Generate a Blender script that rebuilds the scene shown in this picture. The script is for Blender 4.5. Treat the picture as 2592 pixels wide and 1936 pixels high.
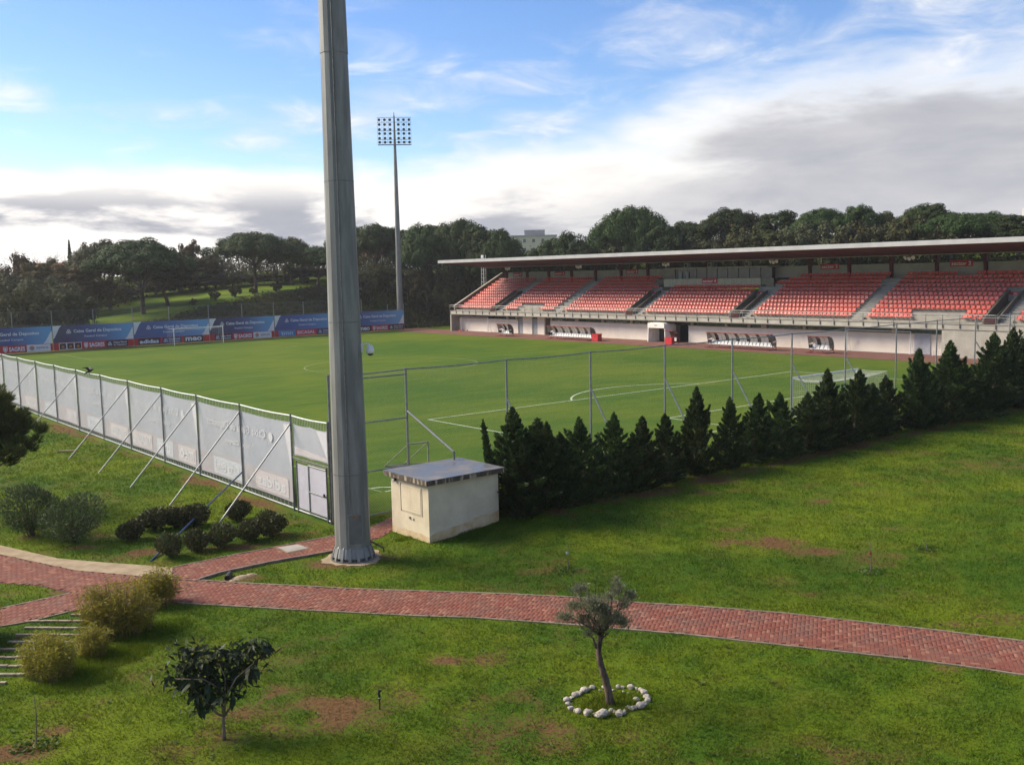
import bpy, bmesh, math, random
import numpy as np
from mathutils import Matrix, Vector

for o in list(bpy.data.objects):
    bpy.data.objects.remove(o)
scene = bpy.context.scene
COL = scene.collection
R = math.radians
rng = np.random.default_rng(7)
random.seed(7)

# ------------------------------------------------------------------ camera
# world: X runs along the goal lines (near touchline 0, stand side 68), Y along the touchlines (near goal line 0, far 105)
F_PX = 2481.4
CAM = np.array([-22.22, -36.20, 9.347])
YAW, PITCH, ROLL = -0.68703, 0.10980, -0.02032
_cy, _sy, _cp, _sp = math.cos(YAW), math.sin(YAW), math.cos(PITCH), math.sin(PITCH)
FW = np.array([-_sy * _cp, _cy * _cp, -_sp])
_rt = np.array([_cy, _sy, 0.0])
_up = np.cross(_rt, FW)
RT = math.cos(ROLL) * _rt + math.sin(ROLL) * _up
UP = -math.sin(ROLL) * _rt + math.cos(ROLL) * _up
cam_data = bpy.data.cameras.new('camera')
cam_data.sensor_fit = 'HORIZONTAL'
cam_data.sensor_width = 36.0
cam_data.lens = 36.0 * F_PX / 2592.0
cam_data.clip_start = 0.5
cam_data.clip_end = 6000.0
cam = bpy.data.objects.new('camera', cam_data)
COL.objects.link(cam)
cam.matrix_world = Matrix(((RT[0], UP[0], -FW[0], CAM[0]), (RT[1], UP[1], -FW[1], CAM[1]), (RT[2], UP[2], -FW[2], CAM[2]), (0, 0, 0, 1)))
scene.camera = cam


def _ray(px, py):
    return (px - 1296) / F_PX * RT - (py - 968) / F_PX * UP + FW


def G(px, py, z=0.0):      # point of the plane z = const seen at a photograph pixel (survey helper)
    d = _ray(px, py)
    return CAM + d * ((z - CAM[2]) / d[2])


def PU(px, py, u):
    d = _ray(px, py)
    return CAM + d * ((u - CAM[0]) / d[0])


def PV(px, py, v):
    d = _ray(px, py)
    return CAM + d * ((v - CAM[1]) / d[1])


# ------------------------------------------------------------------ node expression helper
class S:
    def __init__(s, nt, sock):
        s.nt, s.k = nt, sock

    def _m(s, op, a, b=None, c=None, clamp=False):
        n = s.nt.nodes.new('ShaderNodeMath')
        n.operation = op
        n.use_clamp = clamp
        for i, x in enumerate((a, b, c)):
            if x is None:
                continue
            if isinstance(x, S):
                s.nt.links.new(x.k, n.inputs[i])
            else:
                n.inputs[i].default_value = x
        return S(s.nt, n.outputs[0])

    def __add__(s, o): return s._m('ADD', s, o)
    def __radd__(s, o): return s._m('ADD', o, s)
    def __sub__(s, o): return s._m('SUBTRACT', s, o)
    def __rsub__(s, o): return s._m('SUBTRACT', o, s)
    def __mul__(s, o): return s._m('MULTIPLY', s, o)
    def __rmul__(s, o): return s._m('MULTIPLY', o, s)
    def __truediv__(s, o): return s._m('DIVIDE', s, o)
    def clamp(s): return s._m('ADD', s, 0.0, clamp=True)
    def pw(s, e): return s._m('POWER', s, e)
    def fn(s, op, b=None): return s._m(op, s, b)

    def smooth(s, lo, hi):
        n = s.nt.nodes.new('ShaderNodeMapRange')
        n.interpolation_type = 'SMOOTHSTEP'
        s.nt.links.new(s.k, n.inputs[0])
        for i, x in ((1, lo), (2, hi)):
            if isinstance(x, S):
                s.nt.links.new(x.k, n.inputs[i])
            else:
                n.inputs[i].default_value = x
        n.inputs[3].default_value = 0
        n.inputs[4].default_value = 1
        return S(s.nt, n.outputs[0])


def nmix(nt, f, a, b):
    n = nt.nodes.new('ShaderNodeMix')
    n.data_type = 'RGBA'
    n.clamp_factor = True
    for sock, x in ((n.inputs[0], f), (n.inputs[6], a), (n.inputs[7], b)):
        if isinstance(x, S):
            nt.links.new(x.k, sock)
        elif hasattr(x, 'is_output'):
            nt.links.new(x, sock)
        elif isinstance(x, (int, float)):
            sock.default_value = x
        else:
            sock.default_value = (*x[:3], 1)
    return n.outputs[2]


def nnoise(nt, vec, scale, detail=3, rough=.55, dist=0.0, color=False):
    n = nt.nodes.new('ShaderNodeTexNoise')
    n.inputs['Scale'].default_value = scale
    n.inputs['Detail'].default_value = detail
    n.inputs['Roughness'].default_value = rough
    n.inputs['Distortion'].default_value = dist
    if vec is not None:
        nt.links.new(vec, n.inputs['Vector'])
    return n.outputs['Color'] if color else S(nt, n.outputs['Fac'])


def nmap(nt, vec, scale=(1, 1, 1), loc=(0, 0, 0)):
    n = nt.nodes.new('ShaderNodeMapping')
    n.inputs['Scale'].default_value = scale
    n.inputs['Location'].default_value = loc
    nt.links.new(vec, n.inputs['Vector'])
    return n.outputs[0]


# ------------------------------------------------------------------ sky, sun, exposure
SUN_AZ, SUN_EL = R(-34.0), R(36.0)          # azimuth measured from +Y towards +X
SUN_DIR = Vector((math.sin(SUN_AZ) * math.cos(SUN_EL), math.cos(SUN_AZ) * math.cos(SUN_EL), math.sin(SUN_EL)))
world = bpy.data.worlds.new('World')
scene.world = world
world.use_nodes = True
wn = world.node_tree
wn.nodes.clear()


def build_sky(nt):
    out = nt.nodes.new('ShaderNodeOutputWorld')
    sky = nt.nodes.new('ShaderNodeTexSky')
    sky.sky_type = 'NISHITA'
    sky.sun_disc = False
    sky.sun_elevation = SUN_EL
    sky.sun_rotation = SUN_AZ
    sky.air_density = 1.0
    sky.dust_density = 0.3
    sky.ozone_density = 2.2
    tc = nt.nodes.new('ShaderNodeTexCoord')
    sep = nt.nodes.new('ShaderNodeSeparateXYZ')
    nt.links.new(tc.outputs['Generated'], sep.inputs[0])
    x, y, z = (S(nt, sep.outputs[i]) for i in range(3))
    hor = (x * x + y * y).pw(.5) + 1e-4
    el = z.fn('ARCSINE') * 57.2958                                   # degrees above the horizon
    az0 = R(39.5)
    side = (x * math.cos(az0) - y * math.sin(az0)) / hor              # sin(azimuth - view azimuth): left -, right +
    # sheets of cloud seen in perspective (streaks flatten towards the horizon)
    zz = z.fn('MAXIMUM', 0.0) + 0.13
    comb = nt.nodes.new('ShaderNodeCombineXYZ')
    nt.links.new((x / zz).k, comb.inputs[0])
    nt.links.new((y / zz).k, comb.inputs[1])
    cv = comb.outputs[0]
    # elevation/azimuth domain for the low cumulus bank
    comb2 = nt.nodes.new('ShaderNodeCombineXYZ')
    nt.links.new((x / hor).k, comb2.inputs[0])
    nt.links.new((y / hor).k, comb2.inputs[1])
    nt.links.new((el * 0.045).k, comb2.inputs[2])
    bv = comb2.outputs[0]
    n_big = nnoise(nt, nmap(nt, cv, (1, 1, 1), (2.0, 0.4, 0)), 1.5, 2, .5)
    n_wisp = nnoise(nt, nmap(nt, cv, (1.0, 1.0, 1.0), (3.1, 7.7, 0)), 3.2, 8, .60, 0.5)
    mid_ = (side - .10) * (side - .10) * -14.0
    mid_ = mid_.fn('EXPONENT')
    wisp = (n_wisp * .58 + n_big * .62 + mid_ * .08 + side * .05).smooth(.58, .88)
    n_edge = nnoise(nt, bv, 5.0, 6, .55, .3)
    n_body = nnoise(nt, nmap(nt, bv, (1, 1, 1.6), (5, 2, 1)), 6.0, 6, .6, .2)
    n_soft = nnoise(nt, nmap(nt, bv, (1, 1, 1.2), (1, 8, 3)), 2.2, 3, .5)
    top = side.smooth(-.06, .42) * 5.6 + 6.0 + (n_edge - .5) * 5.0 + (n_soft - .5) * side.smooth(-.05, .3) * 10.0 + (n_body - .5) * side.smooth(-.05, .3) * 6.0
    soft = side.smooth(-.1, .35)
    bank = 1.0 - (el - top).smooth(soft * -3.0 - .9, soft * 1.4 + .7)
    # brightness of the bank: white on the sun's side, grey to the right and in the low shaded bellies
    lift = (top - el).smooth(0.0, 4.5)                                # 0 at the upper rim, 1 deep inside
    right = side.smooth(-.22, .3)
    grey = (right * .72 * lift.smooth(.05, .9)) + (n_body.smooth(.44, .60) * (1.0 - right) * (1.0 - (el - 4.6).smooth(-1.0, 1.2)) * (el - 1.0).smooth(-.6, 1.2) * .85)
    grey = (grey + (n_body - .5) * .75 * lift).clamp()
    bank_col = nmix(nt, grey, (1.04, 1.0, .95), (.34, .36, .425))
    wisp_col = nmix(nt, n_wisp.smooth(.45, .75), (.74, .78, .86), (1.02, 1.0, .96))
    hs = nt.nodes.new('ShaderNodeHueSaturation')
    hs.inputs['Saturation'].default_value = 1.24
    hs.inputs['Hue'].default_value = .513
    hs.inputs['Value'].default_value = 1.0
    nt.links.new(sky.outputs[0], hs.inputs['Color'])
    bg_sky = nt.nodes.new('ShaderNodeBackground')
    bg_sky.inputs['Strength'].default_value = SKY_STRENGTH
    nt.links.new(hs.outputs[0], bg_sky.inputs['Color'])
    bg_w = nt.nodes.new('ShaderNodeBackground')
    bg_w.inputs['Strength'].default_value = CLOUD_STRENGTH
    nt.links.new(wisp_col, bg_w.inputs['Color'])
    bg_b = nt.nodes.new('ShaderNodeBackground')
    bg_b.inputs['Strength'].default_value = CLOUD_STRENGTH
    nt.links.new(bank_col, bg_b.inputs['Color'])
    m1 = nt.nodes.new('ShaderNodeMixShader')
    nt.links.new((wisp * .85).k, m1.inputs[0])
    nt.links.new(bg_sky.outputs[0], m1.inputs[1])
    nt.links.new(bg_w.outputs[0], m1.inputs[2])
    m2 = nt.nodes.new('ShaderNodeMixShader')
    nt.links.new(bank.k, m2.inputs[0])
    nt.links.new(m1.outputs[0], m2.inputs[1])
    nt.links.new(bg_b.outputs[0], m2.inputs[2])
    nt.links.new(m2.outputs[0], out.inputs[0])


SKY_STRENGTH = 0.056
CLOUD_STRENGTH = 0.35
build_sky(wn)
world.cycles.sampling_method = 'MANUAL'
world.cycles.sample_map_resolution = 512

sun = bpy.data.lights.new('sun', 'SUN')
sun.energy = 2.3
sun.angle = R(32.0)
sun.color = (1.0, .885, .71)
sun_ob = bpy.data.objects.new('sun', sun)
COL.objects.link(sun_ob)
sun_ob.rotation_euler = (-SUN_DIR).to_track_quat('-Z', 'Y').to_euler()

vs = scene.view_settings
vs.view_transform = 'Standard'
vs.look = 'None'
vs.gamma = 1.0
vs.use_curve_mapping = False
vs.exposure = 1.68
scene.cycles.max_bounces = 6
scene.cycles.diffuse_bounces = 3
scene.cycles.transparent_max_bounces = 8
scene.cycles.use_denoising = True


# ------------------------------------------------------------------ object helpers
def tag(o, label=None, cat=None, group=None, kind=None):
    if label: o['label'] = label
    if cat: o['category'] = cat
    if group: o['group'] = group
    if kind: o['kind'] = kind
    return o


def empty(name, loc, label=None, cat=None, group=None, rz=0.0):
    o = bpy.data.objects.new(name, None)
    o.empty_display_size = .2
    o.location = loc
    o.rotation_euler = (0, 0, rz)
    COL.objects.link(o)
    return tag(o, label, cat, group)


def link(name, me, parent=None, loc=(0, 0, 0), mats=None):
    o = bpy.data.objects.new(name, me)
    COL.objects.link(o)
    o.location = loc
    if parent is not None:
        o.parent = parent
    if mats is not None and not me.materials:
        for m in (mats if isinstance(mats, (list, tuple)) else [mats]):
            me.materials.append(m)
    return o


def copy_tree(o, parent=None):
    c = o.copy()
    COL.objects.link(c)
    c.parent = parent
    for ch in list(o.children):
        copy_tree(ch, c)
    return c


def fastmesh(name, V, Fc, mat=None, smooth=False, attrs=None):
    V = np.asarray(V, np.float32)
    Fc = np.asarray(Fc, np.int32)
    me = bpy.data.meshes.new(name)
    m, k = Fc.shape
    me.vertices.add(len(V))
    me.vertices.foreach_set('co', V.ravel())
    me.loops.add(m * k)
    me.loops.foreach_set('vertex_index', Fc.ravel())
    me.polygons.add(m)
    me.polygons.foreach_set('loop_start', np.arange(0, m * k, k, dtype=np.int32))
    me.polygons.foreach_set('loop_total', np.full(m, k, np.int32))
    if smooth:
        me.polygons.foreach_set('use_smooth', np.ones(m, bool))
    if attrs:
        for an, arr in attrs.items():
            a = me.attributes.new(an, 'FLOAT', 'POINT')
            a.data.foreach_set('value', np.asarray(arr, np.float32))
    me.update(calc_edges=True)
    if mat is not None:
        me.materials.append(mat)
    return me


class MB:
    """collects shapes in world coordinates, builds ONE mesh in the coordinates of its thing (origin o)"""
    def __init__(s, o=(0, 0, 0)):
        s.v, s.f, s.mi, s.o, s.cur = [], [], [], tuple(o), 0

    def add(s, vs_, fs_):
        b = len(s.v)
        s.v += [tuple(float(c) for c in p) for p in vs_]
        s.f += [tuple(b + i for i in f) for f in fs_]
        s.mi += [s.cur] * len(fs_)
        return s

    def box(s, x0, x1, y0, y1, z0, z1):
        s.add([(x0, y0, z0), (x1, y0, z0), (x1, y1, z0), (x0, y1, z0), (x0, y0, z1), (x1, y0, z1), (x1, y1, z1), (x0, y1, z1)],
              [(0, 3, 2, 1), (4, 5, 6, 7), (0, 1, 5, 4), (1, 2, 6, 5), (2, 3, 7, 6), (3, 0, 4, 7)])
        return s

    def obox(s, c, ax, ay, az):
        c, ax, ay, az = (np.array(q, float) for q in (c, ax, ay, az))
        P = [c + sx * ax + sy * ay + sz * az for sz in (-1, 1) for sx, sy in ((-1, -1), (1, -1), (1, 1), (-1, 1))]
        s.add(P, [(0, 3, 2, 1), (4, 5, 6, 7), (0, 1, 5, 4), (1, 2, 6, 5), (2, 3, 7, 6), (3, 0, 4, 7)])
        return s

    def tube(s, pts, rad, n=6, cap=True):
        pts = [np.array(p, float) for p in pts]
        if not hasattr(rad, '__len__'):
            rad = [rad] * len(pts)
        rings = []
        ref = None
        for i, p in enumerate(pts):
            d = pts[min(i + 1, len(pts) - 1)] - pts[max(i - 1, 0)]
            d = d / (np.linalg.norm(d) + 1e-9)
            if ref is None:
                ref = np.array([0, 0, 1.0]) if abs(d[2]) < .9 else np.array([1.0, 0, 0])
            a = np.cross(d, ref); a /= np.linalg.norm(a) + 1e-9
            b = np.cross(d, a)
            ref = np.cross(a, d)
            rings.append([p + rad[i] * (math.cos(t) * a + math.sin(t) * b) for t in [2 * math.pi * k / n for k in range(n)]])
        V = [q for r in rings for q in r]
        Fs = []
        for i in range(len(pts) - 1):
            for k in range(n):
                k2 = (k + 1) % n
                Fs.append((i * n + k, i * n + k2, (i + 1) * n + k2, (i + 1) * n + k))
        if cap:
            Fs.append(tuple(range(n)))
            Fs.append(tuple((len(pts) - 1) * n + k for k in reversed(range(n))))
        s.add(V, Fs)
        return s

    def prism_y(s, prof, y0, y1):      # profile in (x,z), extruded along y
        n = len(prof)
        V = [(x, y0, z) for x, z in prof] + [(x, y1, z) for x, z in prof]
        Fs = [tuple(range(n)), tuple(reversed(range(n, 2 * n)))]
        Fs += [(i, n + i, n + (i + 1) % n, (i + 1) % n) for i in range(n)]
        s.add(V, Fs)
        return s

    def poly(s, pts, z0, z1):          # flat polygon in (x,y) extruded up
        n = len(pts)
        V = [(p[0], p[1], z0) for p in pts] + [(p[0], p[1], z1) for p in pts]
        Fs = [tuple(reversed(range(n))), tuple(range(n, 2 * n))]
        Fs += [(i, (i + 1) % n, n + (i + 1) % n, n + i) for i in range(n)]
        s.add(V, Fs)
        return s

    def build(s, name, mats, parent=None, smooth=False, fixn=True, base=None, loc=None):
        me = bpy.data.meshes.new(name)
        o = s.o
        me.from_pydata([(x - o[0], y - o[1], z - o[2]) for x, y, z in s.v], [], s.f)
        for m in (mats if isinstance(mats, (list, tuple)) else [mats]):
            me.materials.append(m)
        if len(me.materials) > 1:
            me.polygons.foreach_set('material_index', s.mi)
        if fixn:
            bm = bmesh.new(); bm.from_mesh(me)
            bmesh.ops.recalc_face_normals(bm, faces=bm.faces)
            bm.to_mesh(me); bm.free()
        if smooth:
            me.polygons.foreach_set('use_smooth', [True] * len(me.polygons))
        me.update()
        ob = bpy.data.objects.new(name, me)
        COL.objects.link(ob)
        if parent is not None:
            ob.parent = parent
        else:
            ob.location = o
        return ob


def text_mesh(txt, bold=0.0, shear=0.0, spacing=1.0):
    cu = bpy.data.curves.new('lettering', 'FONT')
    cu.body = txt
    cu.offset = bold
    cu.shear = shear
    cu.space_character = spacing
    cu.resolution_u = 3
    ob = bpy.data.objects.new('lettering', cu)
    me = bpy.data.meshes.new_from_object(ob)
    n = len(me.vertices)
    co = np.zeros(n * 3, np.float32)
    me.vertices.foreach_get('co', co)
    co = co.reshape(-1, 3)
    fs = [tuple(p.vertices) for p in me.polygons]
    bpy.data.objects.remove(ob)
    bpy.data.curves.remove(cu)
    bpy.data.meshes.remove(me)
    return co, fs


_TX = {}


def add_text(mb, txt, org, xd, yd, w, h, bold=0.02, shear=0.0):
    """letters fitted to the rectangle org + [0,w]*xd + [0,h]*yd"""
    key = (txt, bold, shear)
    if key not in _TX:
        _TX[key] = text_mesh(txt, bold, shear)
    co, fs = _TX[key]
    lo, hi = co.min(0), co.max(0)
    org, xd, yd = (np.array(q, float) for q in (org, xd, yd))
    sx, sy = w / (hi[0] - lo[0]), h / (hi[1] - lo[1])
    P = org + np.outer((co[:, 0] - lo[0]) * sx, xd) + np.outer((co[:, 1] - lo[1]) * sy, yd)
    mb.add(P, fs)
    return mb


# ------------------------------------------------------------------ materials
def newmat(name):
    m = bpy.data.materials.new(name)
    m.use_nodes = True
    nt = m.node_tree
    b = nt.nodes['Principled BSDF']
    return m, nt, b


def bumpify(nt, b, h, strength, dist=.02):
    bp = nt.nodes.new('ShaderNodeBump')
    bp.inputs['Strength'].default_value = strength
    bp.inputs['Distance'].default_value = dist
    nt.links.new(h.k, bp.inputs['Height'])
    nt.links.new(bp.outputs[0], b.inputs['Normal'])


def mat(name, c, c2=None, scale=3.0, rough=.75, spec=.3, metal=0.0, bump=0.0, bscale=40, stretch=(1, 1, 1), detail=5, lo=.35, hi=.65, grime=None):
    m, nt, b = newmat(name)
    tc = nt.nodes.new('ShaderNodeTexCoord')
    vec = nmap(nt, tc.outputs['Object'], stretch)
    c2 = c2 or tuple(x * .78 for x in c)
    f = nnoise(nt, vec, scale, detail, .6).smooth(lo, hi)
    colr = nmix(nt, f, c, c2)
    if grime:       # (colour, scale, threshold): stains with a shape of their own
        g = nnoise(nt, nmap(nt, tc.outputs['Object'], (1, 1, .25)), grime[1], 6, .65).smooth(grime[2], grime[2] + .18)
        colr = nmix(nt, g * .7, colr, grime[0])
    nt.links.new(colr, b.inputs['Base Color'])
    b.inputs['Roughness'].default_value = rough
    b.inputs['Specular IOR Level'].default_value = spec
    b.inputs['Metallic'].default_value = metal
    if bump:
        bumpify(nt, b, nnoise(nt, vec, bscale, 4, .6), bump)
    return m


def leafmat(name, c1, c2, trans=.25, rough=.55, spec=.25, c3=None):
    m, nt, b = newmat(name)
    ge = nt.nodes.new('ShaderNodeNewGeometry')
    rnd = S(nt, ge.outputs['Random Per Island'])
    tc = nt.nodes.new('ShaderNodeTexCoord')
    lump = nnoise(nt, tc.outputs['Object'], .9, 2)
    colr = nmix(nt, (rnd * .65 + lump * .5 - .08).clamp(), c1, c2)
    if c3:
        colr = nmix(nt, (rnd * 7.31).fn('FRACT').smooth(.9, .97), colr, c3)
    oi = nt.nodes.new('ShaderNodeObjectInfo')
    hs = nt.nodes.new('ShaderNodeHueSaturation')
    nt.links.new(colr, hs.inputs['Color'])
    nt.links.new((S(nt, oi.outputs['Random']) * .5 + .75).k, hs.inputs['Value'])
    nt.links.new((S(nt, oi.outputs['Random']) * .03 + .485).k, hs.inputs['Hue'])
    colr = hs.outputs[0]
    nt.links.new(colr, b.inputs['Base Color'])
    b.inputs['Roughness'].default_value = rough
    b.inputs['Specular IOR Level'].default_value = spec
    tr = nt.nodes.new('ShaderNodeBsdfTranslucent')
    nt.links.new(colr, tr.inputs[0])
    mx = nt.nodes.new('ShaderNodeMixShader')
    mx.inputs[0].default_value = trans
    nt.links.new(b.outputs[0], mx.inputs[1])
    nt.links.new(tr.outputs[0], mx.inputs[2])
    nt.links.new(mx.outputs[0], nt.nodes['Material Output'].inputs[0])
    return m


def randmat(name, cols, island=True, rough=.8, spec=.25):
    """one colour per piece, drawn from a ramp"""
    m, nt, b = newmat(name)
    if island:
        ge = nt.nodes.new('ShaderNodeNewGeometry')
        r = ge.outputs['Random Per Island']
    else:
        oi = nt.nodes.new('ShaderNodeObjectInfo')
        r = oi.outputs['Random']
    cr = nt.nodes.new('ShaderNodeValToRGB')
    e = cr.color_ramp.elements
    while len(e) < len(cols):
        e.new(.5)
    for i, c in enumerate(cols):
        e[i].position = i / (len(cols) - 1)
        e[i].color = (*c, 1)
    nt.links.new(r, cr.inputs[0])
    ge2 = nt.nodes.new('ShaderNodeNewGeometry')
    f = nnoise(nt, ge2.outputs['Position'], 1.3, 4)
    f2 = nnoise(nt, ge2.outputs['Position'], 25, 3)
    colr = nmix(nt, (f.smooth(.4, .68) * .45), cr.outputs[0], (.13, .085, .06))
    colr = nmix(nt, (f2 - .5).clamp() * .8, colr, (.32, .17, .12))
    nt.links.new(colr, b.inputs['Base Color'])
    b.inputs['Roughness'].default_value = rough
    b.inputs['Specular IOR Level'].default_value = spec
    return m


def lawn_nodes(nt, blade=False):
    ge = nt.nodes.new('ShaderNodeNewGeometry')
    pos = ge.outputs['Position']
    at = nt.nodes.new('ShaderNodeAttribute')
    at.attribute_name = 'soil'
    soil = S(nt, at.outputs['Fac'])
    big = nnoise(nt, pos, .16, 3, .55)
    mid = nnoise(nt, pos, 1.1, 4, .6)
    fine = nnoise(nt, pos, 9, 4, .65)
    g = nmix(nt, (big * 1.1 + mid * .5 - .3).smooth(.3, .72), (.054, .118, .005), (.152, .202, .006))
    g = nmix(nt, nnoise(nt, pos, .55, 5, .65).smooth(.46, .70) * .38, g, (.095, .095, .016))
    g = nmix(nt, fine.smooth(.38, .66) * .45, g, (.036, .068, .005))
    if blade:
        rnd = S(nt, ge.outputs['Random Per Island'])
        g = nmix(nt, rnd.smooth(.5, 1.0) * .4, g, (.18, .21, .016))
        br = nmix(nt, rnd, (.16, .11, .035), (.11, .115, .02))
    else:
        br = nmix(nt, fine.smooth(.35, .65), (.185, .092, .038), (.105, .062, .025))
    k = (soil * .9 + (fine - .5) * 2.1 + (mid - .5) * 1.1).smooth(.26, 1.0)
    return nmix(nt, k, g, br), fine, mid, pos


def make_lawn():
    m, nt, b = newmat('lawn')
    c, fine, mid, pos = lawn_nodes(nt)
    nt.links.new(c, b.inputs['Base Color'])
    b.inputs['Roughness'].default_value = .9
    b.inputs['Specular IOR Level'].default_value = .1
    vf = nnoise(nt, pos, 45, 3, .7)
    bumpify(nt, b, fine * .6 + vf * .5, .9, .08)
    m2, nt, b = newmat('lawn_blades')
    c, fine, mid, pos = lawn_nodes(nt, True)
    nt.links.new(c, b.inputs['Base Color'])
    b.inputs['Roughness'].default_value = .6
    b.inputs['Specular IOR Level'].default_value = .2
    tr = nt.nodes.new('ShaderNodeBsdfTranslucent')
    nt.links.new(c, tr.inputs[0])
    mx = nt.nodes.new('ShaderNodeMixShader')
    mx.inputs[0].default_value = .35
    nt.links.new(b.outputs[0], mx.inputs[1])
    nt.links.new(tr.outputs[0], mx.inputs[2])
    nt.links.new(mx.outputs[0], nt.nodes['Material Output'].inputs[0])
    return m, m2


def make_pitch_mat():
    m, nt, b = newmat('pitch_turf')
    ge = nt.nodes.new('ShaderNodeNewGeometry')
    pos = ge.outputs['Position']
    big = nnoise(nt, pos, .05, 3, .55)
    mid = nnoise(nt, nmap(nt, pos, (.5, 1.6, 1)), .45, 4, .6)
    fine = nnoise(nt, pos, 6, 5, .7)
    g = nmix(nt, (big * .9 + mid * .7 - .2).smooth(.38, .80), (.050, .106, .007), (.108, .148, .010))
    g = nmix(nt, fine.smooth(.5, .75) * .55, g, (.026, .052, .006))
    g = nmix(nt, nnoise(nt, pos, .9, 5, .7).smooth(.63, .76) * .5, g, (.12, .12, .03))
    nt.links.new(g, b.inputs['Base Color'])
    b.inputs['Roughness'].default_value = .9
    b.inputs['Specular IOR Level'].default_value = .08
    bumpify(nt, b, fine, .8, .06)
    return m


LAWN, BLADES = make_lawn()
PITCH_M = make_pitch_mat()
CHALK = mat('chalk_line', (.46, .50, .36), (.17, .24, .07), 2.5, lo=.45, hi=.8)
CHALK_WORN = mat('chalk_worn', (.20, .24, .09), (.10, .14, .03), 1.5, lo=.3, hi=.8)
GALV = mat('galvanised_steel', (.26, .265, .255), (.19, .195, .19), 6, rough=.45, spec=.5, metal=.3)
GALV_DARK = mat('weathered_steel', (.17, .165, .155), (.11, .10, .09), 6, rough=.55, metal=.2)
WIRE = mat('fence_wire', (.30, .31, .30), (.20, .21, .20), 5, rough=.5, metal=.3)
WHITE = mat('white_paint', (.78, .78, .75), (.66, .66, .63), 2, rough=.5)
WHITE_WALL = mat('white_wall', (.86, .775, .65), (.78, .70, .58), .6, rough=.85, grime=((.5, .45, .38), 1.2, .62))
CONC = mat('concrete', (.36, .335, .28), (.28, .26, .22), .8, rough=.9, bump=.1, bscale=12, grime=((.2, .185, .15), 1.0, .6))
CONC_LIGHT = mat('concrete_face', (.44, .41, .34), (.36, .335, .28), .7, rough=.9, grime=((.26, .235, .19), .9, .6))
CONC_STEP = mat('concrete_steps', (.34, .33, .30), (.27, .26, .24), 1.5, rough=.9)
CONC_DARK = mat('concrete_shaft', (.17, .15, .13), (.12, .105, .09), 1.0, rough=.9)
SEAT_RED = mat('seat_plastic', (.70, .098, .056), (.58, .068, .042), .35, rough=.36, spec=.6)
SIGN_RED = mat('sign_red', (.52, .025, .03), (.42, .02, .025), 1, rough=.5)
DARK_RED = mat('column_red', (.13, .018, .018), (.09, .014, .014), 2, rough=.6)
SOFFIT = mat('soffit_maroon', (.115, .042, .045), (.085, .030, .033), .5, rough=.7, stretch=(1, 3, 1))
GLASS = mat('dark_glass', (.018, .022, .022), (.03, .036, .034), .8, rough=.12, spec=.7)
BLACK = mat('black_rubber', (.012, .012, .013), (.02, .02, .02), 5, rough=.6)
GREY_DOOR = mat('grey_door', (.36, .38, .38), (.30, .32, .32), 3, rough=.5)
CREAM = mat('cream_panel', (.52, .48, .38), (.46, .42, .33), 2, rough=.7)
RENDER_W = mat('hut_render', (.64, .555, .40), (.54, .465, .33), 1.0, rough=.9, bump=.15, bscale=60, grime=((.36, .29, .19), 1.6, .6))
TRACK = mat('clay_track', (.20, .088, .062), (.145, .066, .048), .6, rough=.95, bump=.2, bscale=30, detail=7)
BARK = mat('bark', (.10, .075, .052), (.045, .033, .024), 5, rough=.95, bump=.5, bscale=14, stretch=(1, 1, .3))
BARK_PALE = mat('bark_pale', (.20, .155, .11), (.11, .085, .06), 6, rough=.95, bump=.4, bscale=20, stretch=(1, 1, .3))
SOIL = mat('bare_soil', (.26, .175, .085), (.16, .10, .05), 2.0, rough=.95, bump=.4, bscale=18)
SAND = mat('pale_sand', (.36, .28, .17), (.27, .20, .12), 2.0, rough=.95, bump=.3, bscale=20)
EDGING = mat('path_edging', (.27, .215, .15), (.17, .14, .09), 3, rough=.9)
STONE = mat('limestone', (.50, .455, .385), (.31, .26, .20), 7, rough=.9, bump=.5, bscale=25, grime=((.25, .17, .10), 8, .58))
BRICK_COLS = [(.165, .050, .030), (.185, .058, .036), (.20, .064, .040), (.215, .073, .045), (.20, .064, .040), (.225, .085, .052), (.29, .14, .085)]
BRICK_A = randmat('paving_brick', BRICK_COLS, False)
BRICK_B = randmat('paving_brick_run', BRICK_COLS, True)
MORTAR = mat('paving_sand', (.11, .055, .042), (.085, .04, .03), 4, rough=.95)
PINE = leafmat('pine_needles', (.021, .040, .011), (.058, .086, .022), .15, .7, .15)
PINE_WARM = leafmat('pine_needles_warm', (.030, .040, .011), (.074, .084, .022), .15, .7, .15)
SCRUB_L = leafmat('scrub_leaves', (.036, .040, .015), (.088, .080, .032), .12, .8, .1)
OLIVE_FAR = leafmat('grey_green_leaves', (.048, .056, .025), (.105, .110, .056), .15, .8, .1)
BROWN_L = leafmat('autumn_leaves', (.070, .056, .024), (.140, .104, .046), .15, .8, .1)
YELLOW_L = leafmat('yellow_green_leaves', (.070, .085, .020), (.135, .140, .036), .25, .6)
CYPRESS = leafmat('cypress_spray', (.016, .034, .010), (.060, .092, .024), .25, .65, .2, c3=(.085, .10, .025))
OLIVE = leafmat('olive_leaves', (.095, .105, .050), (.250, .250, .155), .35, .5, .4)
LOQUAT = leafmat('loquat_leaf', (.013, .026, .009), (.040, .060, .022), .15, .55, .2)
LOQUAT_Y = leafmat('loquat_young_leaf', (.17, .21, .11), (.24, .23, .08), .25, .5, .4)
BOX_L = leafmat('box_leaves', (.026, .036, .011), (.074, .084, .026), .18, .55, .25, c3=(.15, .06, .025))
OLEANDER = leafmat('oleander_leaves', (.028, .046, .013), (.085, .112, .038), .2, .6, .2, c3=(.17, .19, .09))
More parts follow.
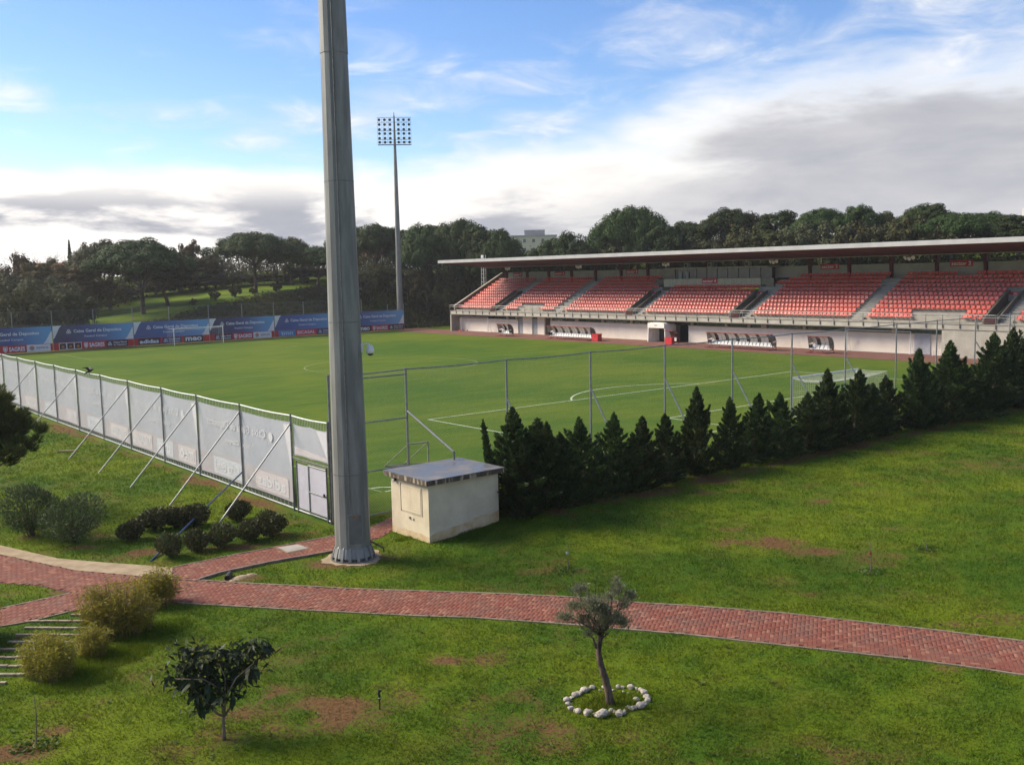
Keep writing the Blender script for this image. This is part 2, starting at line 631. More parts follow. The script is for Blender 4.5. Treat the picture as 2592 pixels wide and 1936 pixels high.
BAMBOO = leafmat('bamboo_leaves', (.135, .138, .012), (.34, .265, .038), .42, .6, .2, c3=(.26, .19, .08))
WEED = leafmat('weed_leaves', (.055, .115, .012), (.11, .18, .02), .4, .6)


# ------------------------------------------------------------------ numpy noise
def vnoise(x, y, seed=0):
    x = np.asarray(x, float); y = np.asarray(y, float)
    xi, yi = np.floor(x).astype(np.int64), np.floor(y).astype(np.int64)
    fx, fy = x - xi, y - yi
    fx = fx * fx * (3 - 2 * fx); fy = fy * fy * (3 - 2 * fy)

    def h(a, b):
        n = (a * 374761393 + b * 668265263 + seed * 974711) & 0xffffffff
        n = ((n ^ (n >> 13)) * 1274126177) & 0xffffffff
        return ((n ^ (n >> 16)) & 0xffff) / 65535.0
    return (h(xi, yi) * (1 - fx) + h(xi + 1, yi) * fx) * (1 - fy) + (h(xi, yi + 1) * (1 - fx) + h(xi + 1, yi + 1) * fx) * fy


def fbm(x, y, seed=0, oct=4):
    a, s, t = 1.0, 0.0, 0.0
    for i in range(oct):
        s = s + a * vnoise(x * 2 ** i, y * 2 ** i, seed + i)
        t += a
        a *= .5
    return s / t


def sstep(x, a, b):
    t = np.clip((x - a) / (b - a), 0, 1)
    return t * t * (3 - 2 * t)


def inpoly(x, y, poly):
    x = np.asarray(x); y = np.asarray(y)
    r = np.zeros(x.shape, bool)
    n = len(poly)
    for i in range(n):
        x0, y0 = poly[i][:2]; x1, y1 = poly[(i + 1) % n][:2]
        c = ((y0 > y) != (y1 > y)) & (x < (x1 - x0) * (y - y0) / (y1 - y0 + 1e-12) + x0)
        r ^= c
    return r


CREST_U = [-200, 0, 12, 20, 27, 36, 46, 58, 70, 78, 100, 110, 140, 300]
CREST_Z = [-1.0, -.3, .6, 1.6, 3.0, 3.9, 5.4, 6.7, 7.4, 8.5, 9.0, 9.6, 11, 12]


def height(u, v):
    u = np.asarray(u, float); v = np.asarray(v, float)
    hz = np.interp(u, CREST_U, CREST_Z)
    t1 = sstep(v, 112, 131)
    t2 = sstep(u, 93, 110) * sstep(v, -60, 10)
    t = np.maximum(t1, t2)
    far = np.maximum(np.maximum(v - 131, 0), np.maximum(u - 110, 0) * sstep(v, -60, 10))
    z = hz * t + .035 * np.minimum(far, 38) * sstep(u, -20, 40)
    z = z + .5 * (fbm(u * .06, v * .06, 3) - .5) * 2 * t
    z = z + .42 * np.exp(-((u - 2.0) / 3.4) ** 2 - ((v + 8.4) / 1.9) ** 2)          # mound beside the hut
    return z


# ------------------------------------------------------------------ paved path outlines
def GP(pts):
    return [tuple(G(x, y)[:2]) for x, y in pts]


MAIN_UP = [(-80, 1385), (0, 1403), (189, 1443), (326, 1455), (437, 1466), (503, 1469.5), (870, 1490), (1253, 1502.7), (1450, 1511.8), (1607, 1525.5), (1730, 1532.6), (1992, 1553), (2292, 1587.5), (2408, 1600.6), (2539, 1616.6), (2592, 1623.8), (2900, 1664)]
MAIN_LO = [(2900, 1756), (2592, 1710), (2437, 1687), (2292, 1668), (1730, 1605.4), (1568, 1592.4), (1410, 1578.6), (1214, 1565), (1045, 1559), (870, 1550), (629, 1537), (460, 1527.5), (380, 1527), (300, 1533)]
LEFT_LO = [(173, 1549), (78, 1573), (0, 1586), (-80, 1603)]
WEDGE = [(-80, 1556), (0, 1541), (79, 1523.6), (177, 1502), (106, 1484), (0, 1476), (-80, 1468)]
MAIN_POLY = GP(MAIN_UP + MAIN_LO + LEFT_LO + WEDGE)
BR_UP = [(436, 1437), (550, 1413), (846, 1356), (931, 1337.7), (986, 1310), (1003, 1299)]
BR_LO = [(1003, 1338), (965, 1361), (846, 1397), (676, 1427), (560, 1452), (503, 1469.5)]
BRANCH_POLY = GP([(437, 1466)] + BR_UP + BR_LO)
GRAVEL_POLY = GP([(-80, 1362), (0, 1380), (145, 1413), (270, 1424), (373, 1431), (436, 1437), (437, 1466), (326, 1455), (189, 1443), (0, 1403), (-80, 1385)])
MAST = G(895, 1412)
MAST_XY = (float(MAST[0]), float(MAST[1]))
HUT = (-3.25, -.13, -8.35, -5.95)            # x0,x1,y0,y1

# bare patches of the lawn: (photo px, py, radius x, radius y in metres, weight)
PATCH = [(1925, 1375, 1.7, 1.0, .85), (2050, 1395, 1.6, .6, .7), (2500, 1180, 3.5, 2.2, .55), (2330, 1210, 2.5, 1.2, .4), (2270, 1335, .8, .4, .6),
         (1131, 1672, .5, .35, 1.0), (1015, 1760, .8, .7, .55), (905, 1800, 1.0, .6, .8), (820, 1820, .9, .5, .7), (700, 1835, .8, .6, .6), (720, 1745, .7, .4, .7),
         (560, 1865, 1.0, .5, .7), (100, 1855, .9, .6, .7), (40, 1905, .9, .5, .8), (250, 1815, .5, .3, .5), (985, 1735, .5, .4, .6), (640, 1790, .5, .4, .5),
         (1450, 1845, .5, .3, .45), (2560, 1560, 1.6, .5, .7), (2480, 1580, 1.4, .4, .7), (2400, 1690, 1.0, .4, .4), (1480, 1443, .4, .35, 1.0), (2208, 1448, .35, .25, .7),
         (1330, 1320, 1.2, .5, .8), (860, 1425, 1.3, .7, .95), (960, 1408, 1.0, .6, .95), (1010, 1400, .6, .8, .6), (620, 1462, .8, .35, 1.0), (580, 1468, .5, .3, 1.0),
         (330, 1355, 1.2, .5, .75), (420, 1398, 1.4, .45, .75), (560, 1385, 1.4, .4, .8), (690, 1352, 1.3, .35, .7), (80, 1360, 1.0, .4, .8), (210, 1385, .8, .3, .8),
         (250, 1270, 1.4, 1.0, .55), (500, 1220, 1.3, .9, .6), (650, 1270, 1.2, .8, .6), (160, 1500, .6, .25, .6), (60, 1560, .5, .25, .4), (1850, 1340, 1.2, .5, .4), (2060, 1270, 1.5, .6, .35), (1700, 1250, 2, .6, .3)]
PATCH += [(660, 1800, 1.5, .8, .65), (800, 1790, 1.4, .7, .75), (880, 1840, 1.2, .5, .75), (560, 1880, 1.1, .4, .65), (760, 1855, 1.1, .5, .65), (2520, 1170, 2.5, 1.5, .5)]
PATCH_W = [(*G(a, b)[:2], c, d, w) for a, b, c, d, w in PATCH]


def soil_mask(u, v):
    u = np.asarray(u, float); v = np.asarray(v, float)
    s = np.zeros(u.shape)
    for x, y, a, b, w in PATCH_W:
        # ellipse long across the line of sight
        du = (u - x) * RT[0] + (v - y) * RT[1]
        dv = (u - x) * -RT[1] + (v - y) * RT[0]
        s = np.maximum(s, w * np.exp(-((du / a) ** 2 + (dv / b) ** 2)))
    s = s + .75 * np.exp(-((v + 8.3) / .8) ** 2) * sstep(u, 1.5, 3) * .9                 # strip along the hedge
    s = s + .55 * np.exp(-((u + 4.9) / .45) ** 2) * sstep(v, -4, -2)                     # strip along the banner fence
    n = fbm(u * .5, v * .5, 11)
    s = s * 1.2 + sstep(n, .56, .74) * .5
    s = s * (.15 + 1.75 * fbm(u * 1.7, v * 1.7, 5, 5))
    return s


def grid_axis(parts):
    a = []
    for lo, hi, st in parts:
        a += list(np.arange(lo, hi, st))
    return np.array(sorted(set(np.round(a, 4))))


gu = grid_axis([(-900, -100, 100), (-100, -40, 10), (-40, -24, 1.0), (-24, 20, .22), (20, 60, .5), (60, 130, 2.5), (130, 250, 8), (250, 950, 70)])
gv = grid_axis([(-200, -60, 20), (-60, -36, 1.0), (-36, 2, .22), (2, 30, .8), (30, 110, 5), (110, 160, 2), (160, 250, 8), (250, 1000, 70)])
GU, GV = np.meshgrid(gu, gv, indexing='ij')
GZ = height(GU, GV)
soilv = soil_mask(GU, GV)
Vg = np.stack([GU, GV, GZ], -1).reshape(-1, 3)
nu, nv = len(gu), len(gv)
ii = np.arange((nu - 1) * (nv - 1))
a_ = (ii // (nv - 1)) * nv + ii % (nv - 1)
Fg = np.stack([a_, a_ + nv, a_ + nv + 1, a_ + 1], -1)
ground = link('ground', fastmesh('ground', Vg, Fg, LAWN, True, {'soil': soilv.ravel()}))
tag(ground, kind='structure')

# ------------------------------------------------------------------ pitch and markings
pm = MB((34, 52, 0))
pm.add([(-3.6, -3.0, .006), (69.4, -3.0, .006), (69.4, 106.4, .006), (-3.6, 106.4, .006)], [(0, 1, 2, 3)])
pitch = tag(pm.build('pitch', PITCH_M), kind='structure')
tr_ = MB((74, 50, 0))
tr_.add([(69.4, -14, .012), (77.4, -14, .012), (77.4, 112, .012), (73.5, 111.5, .012), (69.6, 106.4, .012)], [(0, 1, 2, 3, 4)])
tag(tr_.build('clay_strip', TRACK), kind='structure')
fs_ = MB((34, 108, 0))
fs_.add([(-4, 106.4, .010), (69.6, 106.4, .010), (73.5, 109.2, .010), (-4, 109.2, .010)], [(0, 1, 2, 3)])
tag(fs_.build('end_strip', mat('dry_verge', (.10, .085, .045), (.07, .075, .03), 1.2, rough=.95, bump=.3, bscale=20)), kind='structure')


def marking(pts, w=.11, m=CHALK, closed=False):
    mb = MB((34, 52, 0))
    pts = [np.array(p, float) for p in pts]
    if closed:
        pts = pts + [pts[0]]
    L_, R_ = [], []
    for i, p in enumerate(pts):
        d = pts[min(i + 1, len(pts) - 1)] - pts[max(i - 1, 0)]
        d = d / np.linalg.norm(d)
        n = np.array([-d[1], d[0]])
        L_.append(p + n * w / 2); R_.append(p - n * w / 2)
    V = [(*p, .011) for p in L_] + [(*p, .011) for p in R_]
    k = len(pts)
    mb.add(V, [(i, k + i, k + i + 1, i + 1) for i in range(k - 1)])
    return mb.build('marking_line', m, pitch)


W_, L_F = 68.0, 105.0
C_ = W_ / 2


def arc(cx, cy, r, a0, a1, n=40):
    return [(cx + r * math.cos(a0 + (a1 - a0) * i / n), cy + r * math.sin(a0 + (a1 - a0) * i / n)) for i in range(n + 1)]


marking([(0, 0), (0, L_F)], .13, CHALK_WORN)
marking([(W_, 0), (W_, L_F)], .13, CHALK_WORN)
marking([(.14, 0), (W_ - .14, 0)], .13)
marking([(.14, L_F), (W_ - .14, L_F)], .13, CHALK_WORN)
marking([(.14, L_F / 2), (W_ - .14, L_F / 2)], .13, CHALK_WORN)
marking(arc(C_, L_F / 2, 9.15, 0, 2 * math.pi, 72), .16, CHALK_WORN)
for y0, sg, m_ in ((0, 1, CHALK), (L_F, -1, CHALK_WORN)):
    for hw, dp in ((20.16, 16.5), (9.16, 5.5)):
        marking([(C_ - hw, y0 + sg * .14), (C_ - hw, y0 + sg * dp), (C_ - hw + .001, y0 + sg * dp)], .13, m_)
        marking([(C_ + hw, y0 + sg * .14), (C_ + hw, y0 + sg * dp), (C_ + hw + .001, y0 + sg * dp)], .13, m_)
        marking([(C_ - hw + .07, y0 + sg * dp), (C_ + hw - .07, y0 + sg * dp)], .13, m_)
    th = math.acos(5.5 / 9.15)
    marking(arc(C_, y0 + sg * 11, 9.15, sg * (math.pi / 2 - th + .012), sg * (math.pi / 2 + th - .012), 30), .14, m_)
    marking(arc(C_, y0 + sg * 11, .12, 0, 2 * math.pi, 10), .12, m_)
marking(arc(0, 0, 1.0, .08, math.pi / 2 - .08, 12), .13)

# ------------------------------------------------------------------ brick path
path = tag(MB((-6, -15, 0)).add([(x, y, .005) for x, y in MAIN_POLY], [tuple(range(len(MAIN_POLY)))]).build('brick_path', MORTAR), kind='structure')
bm_ = bmesh.new(); bm_.from_mesh(path.data); bmesh.ops.triangulate(bm_, faces=bm_.faces); bm_.to_mesh(path.data); bm_.free()
bp = MB((-6, -15, 0)).add([(x, y, .009) for x, y in BRANCH_POLY], [tuple(range(len(BRANCH_POLY)))]).build('path_bed', MORTAR, path)
bm_ = bmesh.new(); bm_.from_mesh(bp.data); bmesh.ops.triangulate(bm_, faces=bm_.faces); bm_.to_mesh(bp.data); bm_.free()
gv_ = MB((-14, 0, 0)).add([(x, y, .010) for x, y in GRAVEL_POLY], [tuple(range(len(GRAVEL_POLY)))]).build('gravel_verge', SAND)
bm_ = bmesh.new(); bm_.from_mesh(gv_.data); bmesh.ops.triangulate(bm_, faces=bm_.faces); bm_.to_mesh(gv_.data); bm_.free()
tag(gv_, kind='structure')


def lay_bricks():
    d = np.array([.535, -.845]); n = np.array([.845, .535])
    o = np.array([-6.0, -15.0])
    allp = np.array(MAIN_POLY + BRANCH_POLY) - o
    s, t = allp @ d, allp @ n
    w = .105
    xs = np.arange(int(s.min() / w) - 2, min(int(s.max() / w) + 2, int(26 / w)))
    ys = np.arange(int(t.min() / w) - 2, int(t.max() / w) + 2)
    X, Y = np.meshgrid(xs, ys, indexing='ij')
    md = (X - Y) % 4
    out = []
    for kind in (0, 3):
        sel = md == kind
        x, y = X[sel] * w, Y[sel] * w
        if kind == 0:
            hx, hy = w, w / 2
        else:
            hx, hy = w / 2, w
        cx, cy = x + hx, y + hy
        ok = np.ones(len(cx), bool)
        anyin = np.zeros(len(cx), bool)
        for poly in (MAIN_POLY, BRANCH_POLY):
            inn = np.ones(len(cx), bool)
            for sx, sy in ((-.75, -.75), (.75, -.75), (.75, .75), (-.75, .75)):
                px = o[0] + (cx + sx * hx) * d[0] + (cy + sy * hy) * n[0]
                py = o[1] + (cx + sx * hx) * d[1] + (cy + sy * hy) * n[1]
                inn &= inpoly(px, py, poly)
            anyin |= inn
        cx, cy = cx[anyin], cy[anyin]
        px = o[0] + cx * d[0] + cy * n[0]; py = o[1] + cx * d[1] + cy * n[1]
        out += [(a, b, kind) for a, b in zip(px, py)]
    out.sort(key=lambda q: (q[0] - CAM[0]) ** 2 + (q[1] - CAM[1]) ** 2)
    ang = math.atan2(d[1], d[0])
    g = .0035
    base = [(-1, -1), (1, -1), (1, 1), (-1, 1)]
    hx, hy, b = w - g, w / 2 - g, .006
    V = [(sx * hx, sy * hy, 0) for sx, sy in base] + [(sx * hx, sy * hy, .014) for sx, sy in base] + [(sx * (hx - b), sy * (hy - b), .019) for sx, sy in base]
    Fb = [(8, 9, 10, 11)] + [(i, (i + 1) % 4, 4 + (i + 1) % 4, 4 + i) for i in range(4)] + [(4 + i, 4 + (i + 1) % 4, 8 + (i + 1) % 4, 8 + i) for i in range(4)]
    me = bpy.data.meshes.new('brick')
    me.from_pydata(V, [], Fb)
    me.materials.append(BRICK_A)
    po = np.array(path.location)
    for px, py, k in out[:300]:
        ob = bpy.data.objects.new('brick', me)
        COL.objects.link(ob)
        ob.parent = path
        ob.location = (px - po[0], py - po[1], .006 + random.uniform(0, .003) - po[2])
        ob.rotation_euler = (random.gauss(0, .006), random.gauss(0, .006), ang + (0 if k == 0 else math.pi / 2) + random.gauss(0, .008))
    rest = out[300:]
    Vb = np.array(V); nb = len(rest)
    P = np.array([(a, b_) for a, b_, _ in rest])
    an = np.array([ang + (0 if k == 0 else math.pi / 2) for _, _, k in rest]) + rng.normal(0, .008, nb)
    ca, sa = np.cos(an)[:, None], np.sin(an)[:, None]
    VX = P[:, :1] - po[0] + ca * Vb[:, 0] - sa * Vb[:, 1]
    VY = P[:, 1:] - po[1] + sa * Vb[:, 0] + ca * Vb[:, 1]
    tilt = rng.normal(0, .012, (nb, 2))
    VZ = .006 + rng.uniform(0, .003, (nb, 1)) + Vb[:, 2] + tilt[:, :1] * Vb[:, 0] + tilt[:, 1:] * Vb[:, 1]
    VV = np.stack([VX, VY, VZ], -1).reshape(-1, 3)
    FF = (np.array(Fb)[None] + (np.arange(nb) * 12)[:, None, None]).reshape(-1, 4)
    ob = link('brick_field', fastmesh('brick_field', VV, FF, BRICK_B), path)
    tag(ob, kind='stuff')


lay_bricks()


def edging(pts, w=.07, h=.032, m=EDGING, lift=0.0):
    P = [G(x, y) for x, y in pts]
    mb = MB(path.location)
    for a, b in zip(P[:-1], P[1:]):
        L_ = np.linalg.norm(b[:2] - a[:2])
        n_ = max(1, int(round(L_ / 1.0)))
        for k in range(n_):
            p0 = a + (b - a) * (k / n_); p1 = a + (b - a) * ((k + 1) / n_)
            d = (p1 - p0) / np.linalg.norm(p1 - p0)
            nrm = np.array([-d[1], d[0], 0])
            jit = random.uniform(-.006, .006)
            mb.obox((p0 + p1) / 2 + nrm * jit + np.array([0, 0, (h + lift) / 2 - .02 + random.uniform(-.004, .004)]), d * (np.linalg.norm(p1 - p0) / 2 - .004), nrm * w / 2, (0, 0, (h + lift) / 2 + .02))
    return mb.build('edging', m, path)


edging(MAIN_UP[5:])
edging([MAIN_UP[4], MAIN_UP[5]], .05)
edging(MAIN_LO[:12])
edging(WEDGE[1:4])
edging(LEFT_LO[:3])
edging(BR_UP[:3], .05)
edging(BR_LO[2:], .09, .05, mat('kerb_dark', (.23, .18, .14), (.15, .11, .09), 4, rough=.9), .03)

# ------------------------------------------------------------------ grandstand
ST = (82.0, 49.0, 0.0)
stand = empty('grandstand', ST, 'long concrete grandstand with red seats and a maroon cantilever roof beside the pitch', 'grandstand')
UF = 75.6                     # balcony front
V0, V1 = -1.0, 99.2
ROWS = 11
TU = [76.5 + .86 * i for i in range(ROWS + 1)]
TZ = [3.58 + .44 * i for i in range(ROWS)]
PORTALS = [(89.2, 87.8), (58.9, 57.5), (41.0, 39.5), (9.6, 8.2)]
AISLES = [(87.8, 86.5), (73.9, 72.4), (57.5, 56.2), (39.5, 38.2), (24.5, 23.0), (8.2, 6.9)]
PRESS = (58.4, 41.8)


def sp():
    return MB(ST)


tb = sp()
cuts = sorted(set([V0 + .3, V1 - .3] + [x for p_ in PORTALS + [PRESS] for x in p_]))
for y0, y1 in zip(cuts[:-1], cuts[1:]):
    ym = (y0 + y1) / 2
    portal = any(b_ < ym < a for a, b_ in PORTALS)
    press = PRESS[1] < ym < PRESS[0]
    i0, i1 = (6 if portal else 0), (8 if press else ROWS)
    prof = [(TU[i0], 3.35 if not portal else 5.55)]
    for i in range(i0, i1):
        prof += [(TU[i], TZ[i]), (TU[i + 1], TZ[i])]
    zb = TZ[i1 - 1]
    prof += [(88.2, zb), (88.2, 5.0 if not portal else 5.9)]
    if not portal:
        prof += [(TU[i0] + .6, 3.0)]
    tb.prism_y(prof, y0, y1)
tb.build('terrace', CONC, stand)
for a, b_ in AISLES:                                  # half steps of the stairways
    asb = sp()
    for i in range(ROWS - 1):
        if PRESS[1] < (a + b_) / 2 < PRESS[0] and i >= 7:
            continue
        asb.box(TU[i] + .43, TU[i + 1] + .01, b_ + .03, a - .03, TZ[i] + .005, TZ[i] + .22)
    asb.box(UF + .55, TU[0] + .01, b_ + .03, a - .03, 3.41, 3.50)
    asb.build('stairway', CONC_STEP, stand)
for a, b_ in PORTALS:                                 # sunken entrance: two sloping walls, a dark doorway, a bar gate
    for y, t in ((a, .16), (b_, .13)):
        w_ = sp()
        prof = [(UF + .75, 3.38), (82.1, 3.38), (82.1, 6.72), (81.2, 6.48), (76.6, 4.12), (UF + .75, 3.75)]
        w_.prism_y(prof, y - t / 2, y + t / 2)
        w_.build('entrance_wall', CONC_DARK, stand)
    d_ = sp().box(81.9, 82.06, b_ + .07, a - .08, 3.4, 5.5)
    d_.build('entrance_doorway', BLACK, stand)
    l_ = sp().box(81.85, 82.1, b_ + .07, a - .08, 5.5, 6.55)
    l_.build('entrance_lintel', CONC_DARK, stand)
    g_ = sp()
    for k in range(4):
        g_.box(UF + .7, UF + .74, b_ + .08, a - .08, 3.55 + .17 * k, 3.63 + .17 * k)
    g_.build('entrance_gate', mat('gate_bars', (.16, .055, .05), (.11, .04, .04), 3), stand)
    h_ = sp().tube([(77.0, b_ + .25, 3.4), (77.0, b_ + .25, 4.4), (81.6, b_ + .25, 6.3)], .03, 5)
    h_.build('handrail', GALV, stand)
sl = sp()
sl.box(UF, UF + 1.0, V0, V1, 2.87, 3.40)
sl.build('balcony_slab', CONC_LIGHT, stand)
sp().box(UF - .06, UF + .12, V0, V1, 3.404, 3.47).build('balcony_coping', CONC, stand)
sp().box(UF + .25, UF + 3.2, V0, V1, 2.74, 2.866).build('balcony_underside', CONC, stand)
sp().box(UF - .02, UF + .3, V0, V1, 2.78, 2.868).build('drip_edge', CONC_DARK, stand)
for z in (4.38, 4.12):
    sp().tube([(UF - .07, V0, z), (UF - .07, V1, z)], .028 if z > 4.2 else .02, 6).build('handrail', GALV, stand)
rp = None
npost = 56
for k in range(npost + 1):
    y = V1 - .02 - (V1 - V0 - .04) * k / npost
    if rp is None:
        mbp = MB((0, 0, 0)).box(-.05, -.01, -.035, .035, -.42, .98)
        mbp.box(-.01, .0, -.06, .06, -.42, -.05)
        rp = mbp.build('railing_post', GALV_DARK, stand)
        rp.location = (UF - .03 - ST[0], y - ST[1], 3.40)
    else:
        c = rp.copy(); COL.objects.link(c); c.location = (UF - .03 - ST[0], y - ST[1], 3.40)
# end walls
for y0, y1 in ((V1 - .3, V1), (V0, V0 + .3)):
    e_ = sp()
    e_.prism_y([(TU[0] - .1, 3.405), (88.3, 3.405), (88.3, 9.62), (87.0, 9.57), (77.2, 4.55), (TU[0] - .1, 4.2)], y0, y1)
    e_.build('end_wall', mat('end_wall_concrete', (.21, .165, .14), (.16, .125, .105), 1.2, rough=.9), stand)
    e2 = sp().prism_y([(TU[0] - .16, 4.20), (77.2, 4.552), (87.0, 9.575), (87.0, 9.70), (77.15, 4.67), (TU[0] - .16, 4.3)], y0 - .04, y1 + .04)
    e2.build('wall_coping', CONC_LIGHT, stand)
    sp().box(UF + .02, 88.3, y0, y1, 0, 2.735).build('end_wall', CONC, stand)
sp().box(UF + .0, UF + .22, V1 - .22, V1 + .02, 0, 2.77).build('corner_post', CONC_LIGHT, stand)
# back wall panels between red columns
colv = [98.3 - 5.58 * k for k in range(18)]
for k, y in enumerate(colv):
    in_press = PRESS[1] - .5 < y < PRESS[0] + .5
    c_ = sp()
    c_.add([(87.35, y - .17, 8.0), (87.9, y - .17, 8.0), (87.9, y + .17, 8.0), (87.35, y + .17, 8.0), (87.05, y - .17, 10.75), (87.9, y - .17, 10.75), (87.9, y + .17, 10.75), (87.05, y + .17, 10.75)],
           [(0, 1, 2, 3), (4, 5, 6, 7), (0, 1, 5, 4), (1, 2, 6, 5), (2, 3, 7, 6), (3, 0, 4, 7)])
    c_.build('roof_column', DARK_RED, stand)
    if k + 1 < len(colv):
        y2 = colv[k + 1]
        if not (y2 > PRESS[1] - 1 and y < PRESS[0] + 1):
            sp().box(87.55, 87.75, y2 + .19, y - .19, 7.8, 9.68).build('back_panel', CONC_LIGHT, stand)
    # slender tie up to the roof
    sp().tube([(87.3, y - .1, 9.9), (85.2, y - .1, 10.72)], .07, 5).build('roof_strut', DARK_RED, stand)
sp().box(87.56, 87.74, V1 - .31, colv[0] + .19, 7.8, 9.62).build('back_panel', CONC_LIGHT, stand)
# roof
RV0, RV1 = -3.0, 100.1
rf = sp()
rf.prism_y([(74.12, 11.45), (83.6, 10.62), (90.5, 10.78), (90.5, 11.1), (84.0, 11.5), (74.12, 11.84)], RV0, RV1)
roof = rf.build('roof', SOFFIT, stand)
sp().prism_y([(74.0, 11.42), (74.115, 11.42), (74.115, 11.90), (74.0, 11.88)], RV0 - .05, RV1 + .05).build('fascia', mat('white_fascia', (.44, .43, .42), (.38, .37, .36), .5, rough=.6), roof)
sp().prism_y([(74.116, 11.86), (84.0, 11.52), (90.6, 11.12), (90.6, 11.16), (84.0, 11.57), (74.116, 11.905)], RV0 - .05, RV1 + .05).build('roof_sheeting', mat('pale_sheeting', (.6, .6, .6), (.5, .5, .5), 1, rough=.4), roof)
sp().tube([(83.55, RV0 + .2, 10.58), (83.55, RV1 - .2, 10.58)], .045, 5).build('soffit_strip', CONC_LIGHT, roof)  # pale strip along the lowest line of the soffit
for k in range(24):                                   # soffit joints stand a little proud
    y = RV0 + 2 + k * 4.25
    sp().obox((78.86, y, 11.025), (4.72, 0, -.413), (0, .03, 0), (.0, 0, .015)).build('soffit_rib', SOFFIT, roof)
# ground floor: white wall, window band, pillars, doors
OPEN = [(83.3, 82.1, 'door'), (79.9, 78.6, 'door'), (77.0, 75.6, 'gap'), (50.9, 48.4, 'gap')]
segs, last = [], V1 - .3
for a, b_, k in OPEN:
    segs.append((last, a)); last = b_
segs.append((last, 13.5))
for a, b_ in segs:
    hz_ = 2.735 if 75 < a < 84 and a - b_ < 3 else 2.16
    sp().box(77.3, 77.55, b_, a, .0, hz_).build('front_wall', WHITE_WALL, stand)
    if hz_ < 2.5:
        sp().box(77.24, 77.5, b_, a, 2.165, 2.23).build('window_sill', CONC_LIGHT, stand)
for a, b_, k in OPEN:
    if k == 'door':
        dd = sp().box(77.42, 77.5, b_ + .06, a - .06, 0, 2.45).build('door', GREY_DOOR, stand)
        sp().box(77.36, 77.415, b_ + .14, b_ + .2, 1.0, 1.16).build('handle', BLACK, dd)
        sp().box(77.32, 77.52, b_, b_ + .06, 0, 2.735).build('door_frame', CONC_LIGHT, stand)
        sp().box(77.32, 77.52, a - .06, a, 0, 2.735).build('door_frame', CONC_LIGHT, stand)
        sp().box(77.44, 77.5, b_ + .06, a - .06, 2.45, 2.735).build('door_transom', GLASS, stand)
    else:
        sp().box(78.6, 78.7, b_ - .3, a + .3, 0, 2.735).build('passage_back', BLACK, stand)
        for y in (a + .01, b_ - .11):
            sp().box(77.56, 78.59, y, y + .1, 0, 2.735).build('passage_wall', CONC, stand)
pill = [85.9, 83.6, 75.3, 69.7, 64.25, 58.6, 55.2, 47.75, 42.2, 38.7, 36.5, 30.8, 25.2, 19.6]
edges = [V1 - .3, 92.5] + pill + [13.5]
for a, b_ in zip(edges[:-1], edges[1:]):
    if any(abs((a + b_) / 2 - (x + y) / 2) < .9 and k == 'gap' for x, y, k in OPEN) or (75.2 < b_ and a < 83.8):
        continue
    sp().box(77.42, 77.46, b_ + .15, a - .15, 2.235, 2.735).build('window', GLASS, stand)
for y in pill:
    w2 = .38 if y in (36.5, 69.7) else .2
    sp().box(77.2, 77.56, y - w2, y + w2, 2.232, 2.738).build('pillar', CONC_LIGHT, stand)
sp().box(UF + .03, 77.3, V0 + .3, 13.4, 0, 2.735).build('corner_block', CONC_LIGHT, stand)
sp().box(UF - .0, UF + .03, V0 + .3, 13.4, .0, 2.78).build('block_face', CONC_LIGHT, stand)
# roller shutter
sh = sp().box(77.22, 77.298, 15.4, 17.2, .02, 2.25).build('roller_shutter', mat('shutter', (.50, .50, .52), (.44, .44, .46), 2, rough=.4), stand)
for k in range(18):
    sp().box(77.20, 77.219, 15.42, 17.18, .06 + k * .12, .14 + k * .12).build('slat', sh.data.materials[0], sh)
# press box in the middle of the top rows
px_ = sp()
for k in range(83):
    y = PRESS[1] + .1 + k * .2
    px_.box(83.82 if k % 2 else 83.86, 83.95, y, y + .2, 7.12, 8.22)
px_.build('press_parapet', CREAM, stand)
sp().box(83.95, 88.2, PRESS[1] + .05, PRESS[0] - .05, 6.98, 7.10).build('press_floor', CONC_DARK, stand)
sp().box(85.3, 88.0, PRESS[1], PRESS[0] + 1.2, 9.58, 9.78).build('press_canopy', CONC_LIGHT, stand)
sp().box(86.4, 86.46, PRESS[1] + .1, PRESS[0] - .1, 7.11, 9.575).build('press_glazing', mat('press_glass', (.05, .062, .055), (.03, .036, .033), .5, rough=.15, spec=.6), stand)
for k in range(10):
    y = PRESS[1] + .1 + k * (PRESS[0] - PRESS[1] - .3) / 9
    sp().box(86.34, 86.395, y, y + .1, 7.11, 9.575).build('mullion', GREY_DOOR if k in (8, 9) else GALV_DARK, stand)
for y in (57.6, 56.4):
    sp().box(86.25, 86.33, y - .4, y + .1, 7.6, 9.2).build('press_door', GREY_DOOR, stand)
for y0, y1 in ((60.0, PRESS[0]), (PRESS[1], 39.9)):
    sp().box(83.9, 87.9, y1, y0, 7.1, 8.2).build('press_side', GLASS, stand)
for y in (56.0, 51.8, 45.5):
    mbx = sp().box(85.7, 86.3, y - .35, y + .35, 9.785, 10.4)
    mbx.build('cooling_unit', CONC_LIGHT, stand)
    sp().tube([(85.69, y, 10.09), (85.66, y, 10.09)], .24, 12).build('fan_grille', BLACK, stand)
sp().box(83.0, 83.6, 51.8, 49.6, 7.0, 7.09).build('timber_shelf', mat('shelf_wood', (.40, .28, .13), (.3, .2, .1), 3), stand)


